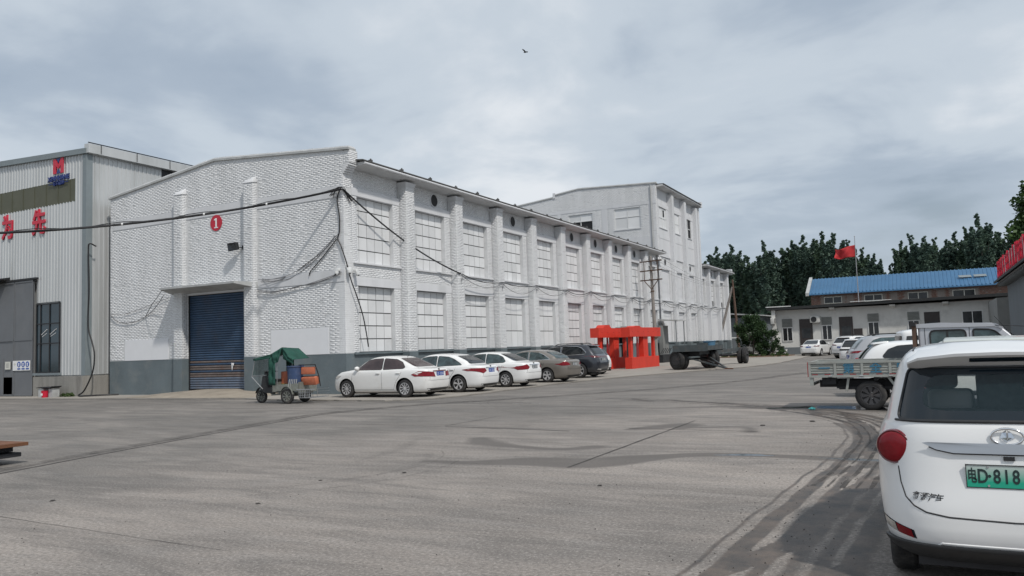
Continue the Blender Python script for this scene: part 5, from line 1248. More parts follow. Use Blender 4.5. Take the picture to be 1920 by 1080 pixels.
def owin(x0, x1, z0, z1, shutter=0., sx=2):
    f = MB(); f.box(x0, x1, YO-.02, YO-.01, z0, z1); fo = f.build('window', M['ofglass'], OF)
    f = MB(); t = .06
    for x in np.linspace(x0, x1-t, sx+1): f.box(x, x+t, YO-.07, YO-.02, z0, z1)
    for z in (z0, z1-t): f.box(x0, x1, YO-.068, YO-.021, z, z+t)
    f.build('window_frame', M['frame_white'], fo, loc=(0, 0, 0))
    if shutter:
        f = MB(); k = 6
        for j in range(k): f.box(x0, x1, YO-.09+.02*(j % 2), YO-.01, z1+.05+shutter*j/k, z1+.05+shutter*(j+1)/k-.02)
        f.build('shutter_box', M['shadecloth'], fo, loc=(0, 0, 0))
owin(-12.85, -11.9, 1.35, 2.7, .8); owin(-9.2, -8.3, 1.37, 2.78, .75); owin(-5.15, -4.2, 1.6, 2.9, .75); owin(-1.8, -.85, 1.6, 2.9, .75)
owin(2.55, 4.15, 2.0, 3.55, 0, 2)
def odoor(x0, x1, z1, extra=0):
    d = MB(); d.box(x0, x1, YO-.05, YO+.02, .1, z1); do_ = d.build('door', M['ofdoor'], OF)
    d = MB(); d.box(x0+.2, x1-.2, YO-.06, YO-.05, 1.6, z1-.9); d.build('door_glass', M['ofglass'], do_, loc=(0, 0, 0))
    if extra: d = MB(); d.box(x1+.05, x1+extra, YO-.12, YO-.02, .4, z1-1.15); d.build('side_cabinet', M['ofdoor'], OF)
odoor(-11.25, -10.05, 3.45); odoor(-7.65, -6.45, 3.5, .8); odoor(-.45, .8, 3.6, .9); 
s = MB(); s.box(-13.4, -8, YO-.05, YO, 0, .75); s.build('base_course', M['darkwall'], OF)
s = MB(); s.box(4.6, 7.4, YO-10.5, YO-.2, 0, 4.2) ; s.build('side_wing', M['greyrender'], OF)
for k, (x, z, rz, lb) in enumerate(((-9.75, 3.05, 0, 'white air conditioner outdoor unit between the first door and second window'), (-13.55, 3.05, HALF, 'white air conditioner unit on the left pier of the office'))):
    t = thing('air_conditioner', lb, 'air conditioner', (x, YO-.3 if k == 0 else YO-.75, z), rz, 'outdoor air conditioners')
    s = MB(); s.box(-.45, .45, -.18, .18, 0, .65); o = s.build('casing', M['acwhite'], t); bevel(o, .03)
    s = MB(); s.lathe([(.27, -.19), (.25, -.21), (.23, -.19)], 20, 'y', (-.1, 0, .32)); s.cyl((-.1, -.186, .32), (-.1, -.184, .32), .23, n=20); s.build('fan_grille', M['dark_steel'], t)
    s = MB(); s.beam((-.35, .3, -.05), (-.35, -.18, -.02), .04, .04); s.beam((.35, .3, -.05), (.35, -.18, -.02), .04, .04); s.build('bracket', M['dark_steel'], t)
t = thing('rain_barrel', 'small white tub standing at the office base near the bush', 'tub', (-12.6, YO-1.0, 0)); s = MB(); s.lathe([(0, 0), (.2, 0), (.25, .55), (.27, .56), (.27, .6), (.22, .56), (0, .5)], 16, 'z'); s.build('shell', M['frame_white'], t, smooth=True)
# brick building with blue roof
BB = thing('blue_roof_building', 'red brick upper building with a long blue ribbed roof behind the offices', 'building', (-2.5, 99, 0), world_coords=True)
s = MB(); s.box(-11.9, 8, 96, 102.5, 0, 6.55); s.build('wall', M['greymortar'], BB)
BR = brick_field((0, 96, 0), (1, 0, 0), (0, 0, 1), (0, -1, 0), [(-11.9, 8, 4.9, 6.5)], lambda x, z: not any(a < x < b and 5.3 < z < 6.3 for a, b in ((-10.75, -8.4), (-6.5, -4.2), (-2.1, .2), (2.1, 4.6), (-8.0,-7.5),(-3.6,-3.1),(1.0,1.5))), bw=.26, bh=.085, seed=90)
o = bricks_obj('bricks', BR, M['redbrick'], BB)
for x0, x1 in ((-10.5, -8.6), (-6.3, -4.45), (-1.95, 0.0), (2.3, 4.4)):
    f = MB(); f.box(x0, x1, 95.97, 95.99, 5.45, 6.12); fo = f.build('window', M['ofglass'], BB)
    f = MB(); t_ = .07
    for x in (x0, (x0+x1)/2, x1-t_): f.box(x, x+t_, 95.93, 95.97, 5.45, 6.12)
    for z in (5.4, 6.1): f.box(x0, x1, 95.925, 95.972, z, z+t_)
    f.build('window_frame', M['cream'], fo, loc=(0, 0, 0))
v, f = ribs(-12.0, 8.2, 0, lambda u: 1, lambda u, z, o_: (u, 95.4+z*3.9, 6.56+z*1.95+o_*1.2), pitch=.38, d=.05)
mesh_obj('roof_sheet', v, f, M['blueroof'], BB)
s = MB(); s.prism([(95.3, 6.5), (99.3, 8.44), (99.3, 8.5), (103.2, 6.5), (103.2, 6.4), (99.3, 8.4), (95.3, 6.42)], 'x', -12.0, 8.2); s.build('roof_deck', M['blueroof'], BB)
s = MB(); s.prism([(95.2, 6.35), (99.3, 8.5), (99.3, 8.75), (95.2, 6.7)], 'x', -12.35, -12.0); s.build('verge', M['slab'], BB)
for k, (x, lb) in enumerate(((3.6, 'left solar panel propped on the blue roof'), (5.0, 'right solar panel propped on the blue roof'))):
    t = thing('solar_panel', lb, 'solar panel', (x, 97.2, 7.6), .2, 'panels on the blue roof'); s = MB(); s.box(-.6, .6, -.25, .25, 0, .05); o = s.build('panel', M['fascia'], t); o.rotation_euler = (.5, 0, 0); s = MB(); s.beam((-.5, .2, -.2), (-.5, .2, .15), .04, .04); s.beam((.5, .2, -.2), (.5, .2, .15), .04, .04); s.build('bracket', M['steel'], t)
# flag
FP = thing('flag_pole', 'thin grey flag pole rising behind the offices', 'flag pole', (-6.35, 88.5, 0))
s = MB(); s.cyl((0, 0, 0), (0, 0, 7.5), .055, .045, 8); s.cyl((0, 0, 7.5), (0, 0, 11.9), .04, .03, 8); s.build('pole_shaft', M['pole'], FP); s = MB(); s.lathe([(0, 11.88), (.06, 11.94), (0, 12.02)], 8, 'z'); s.build('finial', M['pole'], FP)
nx, ny = 26, 14; v = []
for j in range(ny+1):
    for i in range(nx+1):
        u, w_ = i/nx, j/ny
        x = -1.95*u+.06*math.sin(w_*5); z = 11.05-1.25*w_*(1-.25*u)-.38*u+.12*math.sin(u*7)*u; y = .20*math.sin(u*8+w_*2.5)*u+.10*math.sin(u*15-w_*4)*u
        v.append((x, y, z))
fo = mesh_obj('flag', v, [(j*(nx+1)+i, j*(nx+1)+i+1, (j+1)*(nx+1)+i+1, (j+1)*(nx+1)+i) for j in range(ny) for i in range(nx)], M['flag'], None, smooth=True, loc=(-6.38, 88.5, 0)); tag(fo, 'red flag streaming left from the thin flag pole', 'flag')
md = fo.modifiers.new('s', 'SOLIDIFY'); md.thickness = .01

# ------------------------------------------------------------------ dark building at the right edge
DB = thing('dark_side_building', 'dark grey rendered building cut by the right edge with overhanging eaves', 'building', (8, 48, 0), world_coords=True)
s = MB(); s.box(4.75, 14, 28, 62.5, 0, 4.9); s.build('wall', M['darkwall'], DB)
s = MB(); s.prism([(4.05, 4.92), (4.05, 5.06), (9.5, 7.2), (15, 5.06), (15, 4.92), (9.5, 7.06)], 'y', 27.5, 63.8); s.build('roof', M['officedark'], DB)
s = MB(); s.box(4.2, 4.76, 27.6, 63.6, 4.84, 4.915); s.build('soffit', M['greyrender'], DB)
s = MB()
y = 30.
while y < 63: s.prism([(4.2, 4.66), (4.75, 4.66), (4.75, 4.835), (4.2, 4.835)], 'y', y, y+.12); y += .9
s.build('rafter_end', M['greyrender'], DB)
# red slogan boards along the eave, seen almost edge-on
r = random.Random(12); y = 41.35; n_ = 0
while y < 62.5:
    t = thing('roof_character', 'red framed roof character edge-on on the dark eave, %s' % ('outside the right edge' if y < 41 else ['fourteenth','thirteenth','twelfth','eleventh','tenth','ninth','eighth','seventh','sixth','fifth','fourth','third','second','first'][min(13, int((y-41)/1.55))]+' from its far end'), 'letter', (4.25, y, 5.06), group='red characters along the dark eave')
    s = MB()
    for q in range(4): s.beam((r.uniform(-.05, .05), -.45+q*.3, 0), (r.uniform(-.05, .05), -.45+q*.3, 1.15+r.uniform(-.1, .15)), .07, .09)
    for q in range(3): s.beam((0, -.5, .2+q*.4), (0, .5, .25+q*.4+r.uniform(-.08, .08)), .06, .09)
    s.build('strokes', M['red_letter'], t)
    s = MB(); s.beam((0, -.5, 0), (0, -.5, 1.2), .03, .03); s.beam((0, .5, 0), (.7, .5, .35), .03, .03); s.build('support', M['steel'], t)
    y += 1.55; n_ += 1
# dim shed beyond the hall
SH = thing('end_shed', 'dark walled shed with a pale sheet roof beyond the end of the hall', 'shed', (-19.5, 100, 0), world_coords=True)
s = MB(); s.box(-24, -17.6, 97, 103, 0, 4.3); s.build('wall', M['darkwall'], SH)
s = MB(); s.prism([(-24.3, 5.0), (-17.0, 4.35), (-17.0, 4.48), (-24.3, 5.15)], 'y', 96.2, 103.5); s.build('roof', M['slab'], SH)
s = MB(); s.box(-19.6, -18.0, 96.95, 96.99, 0, 3.2); s.build('side_opening', M['greyrender'], SH)
# boundary wall and small things further back
WB = thing('boundary_wall', 'low rendered boundary wall between the shed and the offices', 'wall', (-16, 104, 0)); s = MB(); s.box(-3, 4.5, -.12, .12, 0, 2.6); s.build('wall_body', M['greyrender'], WB)
bd = thing('flying_bird', 'tiny dark bird flying high in the cloudy sky', 'bird', (-29.5, 60, 27.2))
bdm = MB(); bdm.lathe([(0, -.22), (.05, -.12), (.065, 0), (.04, .14), (0, .26)], 8, 'x'); bdm.build('torso', M['dark_steel'], bd)
for sy in (-1, 1):
    s = MB(); s.add([(.06, sy*.03, .0), (-.08, sy*.03, .0), (-.13, sy*.42, .13), (-.02, sy*.5, .12), (.05, sy*.28, .08), (0, sy*.04, .03)], [(0, 1, 2, 3, 4), (5, 4, 3, 2, 1), (0, 4, 5)]); s.build('wing', M['dark_steel'], bd, fix=False)

# ------------------------------------------------------------------ trees
def leaf_arrays(centres, radii, count, size, rng, flat=.0):
    """scatter two-triangle leaves around centre points"""
    k = rng.integers(0, len(centres), count); c = centres[k]; rr = radii[k][:, None]
    d = rng.normal(0, 1, (count, 3)); d /= np.linalg.norm(d, axis=1)[:, None]; p = c+d*rr*(rng.random((count, 1))**.45)
    a = rng.normal(0, 1, (count, 3)); a[:, 2] *= .6; a /= np.linalg.norm(a, axis=1)[:, None]
    b = np.cross(a, rng.normal(0, 1, (count, 3))); b /= np.linalg.norm(b, axis=1)[:, None]
    s = size*(.6+.8*rng.random((count, 1)))
    q = np.stack([p-a*s*.6, p-b*s*.38, p+a*s*.6, p+b*s*.38], 1); return q
def quads_mesh(name, q, m):
    me = bpy.data.meshes.new(name); n = len(q); v = q.reshape(-1, 3)
    me.vertices.add(len(v)); me.vertices.foreach_set('co', v.ravel()); me.loops.add(n*4); me.loops.foreach_set('vertex_index', np.arange(n*4))
    me.polygons.add(n); me.polygons.foreach_set('loop_start', np.arange(n)*4); me.update(); me.validate(); me.materials.append(m); return me
def poplar(seed, H=13, n=7500, spread=.26, leaf=.26, m='poplar', base=.12, width=1.):
    rng = np.random.default_rng(seed); r = random.Random(seed); tr_ = MB(); cs, rs = [], []
    tr_.tube([(0, 0, -.2), (.05, 0, H*.3), (0, .05, H*.6), (.03, 0, H*.93)], [.24, .18, .11, .03], 8)
    nb = 46
    for k in range(nb):
        h = H*(base+.70*(k/nb)**.9); a = r.uniform(0, 6.28); L_ = H*(.34-.20*(k/nb))*r.uniform(.75, 1.2); tilt = spread*r.uniform(.8, 1.6)*width
        d = Vector((math.cos(a)*math.sin(tilt), math.sin(a)*math.sin(tilt), math.cos(tilt)))
        p0 = Vector((0, 0, h)); p1 = p0+Vector((d.x*1.5, d.y*1.5, d.z*.6)).normalized()*L_*.4; p2 = p1+(d+Vector((0, 0, .35))).normalized()*L_*.7
        tr_.tube([p0, p1, p2], [.06, .04, .012], 5)
        for t in np.linspace(.2, 1.0, 14):
            q = p0.lerp(p1, t/.5) if t < .5 else p1.lerp(p2, (t-.5)/.5); cs.append(q+Vector((r.gauss(0, .1), r.gauss(0, .1), 0))); rs.append(.50*(1.12-.98*t)*r.uniform(.7, 1.3)*(1.15 if width > 1 else 1)+.05)
    for t in np.linspace(.6, 1.0, 34): cs.append(Vector((r.gauss(0, .12), r.gauss(0, .12), H*t))); rs.append(1.1*(1.02-t)*r.uniform(.6, 1.2)+.10)
    q = leaf_arrays(np.array([tuple(c) for c in cs]), np.array(rs), n, leaf, rng)
    return tr_, quads_mesh('crown', q, M[m])
TREES = []
for k in range(6):
    tb, cm = poplar(100+k, 13, 26000, .24+.04*(k % 3), .21, 'poplar' if k % 3 else 'poplar2', .10, 1.0 if k % 2 else 1.25)
    to = tb.build('trunk', M['bark'], smooth=50); tme = to.data; bpy.data.objects.remove(to); TREES.append((tme, cm))
r = random.Random(21)
spots = []  # x, y, height
for x, h in ((-31.5, 15.2), (-29.3, 16.8), (-27.0, 16.9), (-24.3, 14.6), (-21.3, 16.6), (-19.6, 15.6), (-18.0, 16.9), (-16.0, 17.2), (-14.6, 16.2), (-13.0, 17.1), (-11.4, 16.6), (-9.9, 15.8), (-8.2, 14.6), (-6.4, 13.2), (-4.6, 12.0), (-3.0, 14.8), (-1.6, 15.7), (0.0, 15.0), (1.2, 15.6), (2.6, 15.0), (3.9, 16.1), (5.2, 16.4), (6.4, 17.4), (7.6, 16.4), (9.0, 15.2), (10.5, 15.5)):
    spots.append((x, 124+r.uniform(-4, 5), h))
for x, h in ((-34, 12), (-26, 12.2), (-23, 12.5), (-17, 13.5), (-12, 13), (-7.5, 11.6), (-5.5, 10.8), (-2, 12), (2, 12), (6, 12.5), (11.5, 13)): spots.append((x*1.06, 133+r.uniform(-3, 3), h))
order = ['tallest', 'pointed', 'narrow', 'broad', 'short', 'ragged']
for k, (x, y, h) in enumerate(spots):
    if y < 131:
        front = sorted(q[0] for q in spots if q[1] < 131); ordn = ['nearest', 'second', 'third', 'fourth', 'fifth', 'sixth', 'seventh', 'eighth', 'ninth', 'tenth', 'eleventh', 'twelfth', 'thirteenth', 'fourteenth']
        if x < -23: L_ = [q for q in front if q < -23]; lb = '%s dark poplar to the white hall end, in the front tree row' % ordn[L_.index(x)]; gp = 'front row poplars by the hall end'
        elif x < -9.5: L_ = [q for q in front if -23 <= q < -9.5][::-1]; lb = '%s dark poplar leftwards from the red flag, in the front row' % ordn[L_.index(x)]; gp = 'front row poplars left of the flag'
        else: L_ = [q for q in front if q >= -9.5]; lb = '%s dark poplar rightwards from the red flag, above the blue roof' % ordn[L_.index(x)]; gp = 'front row poplars right of the flag'
    else: lb = 'dark poplar in the second row behind the front poplars'; gp = 'second row poplars'
    t = thing('poplar_tree', lb, 'tree', (x, y, 0), r.uniform(0, 6.28), gp)
    tme, cm = TREES[k % 6]; sc = h/13*.98; sx = sc*r.uniform(.9, 1.1)
    shared('trunk', tme, t, (0, 0, 0), scale=(sx, sx, sc)); shared('crown', cm, t, (0, 0, 0), scale=(sx, sx, sc))
# broadleaf tree on the right
def broad(seed, H, R, n, leaf, m, z0=.3, blobs=60, trunk=.3):
    rng = np.random.default_rng(seed); r = random.Random(seed); tb = MB(); cs, rs = [], []
    tb.tube([(0, 0, -.1), (.1, 0, H*.35), (0, .1, H*.7)], [trunk, trunk*.7, trunk*.3], 9)
    for k in range(blobs):
        a = r.uniform(0, 6.28); u = r.random(); z = H*(z0+(1-z0)*u**.9); rad = R*math.sqrt(max(.04, 1-((z/H-(z0+.25))/(1-z0-.22))**2))*r.uniform(.45, 1.0)
        p = Vector((math.cos(a)*rad, math.sin(a)*rad, min(z, H*.97))); st_ = Vector((0, 0, H*min(.65, z/H*.62)))
        mid = st_.lerp(p, .55)+Vector((0, 0, -.04*H)); tb.tube([st_, mid, p], [trunk*.3, trunk*.16, .015], 5)
        for t in (.7, .85, 1.): cs.append(mid.lerp(p, (t-.5)*2)); rs.append(R*.19*r.uniform(.6, 1.3))
    return tb, quads_mesh('crown', leaf_arrays(np.array([tuple(c) for c in cs]), np.array(rs), n, leaf, rng), M[m])
for x, y, H, R, lb, sd_ in ((8.3, 66, 12.8, 3.6, 'large bright green tree rising above the dark building at the right edge', 5), (12.5, 72, 14, 4.2, 'green tree further back at the right edge', 6)):
    tb, cm = broad(sd_, H, R, 26000, .24, 'broad', .25, 90)
    t = thing('broadleaf_tree', lb, 'tree', (x, y, 0)); tb.build('trunk', M['bark'], t, smooth=50); shared('crown', cm, t, (0, 0, 0))
tb, cm = broad(8, 3.9, 1.9, 13000, .13, 'bushleaf', .02, 70, .07)
t = thing('roadside_bush', 'big loose green bush beyond the trailer near the office corner', 'bush', (-14.9, 76.5, 0)); tb.build('stems', M['bark'], t, smooth=50); shared('foliage', cm, t, (0, 0, 0))
tb, cm = broad(9, 2.4, 1.3, 5000, .12, 'bushleaf', .02, 40, .05)
t = thing('roadside_bush', 'smaller straggly bush right of the big bush', 'bush', (-13.0, 75.6, 0)); tb.build('stems', M['bark'], t, smooth=50); shared('foliage', cm, t, (0, 0, 0))
# earth edge round the bush
s = MB(); pts = [(-17.5, 74), (-15, 73.6), (-13, 73.9), (-11.6, 74.6), (-11.4, 78), (-17, 80)]
s.prism(pts, 'z', .0, .12); struct(s.build('planting_bed', mat('dry_earth', (.20, .13, .09), .95, var=.3, vscale=3, coords='World')))
def weeds():
    r = random.Random(4); rng = np.random.default_rng(4); cs = []
    for _ in range(60): cs.append((r.uniform(-17.4, -11.5), r.uniform(73.7, 76), .18))
    for _ in range(25): x = r.uniform(-38.5, -36.5); cs.append((x, 23.7+r.uniform(-.1, .15), .07))
    q = leaf_arrays(np.array(cs), np.full(len(cs), .16), 2200, .10, rng); me = quads_mesh('weeds', q, M['weed']); o = bpy.data.objects.new('weeds', me); C.objects.link(o); o['kind'] = 'stuff'; tag(o, 'weeds round the bush and along the workshop plinth', 'weeds')
weeds()

# ------------------------------------------------------------------ cars
def rows_interp(rows, k=5):
    R = np.array(rows, float); P = np.vstack([2*R[0]-R[1], R, 2*R[-1]-R[-2]]); out = []
    for i in range(1, len(P)-2):
        a, b, c, d = P[i-1:i+3]
        for q in range(k):
            t = q/k; v = .5*((2*b)+(c-a)*t+(2*a-5*b+4*c-d)*t*t+(3*b-a-3*c+d)*t**3)
            lo, hi = np.minimum(b, c), np.maximum(b, c); out.append(np.clip(v, lo, hi))
    out.append(R[-1]); return np.array(out)
def loft(rows, n=96, p=6., q=6., k=5, qb=None):
    S = rows_interp(rows, k); v, f = [], []; m = len(S)
    for z, xr, xf, w in S:
        a = (xf-xr)/2; xc = (xf+xr)/2
        for i in range(n):
            t = 2*math.pi*(i+.5)/n; c, s = math.cos(t), math.sin(t)
            v.append((xc+a*math.copysign(abs(c)**(2/p), c), w*math.copysign(abs(s)**(2/q), s), z))
    f = [(j*n+i, j*n+(i+1) % n, (j+1)*n+(i+1) % n, (j+1)*n+i) for j in range(m-1) for i in range(n)]
    f += [tuple(range(n-1, -1, -1)), tuple(range((m-1)*n, m*n))]
    return v, f
def apply_mod(o):
    dg = bpy.context.evaluated_depsgraph_get(); me = bpy.data.meshes.new_from_object(o.evaluated_get(dg)); o.modifiers.clear(); old = o.data; o.data = me; me.name = o.name
    return o
def boolean(o, cutter, op='DIFFERENCE'):
    md = o.modifiers.new('b', 'BOOLEAN'); md.object = cutter; md.operation = op; md.solver = 'EXACT'
    try: md.material_mode = 'TRANSFER'
    except Exception: pass
    bpy.context.view_layer.update(); apply_mod(o); bpy.data.objects.remove(cutter)
class Skin:
    """projects flat outlines onto a body surface"""
    def __init__(s, v, f): s.t = BVHTree.FromPolygons([Vector(p) for p in v], f)
    def hit(s, kind, a, b, off):
        if kind == 'L': o, d = Vector((a, 4, b)), Vector((0, -1, 0))
        elif kind == 'R': o, d = Vector((a, -4, b)), Vector((0, 1, 0))
        elif kind == 'B': o, d = Vector((-6, a, b)), Vector((1, 0, 0))
        elif kind == 'F': o, d = Vector((6, a, b)), Vector((-1, 0, 0))
        elif kind == 'T': o, d = Vector((a, b, 5)), Vector((0, 0, -1))
        h, n, _, _ = s.t.ray_cast(o, d)
        if h is None: return None
        if n.dot(d) > 0: n = -n
        return h+n*off
    def patch(s, kind, poly, off=.006, rings=5, dens=.12):
        P = []
        for (x0, y0), (x1, y1) in zip(poly, poly[1:]+poly[:1]):
            m = max(1, int(math.hypot(x1-x0, y1-y0)/dens))
            P += [(x0+(x1-x0)*i/m, y0+(y1-y0)*i/m) for i in range(m)]
        c = (sum(p[0] for p in P)/len(P), sum(p[1] for p in P)/len(P)); v, f = [], []; n = len(P)
        for j in range(rings):
            t = 1-j/rings
            for p in P:
                q = (c[0]+(p[0]-c[0])*t, c[1]+(p[1]-c[1])*t); h = s.hit(kind, q[0], q[1], off)
                v.append(h if h is not None else (v[-1] if v else Vector((0, 0, -5))))
        v.append(s.hit(kind, c[0], c[1], off) or v[-1])
        f = [(j*n+i, j*n+(i+1) % n, (j+1)*n+(i+1) % n, (j+1)*n+i) for j in range(rings-1) for i in range(n)] + [((rings-1)*n+i, (rings-1)*n+(i+1) % n, rings*n) for i in range(n)]
        if kind in ('L', 'F', 'T'): pass
        return v, f
    def line(s, kind, pts, off=.0, st=.08):
        P = []
        for (x0, y0), (x1, y1) in zip(pts[:-1], pts[1:]):
            m = max(1, int(math.hypot(x1-x0, y1-y0)/st)); P += [(x0+(x1-x0)*i/m, y0+(y1-y0)*i/m) for i in range(m)]
        P.append(pts[-1]); return [h for h in (s.hit(kind, a, b, off) for a, b in P) if h is not None]
def rnd(poly, it=2):
    rad = .045*it; o = []; n = len(poly)
    for i in range(n):
        p0, p, p1 = Vector(poly[i-1]), Vector(poly[i]), Vector(poly[(i+1) % n]); a = p0-p; b = p1-p
        ra, rb = min(rad, a.length*.45), min(rad, b.length*.45); A_ = p+a.normalized()*ra; B_ = p+b.normalized()*rb
        for t in (0, .33, .67, 1.): q = A_*(1-t)**2+p*(2*t*(1-t))+B_*t*t; o.append((q.x, q.y))
    return o
SEDAN = [(.17,-2.02,2.0,.70),(.22,-2.18,2.12,.80),(.32,-2.25,2.19,.845),(.50,-2.28,2.22,.862),(.66,-2.275,2.20,.868),(.78,-2.25,2.12,.866),(.86,-2.235,2.00,.858),(.92,-2.22,1.80,.845),(.965,-2.18,1.50,.825),(.99,-2.10,1.25,.80),(1.01,-1.92,1.10,.775),(1.04,-1.74,1.01,.76),(1.16,-1.46,.82,.725),(1.28,-1.18,.62,.678),(1.36,-.98,.44,.64),(1.41,-.83,.28,.59),(1.44,-.69,.14,.50),(1.46,-.5,-.02,.36),(1.468,-.35,-.12,.18)]
SUV = [(.24,-2.05,2.1,.75),(.32,-2.25,2.25,.86),(.45,-2.31,2.36,.92),(.7,-2.32,2.38,.935),(.88,-2.28,2.30,.932),(.98,-2.25,2.1,.92),(1.05,-2.22,1.7,.89),(1.10,-2.19,1.25,.86),(1.14,-2.15,1.1,.845),(1.3,-2.02,.85,.80),(1.45,-1.88,.60,.75),(1.56,-1.76,.38,.70),(1.62,-1.65,.2,.64),(1.66,-1.4,.0,.52),(1.68,-1.1,-.2,.3),(1.685,-.9,-.4,.12)]
HATCH = [(.18,-1.68,1.75,.7),(.28,-1.83,1.9,.79),(.5,-1.87,1.98,.82),(.7,-1.86,1.96,.825),(.84,-1.82,1.85,.82),(.93,-1.78,1.5,.80),(.98,-1.75,1.15,.775),(1.02,-1.72,1.02,.76),(1.2,-1.58,.75,.72),(1.35,-1.42,.48,.66),(1.43,-1.25,.3,.60),(1.47,-1.1,.1,.5),(1.50,-.8,-.1,.32),(1.505,-.6,-.3,.12)]
VAN = [(.22,-1.88,1.85,.70),(.3,-1.95,1.98,.78),(.6,-1.98,2.02,.81),(.9,-1.97,1.98,.81),(1.02,-1.96,1.8,.80),(1.12,-1.95,1.66,.79),(1.4,-1.92,1.42,.76),(1.65,-1.88,1.2,.72),(1.76,-1.82,1.05,.66),(1.81,-1.65,.85,.54),(1.84,-1.3,.5,.3),(1.845,-1.0,.2,.12)]
SEDAN = [(z, a, b-(.16 if b > 1.9 else (.08 if b > 1.4 else 0)), w) for z, a, b, w in SEDAN]
SEDAN2 = [(z*1.005, a-(.14 if 1.1 < z < 1.43 else 0)-(.03 if z < 1 else 0), b, w*1.02) for z, a, b, w in SEDAN]
FASTSIDE = [[(-.28,.99),(.93,.99),(.70,1.13),(.38,1.33),(.10,1.375),(-.28,1.385)], [(-.34,.99),(-1.42,1.03),(-1.30,1.12),(-1.05,1.26),(-.80,1.345),(-.34,1.385)]]
KINDC = {
 'sedan': dict(rows=SEDAN, wr=.315, ax=(-1.30, 1.30), tw=.20, q=6.5,
    side=[rnd([(-.28,.985),(.93,.985),(.70,1.12),(.38,1.33),(.10,1.375),(-.28,1.385)],1), rnd([(-.34,.985),(-1.20,1.01),(-1.28,1.06),(-1.12,1.24),(-.86,1.345),(-.34,1.385)],1)],
    rear=[(-.56,1.065),(.56,1.065),(.60,1.10),(.50,1.375),(-.50,1.375),(-.60,1.10)], front=[(-.60,1.06),(.60,1.06),(.50,1.36),(-.50,1.36)],
    tail=[[(.40,.70),(.80,.70),(.84,.88),(.50,.89),(.36,.84)]], plate=(.0,.80), doors=[1.02,-.31,-1.1], dz=(.28,.97), handle=.86),
 'suv': dict(rows=SUV, wr=.37, ax=(-1.36, 1.40), tw=.23, q=6.5,
    side=[rnd([(-.30,1.13),(.95,1.13),(.62,1.38),(.36,1.53),(-.30,1.57)],1), rnd([(-.36,1.13),(-1.62,1.17),(-1.70,1.25),(-1.45,1.48),(-1.2,1.56),(-.36,1.575)],1)],
    rear=[(-.62,1.18),(.62,1.18),(.54,1.52),(-.54,1.52)], front=[(-.66,1.18),(.66,1.18),(.56,1.53),(-.56,1.53)],
    tail=[[(.30,.98),(.80,1.0),(.87,1.06),(.80,1.09),(.32,1.04)]], plate=(.0,.85), doors=[1.05,-.33,-1.25], dz=(.35,1.1), handle=.98),
 'hatch': dict(rows=HATCH, wr=.30, ax=(-1.18, 1.22), tw=.18, q=6.,
    side=[rnd([(-.20,.99),(.98,.99),(.66,1.20),(.36,1.36),(-.20,1.40)],1), rnd([(-.26,.99),(-1.10,1.02),(-1.20,1.1),(-1.05,1.28),(-.8,1.37),(-.26,1.40)],1)],
    rear=[(-.56,1.03),(.56,1.03),(.48,1.38),(-.48,1.38)], front=[(-.58,1.05),(.58,1.05),(.5,1.38),(-.5,1.38)],
    tail=[rnd([(.58,.76),(.79,.76),(.80,1.0),(.62,1.02)],1)], plate=(.0,.70), doors=[1.05,-.23,-1.05], dz=(.28,.97), handle=.86),
 'van': dict(rows=VAN, wr=.30, ax=(-1.2, 1.3), tw=.18, q=7.,
    side=[rnd([(.2,1.14),(1.45,1.14),(1.22,1.48),(1.05,1.6),(.2,1.62)],1), [(-1.0,1.16),(.12,1.16),(.12,1.62),(-1.0,1.62)], [(-1.78,1.18),(-1.08,1.16),(-1.08,1.62),(-1.72,1.60)]],
    rear=[(-.6,1.15),(.6,1.15),(.56,1.62),(-.56,1.62)], front=[(-.64,1.15),(.64,1.15),(.58,1.6),(-.58,1.6)],
    tail=[[(.66,.7),(.77,.7),(.76,1.1),(.68,1.1)]], plate=(.0,.62), doors=[1.3,.16,-1.04], dz=(.28,1.1), handle=.95),
}
def oval(cx, cy, rx, ry, n=20): return [(cx+rx*math.cos(2*math.pi*i/n), cy+ry*math.sin(2*math.pi*i/n)) for i in range(n)]
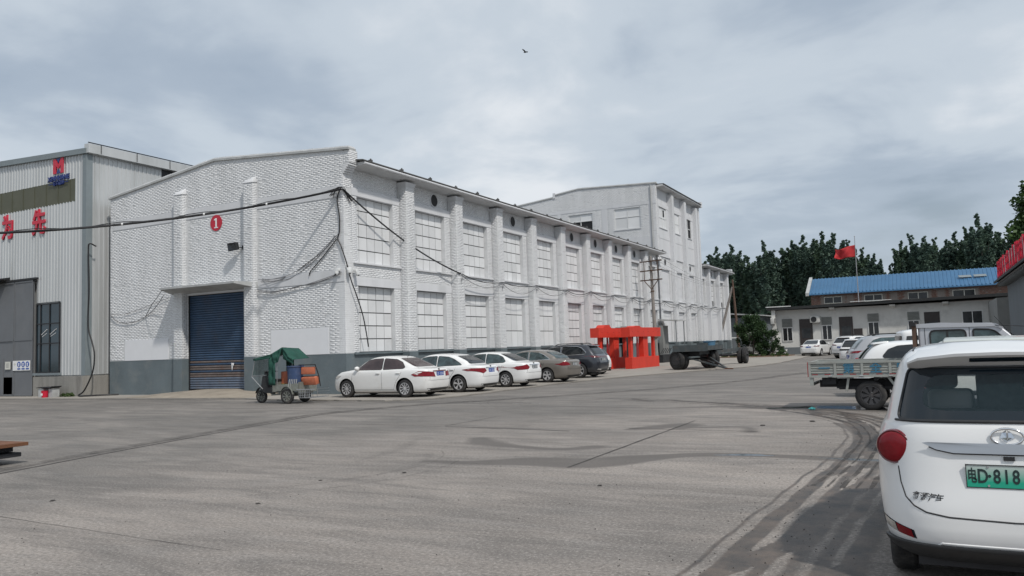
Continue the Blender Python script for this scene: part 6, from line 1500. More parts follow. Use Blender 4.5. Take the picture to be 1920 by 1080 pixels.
def car(label, kind, x, y, deg, paint, group=None, name='parked_car', cat='car', glass='glass', rearglass=None, rim=('alloy', 5, .5), plate='bplate', tail='tail', rows=None, tailpoly=None, scale=1., extras=(), z=.045, two_tone=None, platez=None, side=None, lowtrim=None):
    K = dict(KINDC[kind]); R_ = rows or K['rows']
    if tailpoly: K['tail'] = tailpoly
    if side: K['side'] = side
    t = thing(name, label, cat, (x, y, z), math.radians(deg), group); t.scale = (scale,)*3
    v, f = loft(R_, q=K['q']); body = mesh_obj('body', v, f, M[paint], t); body.data.materials.append(M['black'])
    sk = Skin(v, f)
    cut = MB(); wr = K['wr']; hw = max(r_[3] for r_ in R_)
    for ax in K['ax']:
        for sy in (-1, 1): cut.cyl((ax, sy*(hw-.27), wr+.015), (ax, sy*(hw+.3), wr+.015), wr+.055, n=36)
    co = cut.build('cutter', M['black']); co.matrix_world = Matrix.Translation((x, y, z)) @ Matrix.Rotation(math.radians(deg), 4, 'Z') @ Matrix.Scale(scale, 4)
    boolean(body, co); sm_auto(body, 38)
    def P(nm, kind_, poly, m, off=.010, par=None, rings=6, dens=.07):
        vv, ff = sk.patch(kind_, poly, off, rings, dens); o = mesh_obj(nm, vv, ff, M[m], par or t, smooth=True); return o
    def Lns(nm, items, m, r=.006, off=.0):
        mb = MB()
        for kd, pts in items:
            q = sk.line(kd, pts, off)
            if len(q) > 1: mb.tube(q, r, 4)
        return mb.build(nm, M[m], t, fix=False) if mb.v else None
    for kd in ('L', 'R'):
        for poly in K['side']:
            w_ = P('side_window', kd, poly, glass)
        # dark seal round the whole side glass
        mb = MB()
        for poly in K['side']: mb.tube(sk.line(kd, poly+poly[:1], .004), .011, 5)
        mb.build('window_seal', M['chrome'] if 'chromeline' in extras else M['blackp'], t, fix=False)
    rg = P('rear_window', 'B', rnd(K['rear'], 1), rearglass or glass, dens=.08); P('windscreen', 'F', rnd(K['front'], 1), 'glass')
    for poly in K['tail']:
        for sg in (1, -1): P('taillight', 'B', [(a*sg, b) for a, b in (poly if sg > 0 else poly[::-1])], tail, .012, rings=4, dens=.05)
        # wrap on the side
        for kd in ('L', 'R'):
            zs = [b for a, b in poly]; xr = min(r_[1] for r_ in R_); z0, z1 = min(zs), max(zs)
            P('taillight', kd, [(xr+.08, z0+.02), (xr+.17, z0+.3*(z1-z0)), (xr+.24, z1-.3*(z1-z0)), (xr+.09, z1-.01)], tail, .008, rings=3, dens=.06)
    for sg in (1, -1): P('headlight', 'F', [(a*sg, b) for a, b in ([(.5, .66), (.80, .68), (.82, .80), (.6, .78)] if sg > 0 else [(.5, .66), (.80, .68), (.82, .80), (.6, .78)][::-1])], 'lampclear', .012, dens=.06)
    P('grille', 'F', [(-.4, .62), (.4, .62), (.45, .72), (-.45, .72)], 'blackp', .008); P('front_intake', 'F', [(-.6, .30), (.6, .30), (.5, .45), (-.5, .45)], 'blackp', .008)
    zp = platez or K['plate'][1]; hp = sk.hit('B', 0, zp, 0)
    if hp:
        g = MB(); g.box(hp.x-.02, hp.x-.006, -.22, .22, zp-.07, zp+.07); po = g.build('number_plate', M[plate], t)
        g = MB()
        for q in range(7):
            if q == 2: continue
            yy = .17-q*.057; g.box(hp.x-.024, hp.x-.0205, yy-.018, yy+.018, zp-.04, zp-.025); g.box(hp.x-.024, hp.x-.0205, yy-.018, yy-.008, zp-.04, zp+.04); g.box(hp.x-.024, hp.x-.0205, yy-.018, yy+.018, zp+.025, zp+.04)
        g.build('plate_marks', M['white_paint'], po)
    # seams
    dz0, dz1 = K['dz']; it = []
    for kd in ('L', 'R'):
        d = K['doors']
        it += [(kd, [(d[0]-.02, dz1), (d[0]+.02, dz0+.3), (d[0]-.10, dz0), (d[1], dz0)]), (kd, [(d[1], dz1), (d[1], dz0)]), (kd, [(d[1], dz0), (d[2]+.28, dz0), (d[2]+.16, dz0+.28), (d[2]-.02, dz1-.18), (d[2]-.10, dz1)])]
    hb = K['plate'][1]-.22
    it += [('B', [(-.74, hb+.02), (-.5, hb), (.5, hb), (.74, hb+.02)])]
    it += [('B', [(-.62, hb), (-.60, K['rear'][0][1]-.03)]), ('B', [(.62, hb), (.60, K['rear'][0][1]-.03)])]
    Lns('panel_gap', it, 'blackp', .0055, -.001)
    for kd, sy in (('L', 1), ('R', -1)):
        for xx in (K['doors'][1]+.16, K['doors'][1]-.72):
            h = sk.hit(kd, xx, K['handle'], .02)
            if h:
                g = MB(); g.box(h.x-.09, h.x+.09, h.y-.018, h.y+.018, h.z-.014, h.z+.014); o = g.build('door_handle', M[paint], t); bevel(o, .008)
        h = sk.hit(kd, K['side'][0][1][0]-.1 if False else max(p[0] for p in K['side'][0])-.12, min(p[1] for p in K['side'][0])+.04, .0)
        g = MB(); g.lathe([(0, -.10), (.06, -.085), (.085, 0), (.06, .085), (0, .10)], 12, 'y', (h.x, h.y+sy*.13, h.z+.02)); g.beam((h.x, h.y, h.z-.02), (h.x, h.y+sy*.1, h.z), .05, .03); o = g.build('wing_mirror', M[paint], t, smooth=60)
    # lower trim + underbody
    low = lowtrim or [(R_[0][0]-.01, R_[0][1]+.05, R_[0][2]-.05, R_[0][3]), (R_[1][0], R_[1][1]-.004, R_[1][2]+.004, R_[1][3]+.004), (R_[1][0]+.07, R_[2][1]+.012, R_[2][2]-.01, R_[1][3]+.03)]
    P('rear_lower_trim', 'B', [(-.6, R_[1][0]), (.6, R_[1][0]), (.68, R_[1][0]+.09), (-.68, R_[1][0]+.09)], 'blackp', .01, dens=.08)
    g = MB(); g.box(R_[0][1]+.25, R_[0][2]-.25, -.55, .55, .13, .24); g.cyl((-1.9, -.3, .22), (-1.2, -.3, .22), .05, n=8); g.build('underbody', M['blackp'], t)
    for ax in K['ax']:
        for sy in (-1, 1):
            wheel(t, ax, sy*(hw-.115), wr, K['tw'], rim[0], rim[1], side=sy, twist=.3+ax, sw=rim[2])
    if 'antenna' in extras:
        h = sk.hit('T', -.85, 0, 0); g = MB(); g.cyl(h, h+Vector((-.14, 0, .17)), .008, .004, 6); g.build('antenna', M['blackp'], t)
    if 'emblem' in extras:
        zz = K['rear'][0][1]-.12; h = sk.hit('B', 0, zz, 0); g = MB(); g.cyl(h+Vector((-.012, 0, 0)), h+Vector((.01, 0, 0)), .042, n=18); g.build('emblem', M['rimdark'], t)
    if 'garnish' in extras:
        zz = zp+.095; P('boot_garnish', 'B', [(-.42, zz-.012), (.42, zz-.012), (.40, zz+.022), (-.40, zz+.022)], 'taildark' if 'darkgarnish' in extras else 'chrome', .014, rings=2, dens=.08)
    if 'rails' in extras:
        for sy in (-1, 1):
            q = [sk.hit('T', xx, sy*.52, .0) for xx in np.linspace(-1.45, .15, 9)]
            q = [p_+Vector((0, 0, .055 if 0 < i < 8 else .0)) for i, p_ in enumerate(q) if p_]; g = MB(); g.tube(q, .022, 6); g.build('roof_rail', M['blackp'], t, fix=False)
    if 'spoiler' in extras:
        zz = max(p[1] for p in K['rear'])+.04; h = sk.hit('B', 0, zz, 0); g = MB()
        g.add([(h.x-.13, -.50, zz), (h.x-.13, .50, zz), (h.x+.25, .54, zz+.03), (h.x+.25, -.54, zz+.03), (h.x-.10, -.50, zz+.045), (h.x-.10, .50, zz+.045), (h.x+.28, .50, zz+.085), (h.x+.28, -.50, zz+.085)], [(0,1,2,3),(7,6,5,4),(0,4,5,1),(1,5,6,2),(2,6,7,3),(3,7,4,0)])
        o = g.build('rear_spoiler', M[paint], t); bevel(o, .012)
    if 'exhaust' in extras:
        for sy in (-1, 1):
            P('exhaust_trim', 'B', [(sy*.38, .36), (sy*.70, .40), (sy*.68, .46), (sy*.40, .43)][::sy], 'chrome', .012, dens=.06)
    if 'roundlamp' in extras:
        for sy in (1, -1):
            g = MB(); g.lathe([(0, -.06), (.10, -.05), (.145, -.01), (.15, .03), (.12, .08)], 24, 'y', (0, 0, 0)); R3 = Matrix.Rotation((-.7 if sy < 0 else .7+math.pi), 4, 'Z'); g.v = [tuple(Vector((-1.72, sy*.70, .90))+R3 @ Vector(p)) for p in g.v]; g.build('taillight', M['tail'], t, smooth=50)
    if 'lightbar' in extras: P('light_bar', 'B', [(-.8, 1.02), (.8, 1.02), (.8, 1.05), (-.8, 1.05)], 'taildark', .014, rings=2, dens=.06)
    if 'arches' in extras:
        for kd, sy in (('L', 1), ('R', -1)):
            for ax in K['ax']:
                pts = [(ax+(wr+.075)*math.cos(a), wr+.02+(wr+.075)*math.sin(a)) for a in np.linspace(-.1, math.pi+.1, 20)]
                g = MB(); g.tube([h_ for h_ in (sk.hit(kd, a, b, .004) for a, b in pts) if h_], .02, 5); g.build('arch_trim', M['blackp'], t, fix=False)
    return t, sk
# row of cars nosed in to the long wall
car('white saloon with brown tinted glass first in the row nearest the tricycle', 'sedan', -17.78, 23.75, 180, 'cwhite', 'cars nosed in to the white hall', glass='glass_brown', rearglass='glass_brown', rim=('alloy', 10, .45), extras=('antenna', 'emblem', 'garnish', 'darkgarnish'), tailpoly=[[(.33,.70),(.84,.73),(.86,.86),(.80,.91),(.36,.86)]])
car('white saloon second in the row with a light blue plate and pointed red lamps', 'sedan', -17.25, 26.45, 181, 'cwhite2', 'cars nosed in to the white hall', rows=SEDAN2, side=[rnd(q, 1) for q in FASTSIDE], glass='glass_teal', rearglass='glass', rim=('alloy', 5, .55), extras=('emblem', 'garnish'), tailpoly=[[(.40,.78),(.62,.70),(.86,.80),(.88,.90),(.46,.89)]])
car('white saloon third in the row beside the bronze grey car', 'sedan', -16.95, 29.75, 178.5, 'cwhite2', 'cars nosed in to the white hall', glass='glass_teal', rearglass='glass', rim=('alloy', 8, .5), plate='darkwall', extras=('emblem', 'garnish'), tailpoly=[[(.44,.80),(.56,.72),(.82,.70),(.86,.84),(.58,.92)]])
car('bronze grey saloon parked between the third white saloon and the dark SUV', 'sedan', -16.65, 33.3, 176, 'ctaupe', 'cars nosed in to the white hall', rows=SEDAN2, side=[rnd(q, 1) for q in FASTSIDE], glass='glass_teal', rearglass='glass_teal', rim=('alloy', 5, .6), plate='darkwall', extras=('chromeline',), tailpoly=[[(.44,.76),(.80,.74),(.86,.82),(.74,.92),(.52,.86)]])
car('dark navy SUV with a chrome window line beside the red steel portals', 'suv', -16.85, 37.3, 178, 'cnavy', 'cars nosed in to the white hall', glass='glass', rim=('alloy', 5, .35), plate='darkwall', tail='taildark', extras=('chromeline', 'rails', 'lightbar', 'exhaust', 'spoiler'), platez=.88)
car('white hatchback mostly hidden behind the dark navy SUV', 'hatch', -17.6, 40.9, 177, 'cwhite2', 'cars nosed in to the white hall', rim=('alloy', 5, .5), plate='darkwall')
# far side
car('white saloon driving or parked in the middle of the far yard', 'sedan', -9.25, 76.2, 80, 'cwhite2', None, glass='glass', rim=('alloy', 5, .5), extras=('emblem',), tail='taildark', z=0, tailpoly=[[(.44,.86),(.80,.84),(.86,.93),(.50,.93)]])
car('white SUV with black roof rack farthest in the right hand row', 'suv', -5.05, 66.2, 62, 'cwhite2', 'cars parked behind the flatbed truck', rim=('rimdark', 5, .5), extras=('rails', 'spoiler'), tail='taildark', z=0)
car('low white hatchback with black tail strip behind the silver SUV', 'hatch', -3.6, 51.2, 72, 'cwhite2', 'cars parked behind the flatbed truck', rim=('rimdark', 5, .5), plate='darkwall', tail='blackp', extras=('spoiler',), z=0, tailpoly=[[(.05,.84),(.80,.84),(.81,.93),(.05,.93)]])
car('silver SUV between the low white hatchback and the white van', 'suv', -.75, 34.6, 14, 'csilver', 'cars parked behind the flatbed truck', glass='glass_teal', rim=('alloy', 5, .5), extras=('rails',), z=0)
car('white microvan parked just beyond the small white hatchback', 'van', .85, 29.8, 12, 'cwhite2', 'cars parked behind the flatbed truck', rim=('rimdark', 5, .5), z=0, name='parked_van', cat='van')
car('small white hatchback with round red lamp right behind the flatbed truck', 'hatch', -.12, 24.4, 9, 'cwhite2', 'cars parked behind the flatbed truck', glass='glass', rim=('alloy', 5, .5), z=0, extras=('spoiler', 'roundlamp'))
car('pale grey green hatchback with roof spoiler just ahead of the near white car', 'hatch', .78, 13.9, 86, 'cgreenish', None, glass='glass', rim=('alloy', 5, .5), z=0, scale=1.07, extras=('spoiler',))

# ------------------------------------------------------------------ flatbed truck
TR = thing('flatbed_truck', 'small double cab flatbed truck with ribbed grey bed sides and blue characters', 'truck', (-.6, 20.3, 0), world_coords=True)
ya, yb = 19.5, 21.1; tx0, tx1 = -2.54, -.36
M['bed'] = mat('dusty_grey_bed_paint', (.33, .345, .325), .55, .1, var=.12, vscale=4, dirt=(.22, .2, .17), dirt_amt=.5, dscale=3)
posts = [-2.54, -1.99, -1.42, -.85, -.36]
for face, yy, sg in (('near', ya, -1), ('far', yb, 1)):
    for a, b in zip(posts[:-1], posts[1:]):
        g = MB(); zz = .845; 
        g.box(a+.03, b-.03, yy-.006, yy+.012, .82, 1.06)
        for q in range(4):
            z0 = .835+q*.058; g.prism([(yy-.006, z0), (yy-.024, z0+.012), (yy-.024, z0+.03), (yy-.006, z0+.040)] if sg < 0 else [(yy+.012, z0), (yy+.03, z0+.012), (yy+.03, z0+.03), (yy+.012, z0+.040)], 'x', a+.03, b-.03)
        g.build('side_panel', M['bed'], TR)
    g = MB()
    for p_ in posts: g.box(p_-.028, p_+.028, yy-.036, yy+.03, .74, 1.075)
    g.box(tx0-.03, tx1+.03, yy-.04, yy+.034, 1.06, 1.11); g.box(tx0-.03, tx1+.03, yy-.04, yy+.034, .745, .80); g.build('side_rail', M['bed'], TR)
    g = MB(); r = random.Random(3)
    for q, xx in enumerate(np.arange(tx0+.05, tx1-.1, .27)): g.box(xx, xx+.13, yy-.043, yy-.0405, .802, .822) if sg < 0 else None
    if g.v: g.build('reflective_strip', M['red_dark'], TR)
for xx in (-2.1, -1.45, -.85):
    g = MB(); g.cyl((xx-.03, ya-.06, .772), (xx+.05, ya-.06, .772), .018, n=8); g.build('latch', M['steel'], TR)
g = MB(); g.box(tx0-.03, tx0+.02, ya, yb, .75, 1.1); g.build('tailgate', M['bed'], TR)
g = MB(); g.box(tx0, tx1, ya+.03, yb-.03, .76, .80); g.build('bed_floor', M['trailer'], TR)
g = MB(); g.box(tx0-.045, tx0-.03, ya-.05, ya-.03, .76, 1.1); g.build('corner_strip', M['red_dark'], TR)
g = MB(); g.box(tx0-.01, tx0+.07, ya-.02, ya+.06, .56, .75); g.box(tx0+.03, tx0+.07, ya, yb, .56, .62); g.build('rear_bumper', M['bed'], TR)
for s_, xx in (('一', -2.22), ('第', -1.70), ('全', -1.14), ('安', -.60)):
    text('lettering', s_, .25, mat('faded_blue_ink', (.04, .16, .26), .6) if 'ink' not in M else M['ink'], TR, (xx, ya-.028, .94), (HALF, 0, 0), .004, .006)
g = MB(); g.box(tx0+.15, 1.9, 19.95, 20.05, .50, .66); g.box(tx0+.15, 1.9, 20.55, 20.65, .50, .66)
for xx in (-2.2, -1.2, -.4, .6): g.box(xx, xx+.08, 19.6, 21.0, .66, .745)
g.box(-2.3, -2.0, 19.62, 19.9, .58, .745); g.box(-.75, -.35, 19.55, 19.95, .42, .70); g.build('chassis', M['dark_steel'], TR)
g = MB(); g.beam((-2.0, 19.72, .50), (-.5, 19.72, .50), .06, .035); g.beam((-1.95, 19.72, .47), (-.6, 19.72, .46), .06, .02); g.cyl((-1.28, 19.6, .33), (-1.28, 21.0, .33), .06, n=10); g.lathe([(0, -.14), (.13, -.08), (.15, 0), (.13, .08), (0, .14)], 12, 'y', (-1.28, 20.3, .33)); g.build('axle_and_spring', M['dark_steel'], TR)
for a_, b_ in (((-1.72, 19.56, .74), (-1.78, 19.56, .42)), ((-.9, 19.56, .74), (-.76, 19.56, .52))):
    g = MB(); g.beam(a_, b_, .05, .05, (0, 1, 0)); g.build('mudguard_bracket', M['bed'], TR)
for yy, sd in ((19.62, -1), (20.98, 1)):
    for xx in (-1.28, 1.35):
        w_ = wheel(TR, 0, 0, .33, .20, 'rimdark', 8, side=sd, sw=.9); w_.location = Vector((xx, yy, .33))-TR.location
        g = MB(); 
        for q in range(5): a = q*2*math.pi/5; g.cyl((xx+.07*math.cos(a), yy+sd*.055, .33+.07*math.sin(a)), (xx+.07*math.cos(a), yy+sd*.08, .33+.07*math.sin(a)), .012, n=6)
        g.build('wheel_nut', M['steel'], TR)
# cab
M['cabpaint'] = mat('silver_white_cab_paint', (.44, .455, .49), .35, .15, var=.04, coat=.6)
cabp = [(-.25, .45), (.75, .45), (.95, .45), (1.75, .45), (2.06, .5), (2.1, .85), (2.02, 1.1), (1.86, 1.22), (1.30, 1.79), (1.16, 1.855), (.2, 1.895), (-.25, 1.875)]
g = MB(); g.prism(cabp, 'y', 19.56, 21.04); cab = g.build('cab', M['cabpaint'], TR); 
cabo = cab; bevel(cab, .05, 3)
g = MB(); g.prism([(-.28, 1.80), (1.19, 1.78), (1.32, 1.72), (1.36, 1.75), (1.22, 1.845), (.2, 1.90), (-.28, 1.885)], 'y', 19.53, 19.56); g.build('drip_rail', M['cabpaint'], TR)
def cabwin(poly, nm='cab_window'):
    g = MB(); g.prism(poly, 'y', 19.548, 19.57); wo = g.build(nm, M['glass_teal'], TR)
    g = MB(); P = [Vector((a, 19.548, b)) for a, b in poly]; g.tube(P+[P[0]], .018, 5); g.build('window_seal', M['blackp'], wo, loc=(0, 0, 0), fix=False)
cabwin(rnd([(-.02, 1.28), (.66, 1.28), (.66, 1.73), (-.02, 1.73)], 2)); cabwin(rnd([(.80, 1.26), (1.58, 1.26), (1.52, 1.36), (1.20, 1.68), (1.1, 1.72), (.80, 1.735)], 1))
g = MB(); 
for xx in (.73, -.12): g.box(xx-.005, xx+.005, 19.553, 19.56, .55, 1.80)
g.box(.29, .33, 19.542, 19.55, 1.28, 1.73); g.build('door_gap', M['blackp'], TR)
g = MB(); g.add([(1.90, 19.66, 1.23), (1.90, 20.94, 1.23), (1.35, 20.86, 1.78), (1.35, 19.74, 1.78)], [(0, 1, 2, 3)]); g.build('windscreen', M['glass'], TR)
g = MB(); g.beam((1.2, 19.5, 1.80), (1.86, 19.42, 1.75), .012, .012); g.beam((1.75, 19.5, 1.2), (1.2, 19.5, 2.0), .01, .01); g.build('antenna', M['blackp'], TR)
g = MB(); g.box(-.37, -.29, 19.5, 19.62, .8, 1.93); g.box(-.37, -.29, 20.98, 21.1, .8, 1.93); g.box(-.37, -.29, 19.5, 21.1, 1.84, 1.92); g.box(-.36, -.30, 19.5, 21.1, 1.3, 1.38)
for yy in np.arange(19.75, 21, .2): g.box(-.345, -.315, yy, yy+.03, .8, 1.85)
g.build('headboard_rack', M['ironrust'], TR)
g = MB(); g.box(-.40, -.28, 19.46, 19.5, 1.84, 1.93); g.build('rack_end_plate', M['dark_steel'], TR)

# litter near the truck
t = thing('crumpled_bag', 'small turquoise crumpled plastic bag on the wet patch by the flatbed truck', 'bag', (-2.55, 19.55, .0)); s = MB(); s.lathe([(0, 0), (.09, .01), (.12, .04), (.07, .08), (.03, .10), (0, .07)], 9, 'z'); r = random.Random(2); s.v = [(a+r.uniform(-.02, .02), b*.6+r.uniform(-.02, .02), max(0, c+r.uniform(-.02, .02))) for a, b, c in s.v]; s.v = [(a*.7, b*.7, c*.6) for a, b, c in s.v]; s.build('film', mat('turquoise_film', (.05, .30, .31), .4), t)
for k, (x, y, s_) in enumerate(((-3.0, 15.9, .05), (-6.55, 9.05, .035), (-6.9, 6.7, .03), (-7.3, 8.2, .025), (-9.6, 6.0, .035), (-3.6, 8.9, .03), (-2.2, 16.8, .06))):
    s = MB(); s.lathe([(0, 0), (s_, .003), (s_*.8, s_*.35), (0, s_*.45)], 7, 'z', (x, y, 0)); rr = random.Random(k); s.v = [(a+rr.uniform(-.3, .3)*s_, b+rr.uniform(-.3, .3)*s_, c) for a, b, c in s.v]
    o = s.build('dry_leaf_scrap', M['crack']); tag(o, ['dark scrap beside the middle of the long diagonal crack', 'small dark scrap just below the left end of the damp stain', 'lower of the two small dark scraps near the bottom centre', 'tiny dark scrap in the middle of the empty foreground', 'dark scrap at the lower left of the yard', 'tiny dark scrap below the centre of the damp stain', 'dark scrap between the damp patches and the flatbed truck'][k], 'scrap', 'dark scraps on the concrete')

# ------------------------------------------------------------------ near white car
NC = thing('small_white_car', 'small white electric car cut by the right edge with green plate and round red lamp', 'car', (.38, 5.85, 0), HALF)
NR = [(.20,.14,3.3,.64),(.24,.05,3.4,.72),(.32,-.02,3.48,.768),(.42,-.045,3.53,.785),(.55,-.04,3.56,.79),(.72,-.012,3.55,.79),(.88,.01,3.45,.782),(.98,.025,3.2,.765),(1.05,.04,2.9,.735),(1.09,.055,2.72,.712),(1.2,.105,2.55,.682),(1.32,.165,2.38,.648),(1.44,.225,2.18,.61),(1.51,.27,2.0,.575),(1.555,.34,1.82,.525),(1.585,.5,1.65,.44),(1.603,.75,1.45,.3),(1.61,.95,1.3,.12)]
v, f = loft(NR, n=144, p=7.0, q=4.6, k=7); nb = mesh_obj('body', v, f, M['cwhite2'], NC); nb.data.materials.append(M['interior'])
ns_ = Skin(v, f)
MW = Matrix.Translation((.38, 5.85, 0)) @ Matrix.Rotation(HALF, 4, 'Z')
cut = MB()
for ax in (.62, 2.92):
    for sy in (-1, 1): cut.cyl((ax, sy*.50, .30), (ax, sy*1.1, .30), .345, n=40)
co = cut.build('cutter', M['black']); co.matrix_world = MW; boolean(nb, co)
# hollow cabin
inner = [(.55, .12, 2.7, .68), (.9, .12, 2.75, .68), (1.09, .14, 2.6, .65), (1.3, .21, 2.32, .60), (1.44, .29, 2.1, .56), (1.50, .36, 1.9, .52), (1.54, .5, 1.7, .42)]
iv, if_ = loft(inner, n=48, p=7, q=4.6, k=2); co = mesh_obj('cutter', iv, if_, M['interior']); co.matrix_world = MW; bpy.context.view_layer.update(); boolean(nb, co)
RG = rnd([(-.60, 1.105), (.60, 1.105), (.615, 1.13), (.535, 1.445), (-.535, 1.445), (-.615, 1.13)], 1)
RGo = [(a*1.0, b) for a, b in RG]
RGi = rnd([(-.42, 1.17), (.42, 1.17), (.47, 1.22), (.42, 1.40), (-.42, 1.40), (-.47, 1.22)], 2)
co = MB().prism(RGo, 'x', -.2, .42).build('cutter', M['interior']); co.matrix_world = MW; boolean(nb, co)
SWs = [rnd([(.62, 1.12), (1.18, 1.12), (1.18, 1.44), (.78, 1.44)], 1), rnd([(1.26, 1.12), (2.42, 1.12), (1.98, 1.42), (1.26, 1.45)], 1)]
for poly in SWs:
    co = MB().prism(poly, 'y', -1.2, 1.2).build('cutter', M['interior']); co.matrix_world = MW; boolean(nb, co)
WS = rnd([(-.55, 1.14), (.55, 1.14), (.47, 1.44), (-.47, 1.44)], 1)
co = MB().prism(WS, 'x', 1.75, 3.2).build('cutter', M['interior']); co.matrix_world = MW; boolean(nb, co)
sm_auto(nb, 32)
def glass_mat(name, tint, alpha):
    m, N, L, P = new_mat(name); P.inputs['Base Color'].default_value = (*tint, 1); P.inputs['Roughness'].default_value = .03; P.inputs['Specular IOR Level'].default_value = .6; P.inputs['Alpha'].default_value = alpha; return m
M['tint'] = glass_mat('tinted_see_through_glass', (.02, .045, .055), .36)
M['clearg'] = glass_mat('clear_see_through_glass', (.05, .07, .07), .22)
def NP_(nm, kind_, poly, m, off=.004, rings=6, dens=.05, par=None):
    vv, ff = ns_.patch(kind_, poly, off, rings, dens); return mesh_obj(nm, vv, ff, M[m], par or NC, smooth=True)
rw = NP_('rear_window', 'B', RGi, 'tint', -.004)
# black border ring of the rear glass
def ring(skin, kind_, inner_, outer_, m, nm, par, off=-.002, n=96, steps=5):
    def resample(poly):
        c = (0, sum(p[1] for p in poly)/len(poly)); out = []
        P = poly+poly[:1]; L_ = [0]
        for a, b in zip(P[:-1], P[1:]): L_.append(L_[-1]+math.dist(a, b))
        ang0 = None; pts = []
        for i in range(n):
            s_ = L_[-1]*i/n; j = max(k for k in range(len(L_)) if L_[k] <= s_+1e-9); j = min(j, len(P)-2); t = (s_-L_[j])/max(1e-9, L_[j+1]-L_[j]); pts.append((P[j][0]+(P[j+1][0]-P[j][0])*t, P[j][1]+(P[j+1][1]-P[j][1])*t))
        pts.sort(key=lambda p: math.atan2((p[1]-1.28)*2.2, p[0])); return pts
    A_, B_ = resample(inner_), resample(outer_); v, f = [], []
    for s_ in range(steps+1):
        t = s_/steps
        for a, b in zip(A_, B_):
            q = (a[0]+(b[0]-a[0])*t, a[1]+(b[1]-a[1])*t); h = skin.hit(kind_, q[0], q[1], off); v.append(h if h else v[-1])
    f = [(s_*n+i, s_*n+(i+1) % n, (s_+1)*n+(i+1) % n, (s_+1)*n+i) for s_ in range(steps) for i in range(n)]
    return mesh_obj(nm, v, f, M[m], par, smooth=True)
M['frit'] = mat('black_glass_border', (.006, .013, .02), .05, var=.2, spec=.6)
ring(ns_, 'B', RGi, RGo, 'frit', 'window_border', NC)
mb = MB(); mb.tube(ns_.line('B', RGo+RGo[:1], .002, .04), .008, 6); mb.build('window_seal', M['blackp'], NC, fix=False)
mb = MB(); q = ns_.line('B', [(-.63, 1.098), (.63, 1.098)], .004, .04); mb.tube(q, .009, 6); mb.build('lower_seal', M['blackp'], NC, fix=False)
for kd in ('L', 'R'):
    for poly in SWs: NP_('side_window', kd, poly, 'clearg', -.003)
NP_('windscreen', 'F', WS, 'clearg', -.003)
# seats and floor
g = MB(); g.box(.2, 2.7, -.66, .66, .52, .60); g.build('cabin_floor', M['interior'], NC)
for sy in (-.34, .34):
    g = MB(); g.box(1.55, 1.72, -.24+sy, .24+sy, .7, 1.22); g.box(1.58, 1.68, -.13+sy, .13+sy, 1.22, 1.43); o = g.build('front_seat', M['interior'], NC); bevel(o, .045, 3)
g = MB(); g.box(.62, .80, -.58, .58, .65, 1.14); o = g.build('rear_seat', M['interior'], NC); bevel(o, .05, 3)
for sy in (-.02, .29):
    g = MB(); g.box(.66, .76, -.14+sy, .14+sy, 1.12, 1.27 if sy > 0 else 1.40); o = g.build('headrest', M['interior_pale'] if sy > 0 else M['interior'], NC); bevel(o, .04, 3)
g = MB(); g.box(2.3, 2.7, -.6, .6, .9, 1.1); o = g.build('dashboard', M['interior'], NC); bevel(o, .05)
# spoiler with high brake light
g = MB(); Z = [( .225, 1.458), (.10, 1.525), (.095, 1.545), (.24, 1.580), (.62, 1.614), (.62, 1.57), (.34, 1.50)]
sec = []
for yy, k_, dx in ((-.54, .55, .12), (-.47, .86, .035), (-.25, .97, .005), (0, 1.0, 0), (.25, .97, .005), (.47, .86, .035), (.54, .55, .12)):
    sec.append([(a+dx+(.0 if i not in (2, 3) else 0), yy, 1.47+(b-1.47)*k_ - .03*(abs(yy)/.56)**3) for i, (a, b) in enumerate(Z)])
n_ = len(Z); vv = [p for s_ in sec for p in s_]; ff = [(j*n_+i, j*n_+(i+1) % n_, (j+1)*n_+(i+1) % n_, (j+1)*n_+i) for j in range(len(sec)-1) for i in range(n_)] + [tuple(range(n_-1, -1, -1)), tuple(range((len(sec)-1)*n_, len(sec)*n_))]
g.add(vv, ff); sp = g.build('rear_spoiler', M['cwhite2'], NC); sm_auto(sp, 30); 
g = MB(); g.add([(.172, -.17, 1.480), (.172, .17, 1.480), (.126, .17, 1.508), (.126, -.17, 1.508), (.20, -.17, 1.49), (.20, .17, 1.49), (.15, .17, 1.518), (.15, -.17, 1.518)], [(0,1,2,3),(7,6,5,4),(0,4,5,1),(1,5,6,2),(2,6,7,3),(3,7,4,0)]); o = g.build('high_brake_light', M['frit'], NC); bevel(o, .004)
# round lamps
for sy in (1, -1):
    h = ns_.hit('B', sy*.652, .925, 0); ob = thing('tmp', '', 'x') if False else None
    R3 = Matrix.Rotation(-sy*.34, 4, 'Z') @ Matrix.Rotation(.0, 4, 'Y')
    base = Vector((h.x-.022, sy*.652, .925))
    def lampmesh(prof, n=40):
        m_ = MB(); m_.lathe([(r_, -d_) for r_, d_ in prof], n, 'x'); m_.v = [tuple(base + R3 @ (Vector(p)*.90)) for p in m_.v]; return m_
    lp = lampmesh([(.0, .030), (.05, .0285), (.09, .024), (.108, .015), (.119, .0), (.122, -.03), (.10, -.08)]).build('taillight', M['tail'], NC, smooth=50)
    lampmesh([(.112, .012), (.120, .014), (.128, .002), (.129, -.04), (.122, -.05)]).build('lamp_rim', M['taildark'], lp, smooth=50)
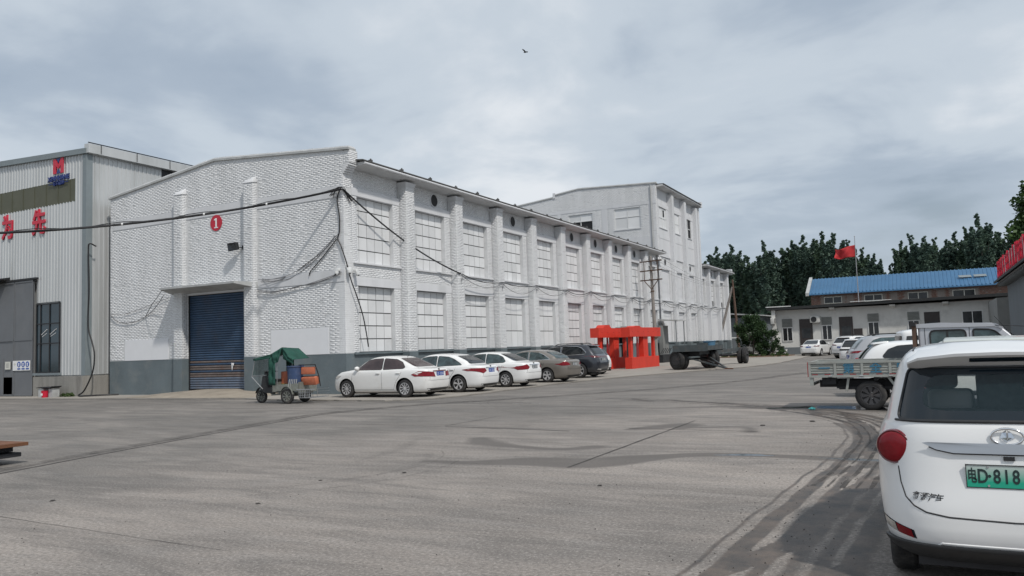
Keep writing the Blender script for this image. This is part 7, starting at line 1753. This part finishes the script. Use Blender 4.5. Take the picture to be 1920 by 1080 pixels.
# chrome bar
M['chrome_soft'] = mat('satin_silver_trim', (.36, .39, .43), .3, .35, var=.02)
bar = [(.475, .962), (.44, .968), (-.44, .968), (-.475, .962), (-.40, .925), (-.30, .905), (.30, .905), (.40, .925)]
o = NP_('chrome_bar', 'B', bar, 'chrome_soft', .022, 3, .05)
mb = MB(); mb.tube(ns_.line('B', [(.44, .940), (.40, .922), (.30, .902), (-.30, .902), (-.40, .922), (-.44, .940)], .006, .04), .005, 6); mb.build('bar_shadow_gap', M['blackp'], NC, fix=False)
# emblem: chrome ring with a pointed leaf
h = ns_.hit('B', 0, 1.015, 0); mb = MB(); pts = [Vector((h.x-.012, .088*math.cos(a), 1.015+.05*math.sin(a))) for a in np.linspace(0, 2*math.pi, 49)]; mb.tube(pts, .0075, 8); em = mb.build('emblem', M['chrome'], NC, smooth=60, fix=False)
mb = MB(); x_ = h.x-.006
for sg in (-1, 1):
    mb.add([(x_, 0, .975), (x_, sg*.040, 1.005), (x_, sg*.026, 1.040), (x_, 0, 1.060), (x_-.022, sg*.005, 1.012), (x_-.012, sg*.006, 1.040)], [(0, 1, 4), (1, 2, 4), (2, 5, 4), (2, 3, 5), (3, 5, 4, 0)][:4] if sg > 0 else [(0, 4, 1), (1, 4, 2), (2, 4, 5), (2, 5, 3)])
mb.build('emblem_leaf', M['chrome'], em, fix=False)
# plate
m, N, L, P_ = new_mat('green_gradient_plate'); tcn = N.new('ShaderNodeTexCoord'); spn = N.new('ShaderNodeSeparateXYZ'); L.new(tcn.outputs['Object'], spn.inputs[0]); rp = N.new('ShaderNodeValToRGB'); mr_ = N.new('ShaderNodeMapRange'); mr_.inputs[1].default_value = .70; mr_.inputs[2].default_value = .84; L.new(spn.outputs[2], mr_.inputs[0]); L.new(mr_.outputs[0], rp.inputs[0])
rp.color_ramp.elements[0].position = .25; rp.color_ramp.elements[0].color = (.015, .36, .235, 1); rp.color_ramp.elements[1].position = .95; rp.color_ramp.elements[1].color = (.50, .56, .54, 1); L.new(rp.outputs[0], P_.inputs['Base Color']); P_.inputs['Roughness'].default_value = .4; M['gplate'] = m
px_ = ns_.hit('B', 0, .77, 0).x-.012
g = MB(); g.box(px_, px_+.012, -.24, .24, .70, .84); pl = g.build('number_plate', M['gplate'], NC)
g = MB()
for a_, b_, c_, d_ in ((-.243, .243, .697, .702), (-.243, .243, .838, .843), (-.243, -.238, .697, .843), (.238, .243, .697, .843)): g.box(px_-.004, px_+.004, a_, b_, c_, d_)
g.build('plate_frame', M['blackp'], pl)
for yy in (.12, -.12):
    for zz in (.828, .712):
        g = MB(); g.cyl((px_-.004, yy, zz), (px_, yy, zz), .007, n=10); g.build('plate_screw', M['steel'], pl)
RB = (HALF, 0, -HALF)
def ptxt(s_, yy, zz, size, m='gplatetext', sc=(1, 1, 1), par=pl, nm='plate_lettering', bold=.0, xx=None): return text(nm, s_, size, M[m], par, (px_-.001 if xx is None else xx, yy, zz), RB, .0012, bold, sc)
ptxt('电', .208, .767, .088, sc=(.62, 1.15, 1), bold=.0012)
ptxt('D', .150, .767, .115, sc=(.72, 1.05, 1), bold=.0022); ptxt('·', .113, .767, .12, bold=.002)
for s_, yy in (('8', .073), ('1', .022), ('8', -.029)): ptxt(s_, yy, .767, .115, sc=(.72, 1.05, 1), bold=.0022)
h = ns_.hit('B', .455, .615, 0)
for k, s_ in enumerate('鑫源汽车'): ptxt(s_, .53-k*.044, .622-k*.002, .055, 'dark_steel', par=NC, nm='badge_lettering', bold=.0003, xx=ns_.hit('B', .53-k*.044, .62, 0).x-.002)
# tailgate seam, bumper lines
mb = MB()
for sg in (1, -1):
    mb.tube(ns_.line('B', [(sg*.63, .80), (sg*.62, .70), (sg*.595, .61), (sg*.55, .56), (sg*.48, .525), (sg*.35, .505), (0, .495)], -.002, .03), .006, 6)
mb.build('tailgate_gap', M['blackp'], NC, fix=False)
mb = MB(); mb.tube(ns_.line('B', [(-.45, .30), (-.40, .335), (.40, .335), (.45, .30)], .0, .04), .007, 6); mb.build('bumper_crease', M['cwhite2'], NC, fix=False)
for sg in (1, -1):
    NP_('reflector_surround', 'B', [(sg*.755, .452), (sg*.56, .400), (sg*.545, .345), (sg*.74, .385)][::sg], 'frit', .003, 3, .03)
    NP_('rear_reflector', 'B', [(sg*.665, .425), (sg*.575, .402), (sg*.560, .350), (sg*.65, .368)][::sg], 'tail', .007, 3, .03)
    NP_('fog_lamp', 'B', [(sg*.735, .442), (sg*.67, .426), (sg*.655, .372), (sg*.725, .388)][::sg], 'lampclear', .007, 3, .03)
low = [(.185, .20, 3.2, .62), (.20, .09, 3.34, .68), (.24, .02, 3.44, .745), (.29, -.03, 3.50, .782), (.318, -.04, 3.52, .79), (.322, .02, 3.48, .76)]
lv, lf = loft(low, n=96, p=7, q=4.8, k=3); lo_ = mesh_obj('lower_bumper', lv, lf, M['blackp'], NC); sm_auto(lo_, 35)
cut = MB()
for ax in (.62, 2.92):
    for sy in (-1, 1): cut.cyl((ax, sy*.50, .30), (ax, sy*1.1, .30), .345, n=40)
co = cut.build('cutter', M['black']); co.matrix_world = MW; boolean(lo_, co)
for ax in (.62, 2.92):
    for sy in (-1, 1): wheel(NC, ax, sy*.64, .29, .175, 'rimdark', 5, side=sy)
g = MB(); g.box(.2, 3.3, -.55, .55, .14, .24); g.cyl((.6, -.6, .29), (.6, .6, .29), .05, n=10); g.build('underbody', M['dark_steel'], NC)
g = MB(); h = ns_.hit('B', 0, .875, 0); g.box(h.x-.012, h.x+.02, -.03, .03, .868, .892); g.build('rear_camera', M['blackp'], NC)
# wiper groove on roof edge
for sg in (1, -1):
    mb = MB(); q = [ns_.hit('T', xx, sg*.50, .002) for xx in np.linspace(.5, 1.7, 12)]; mb.tube([p for p in q if p], .006, 5); mb.build('roof_ditch', M['blackp'], NC, fix=False)
for o in list(scene.objects):
    if '_w' in o: del o['_w']
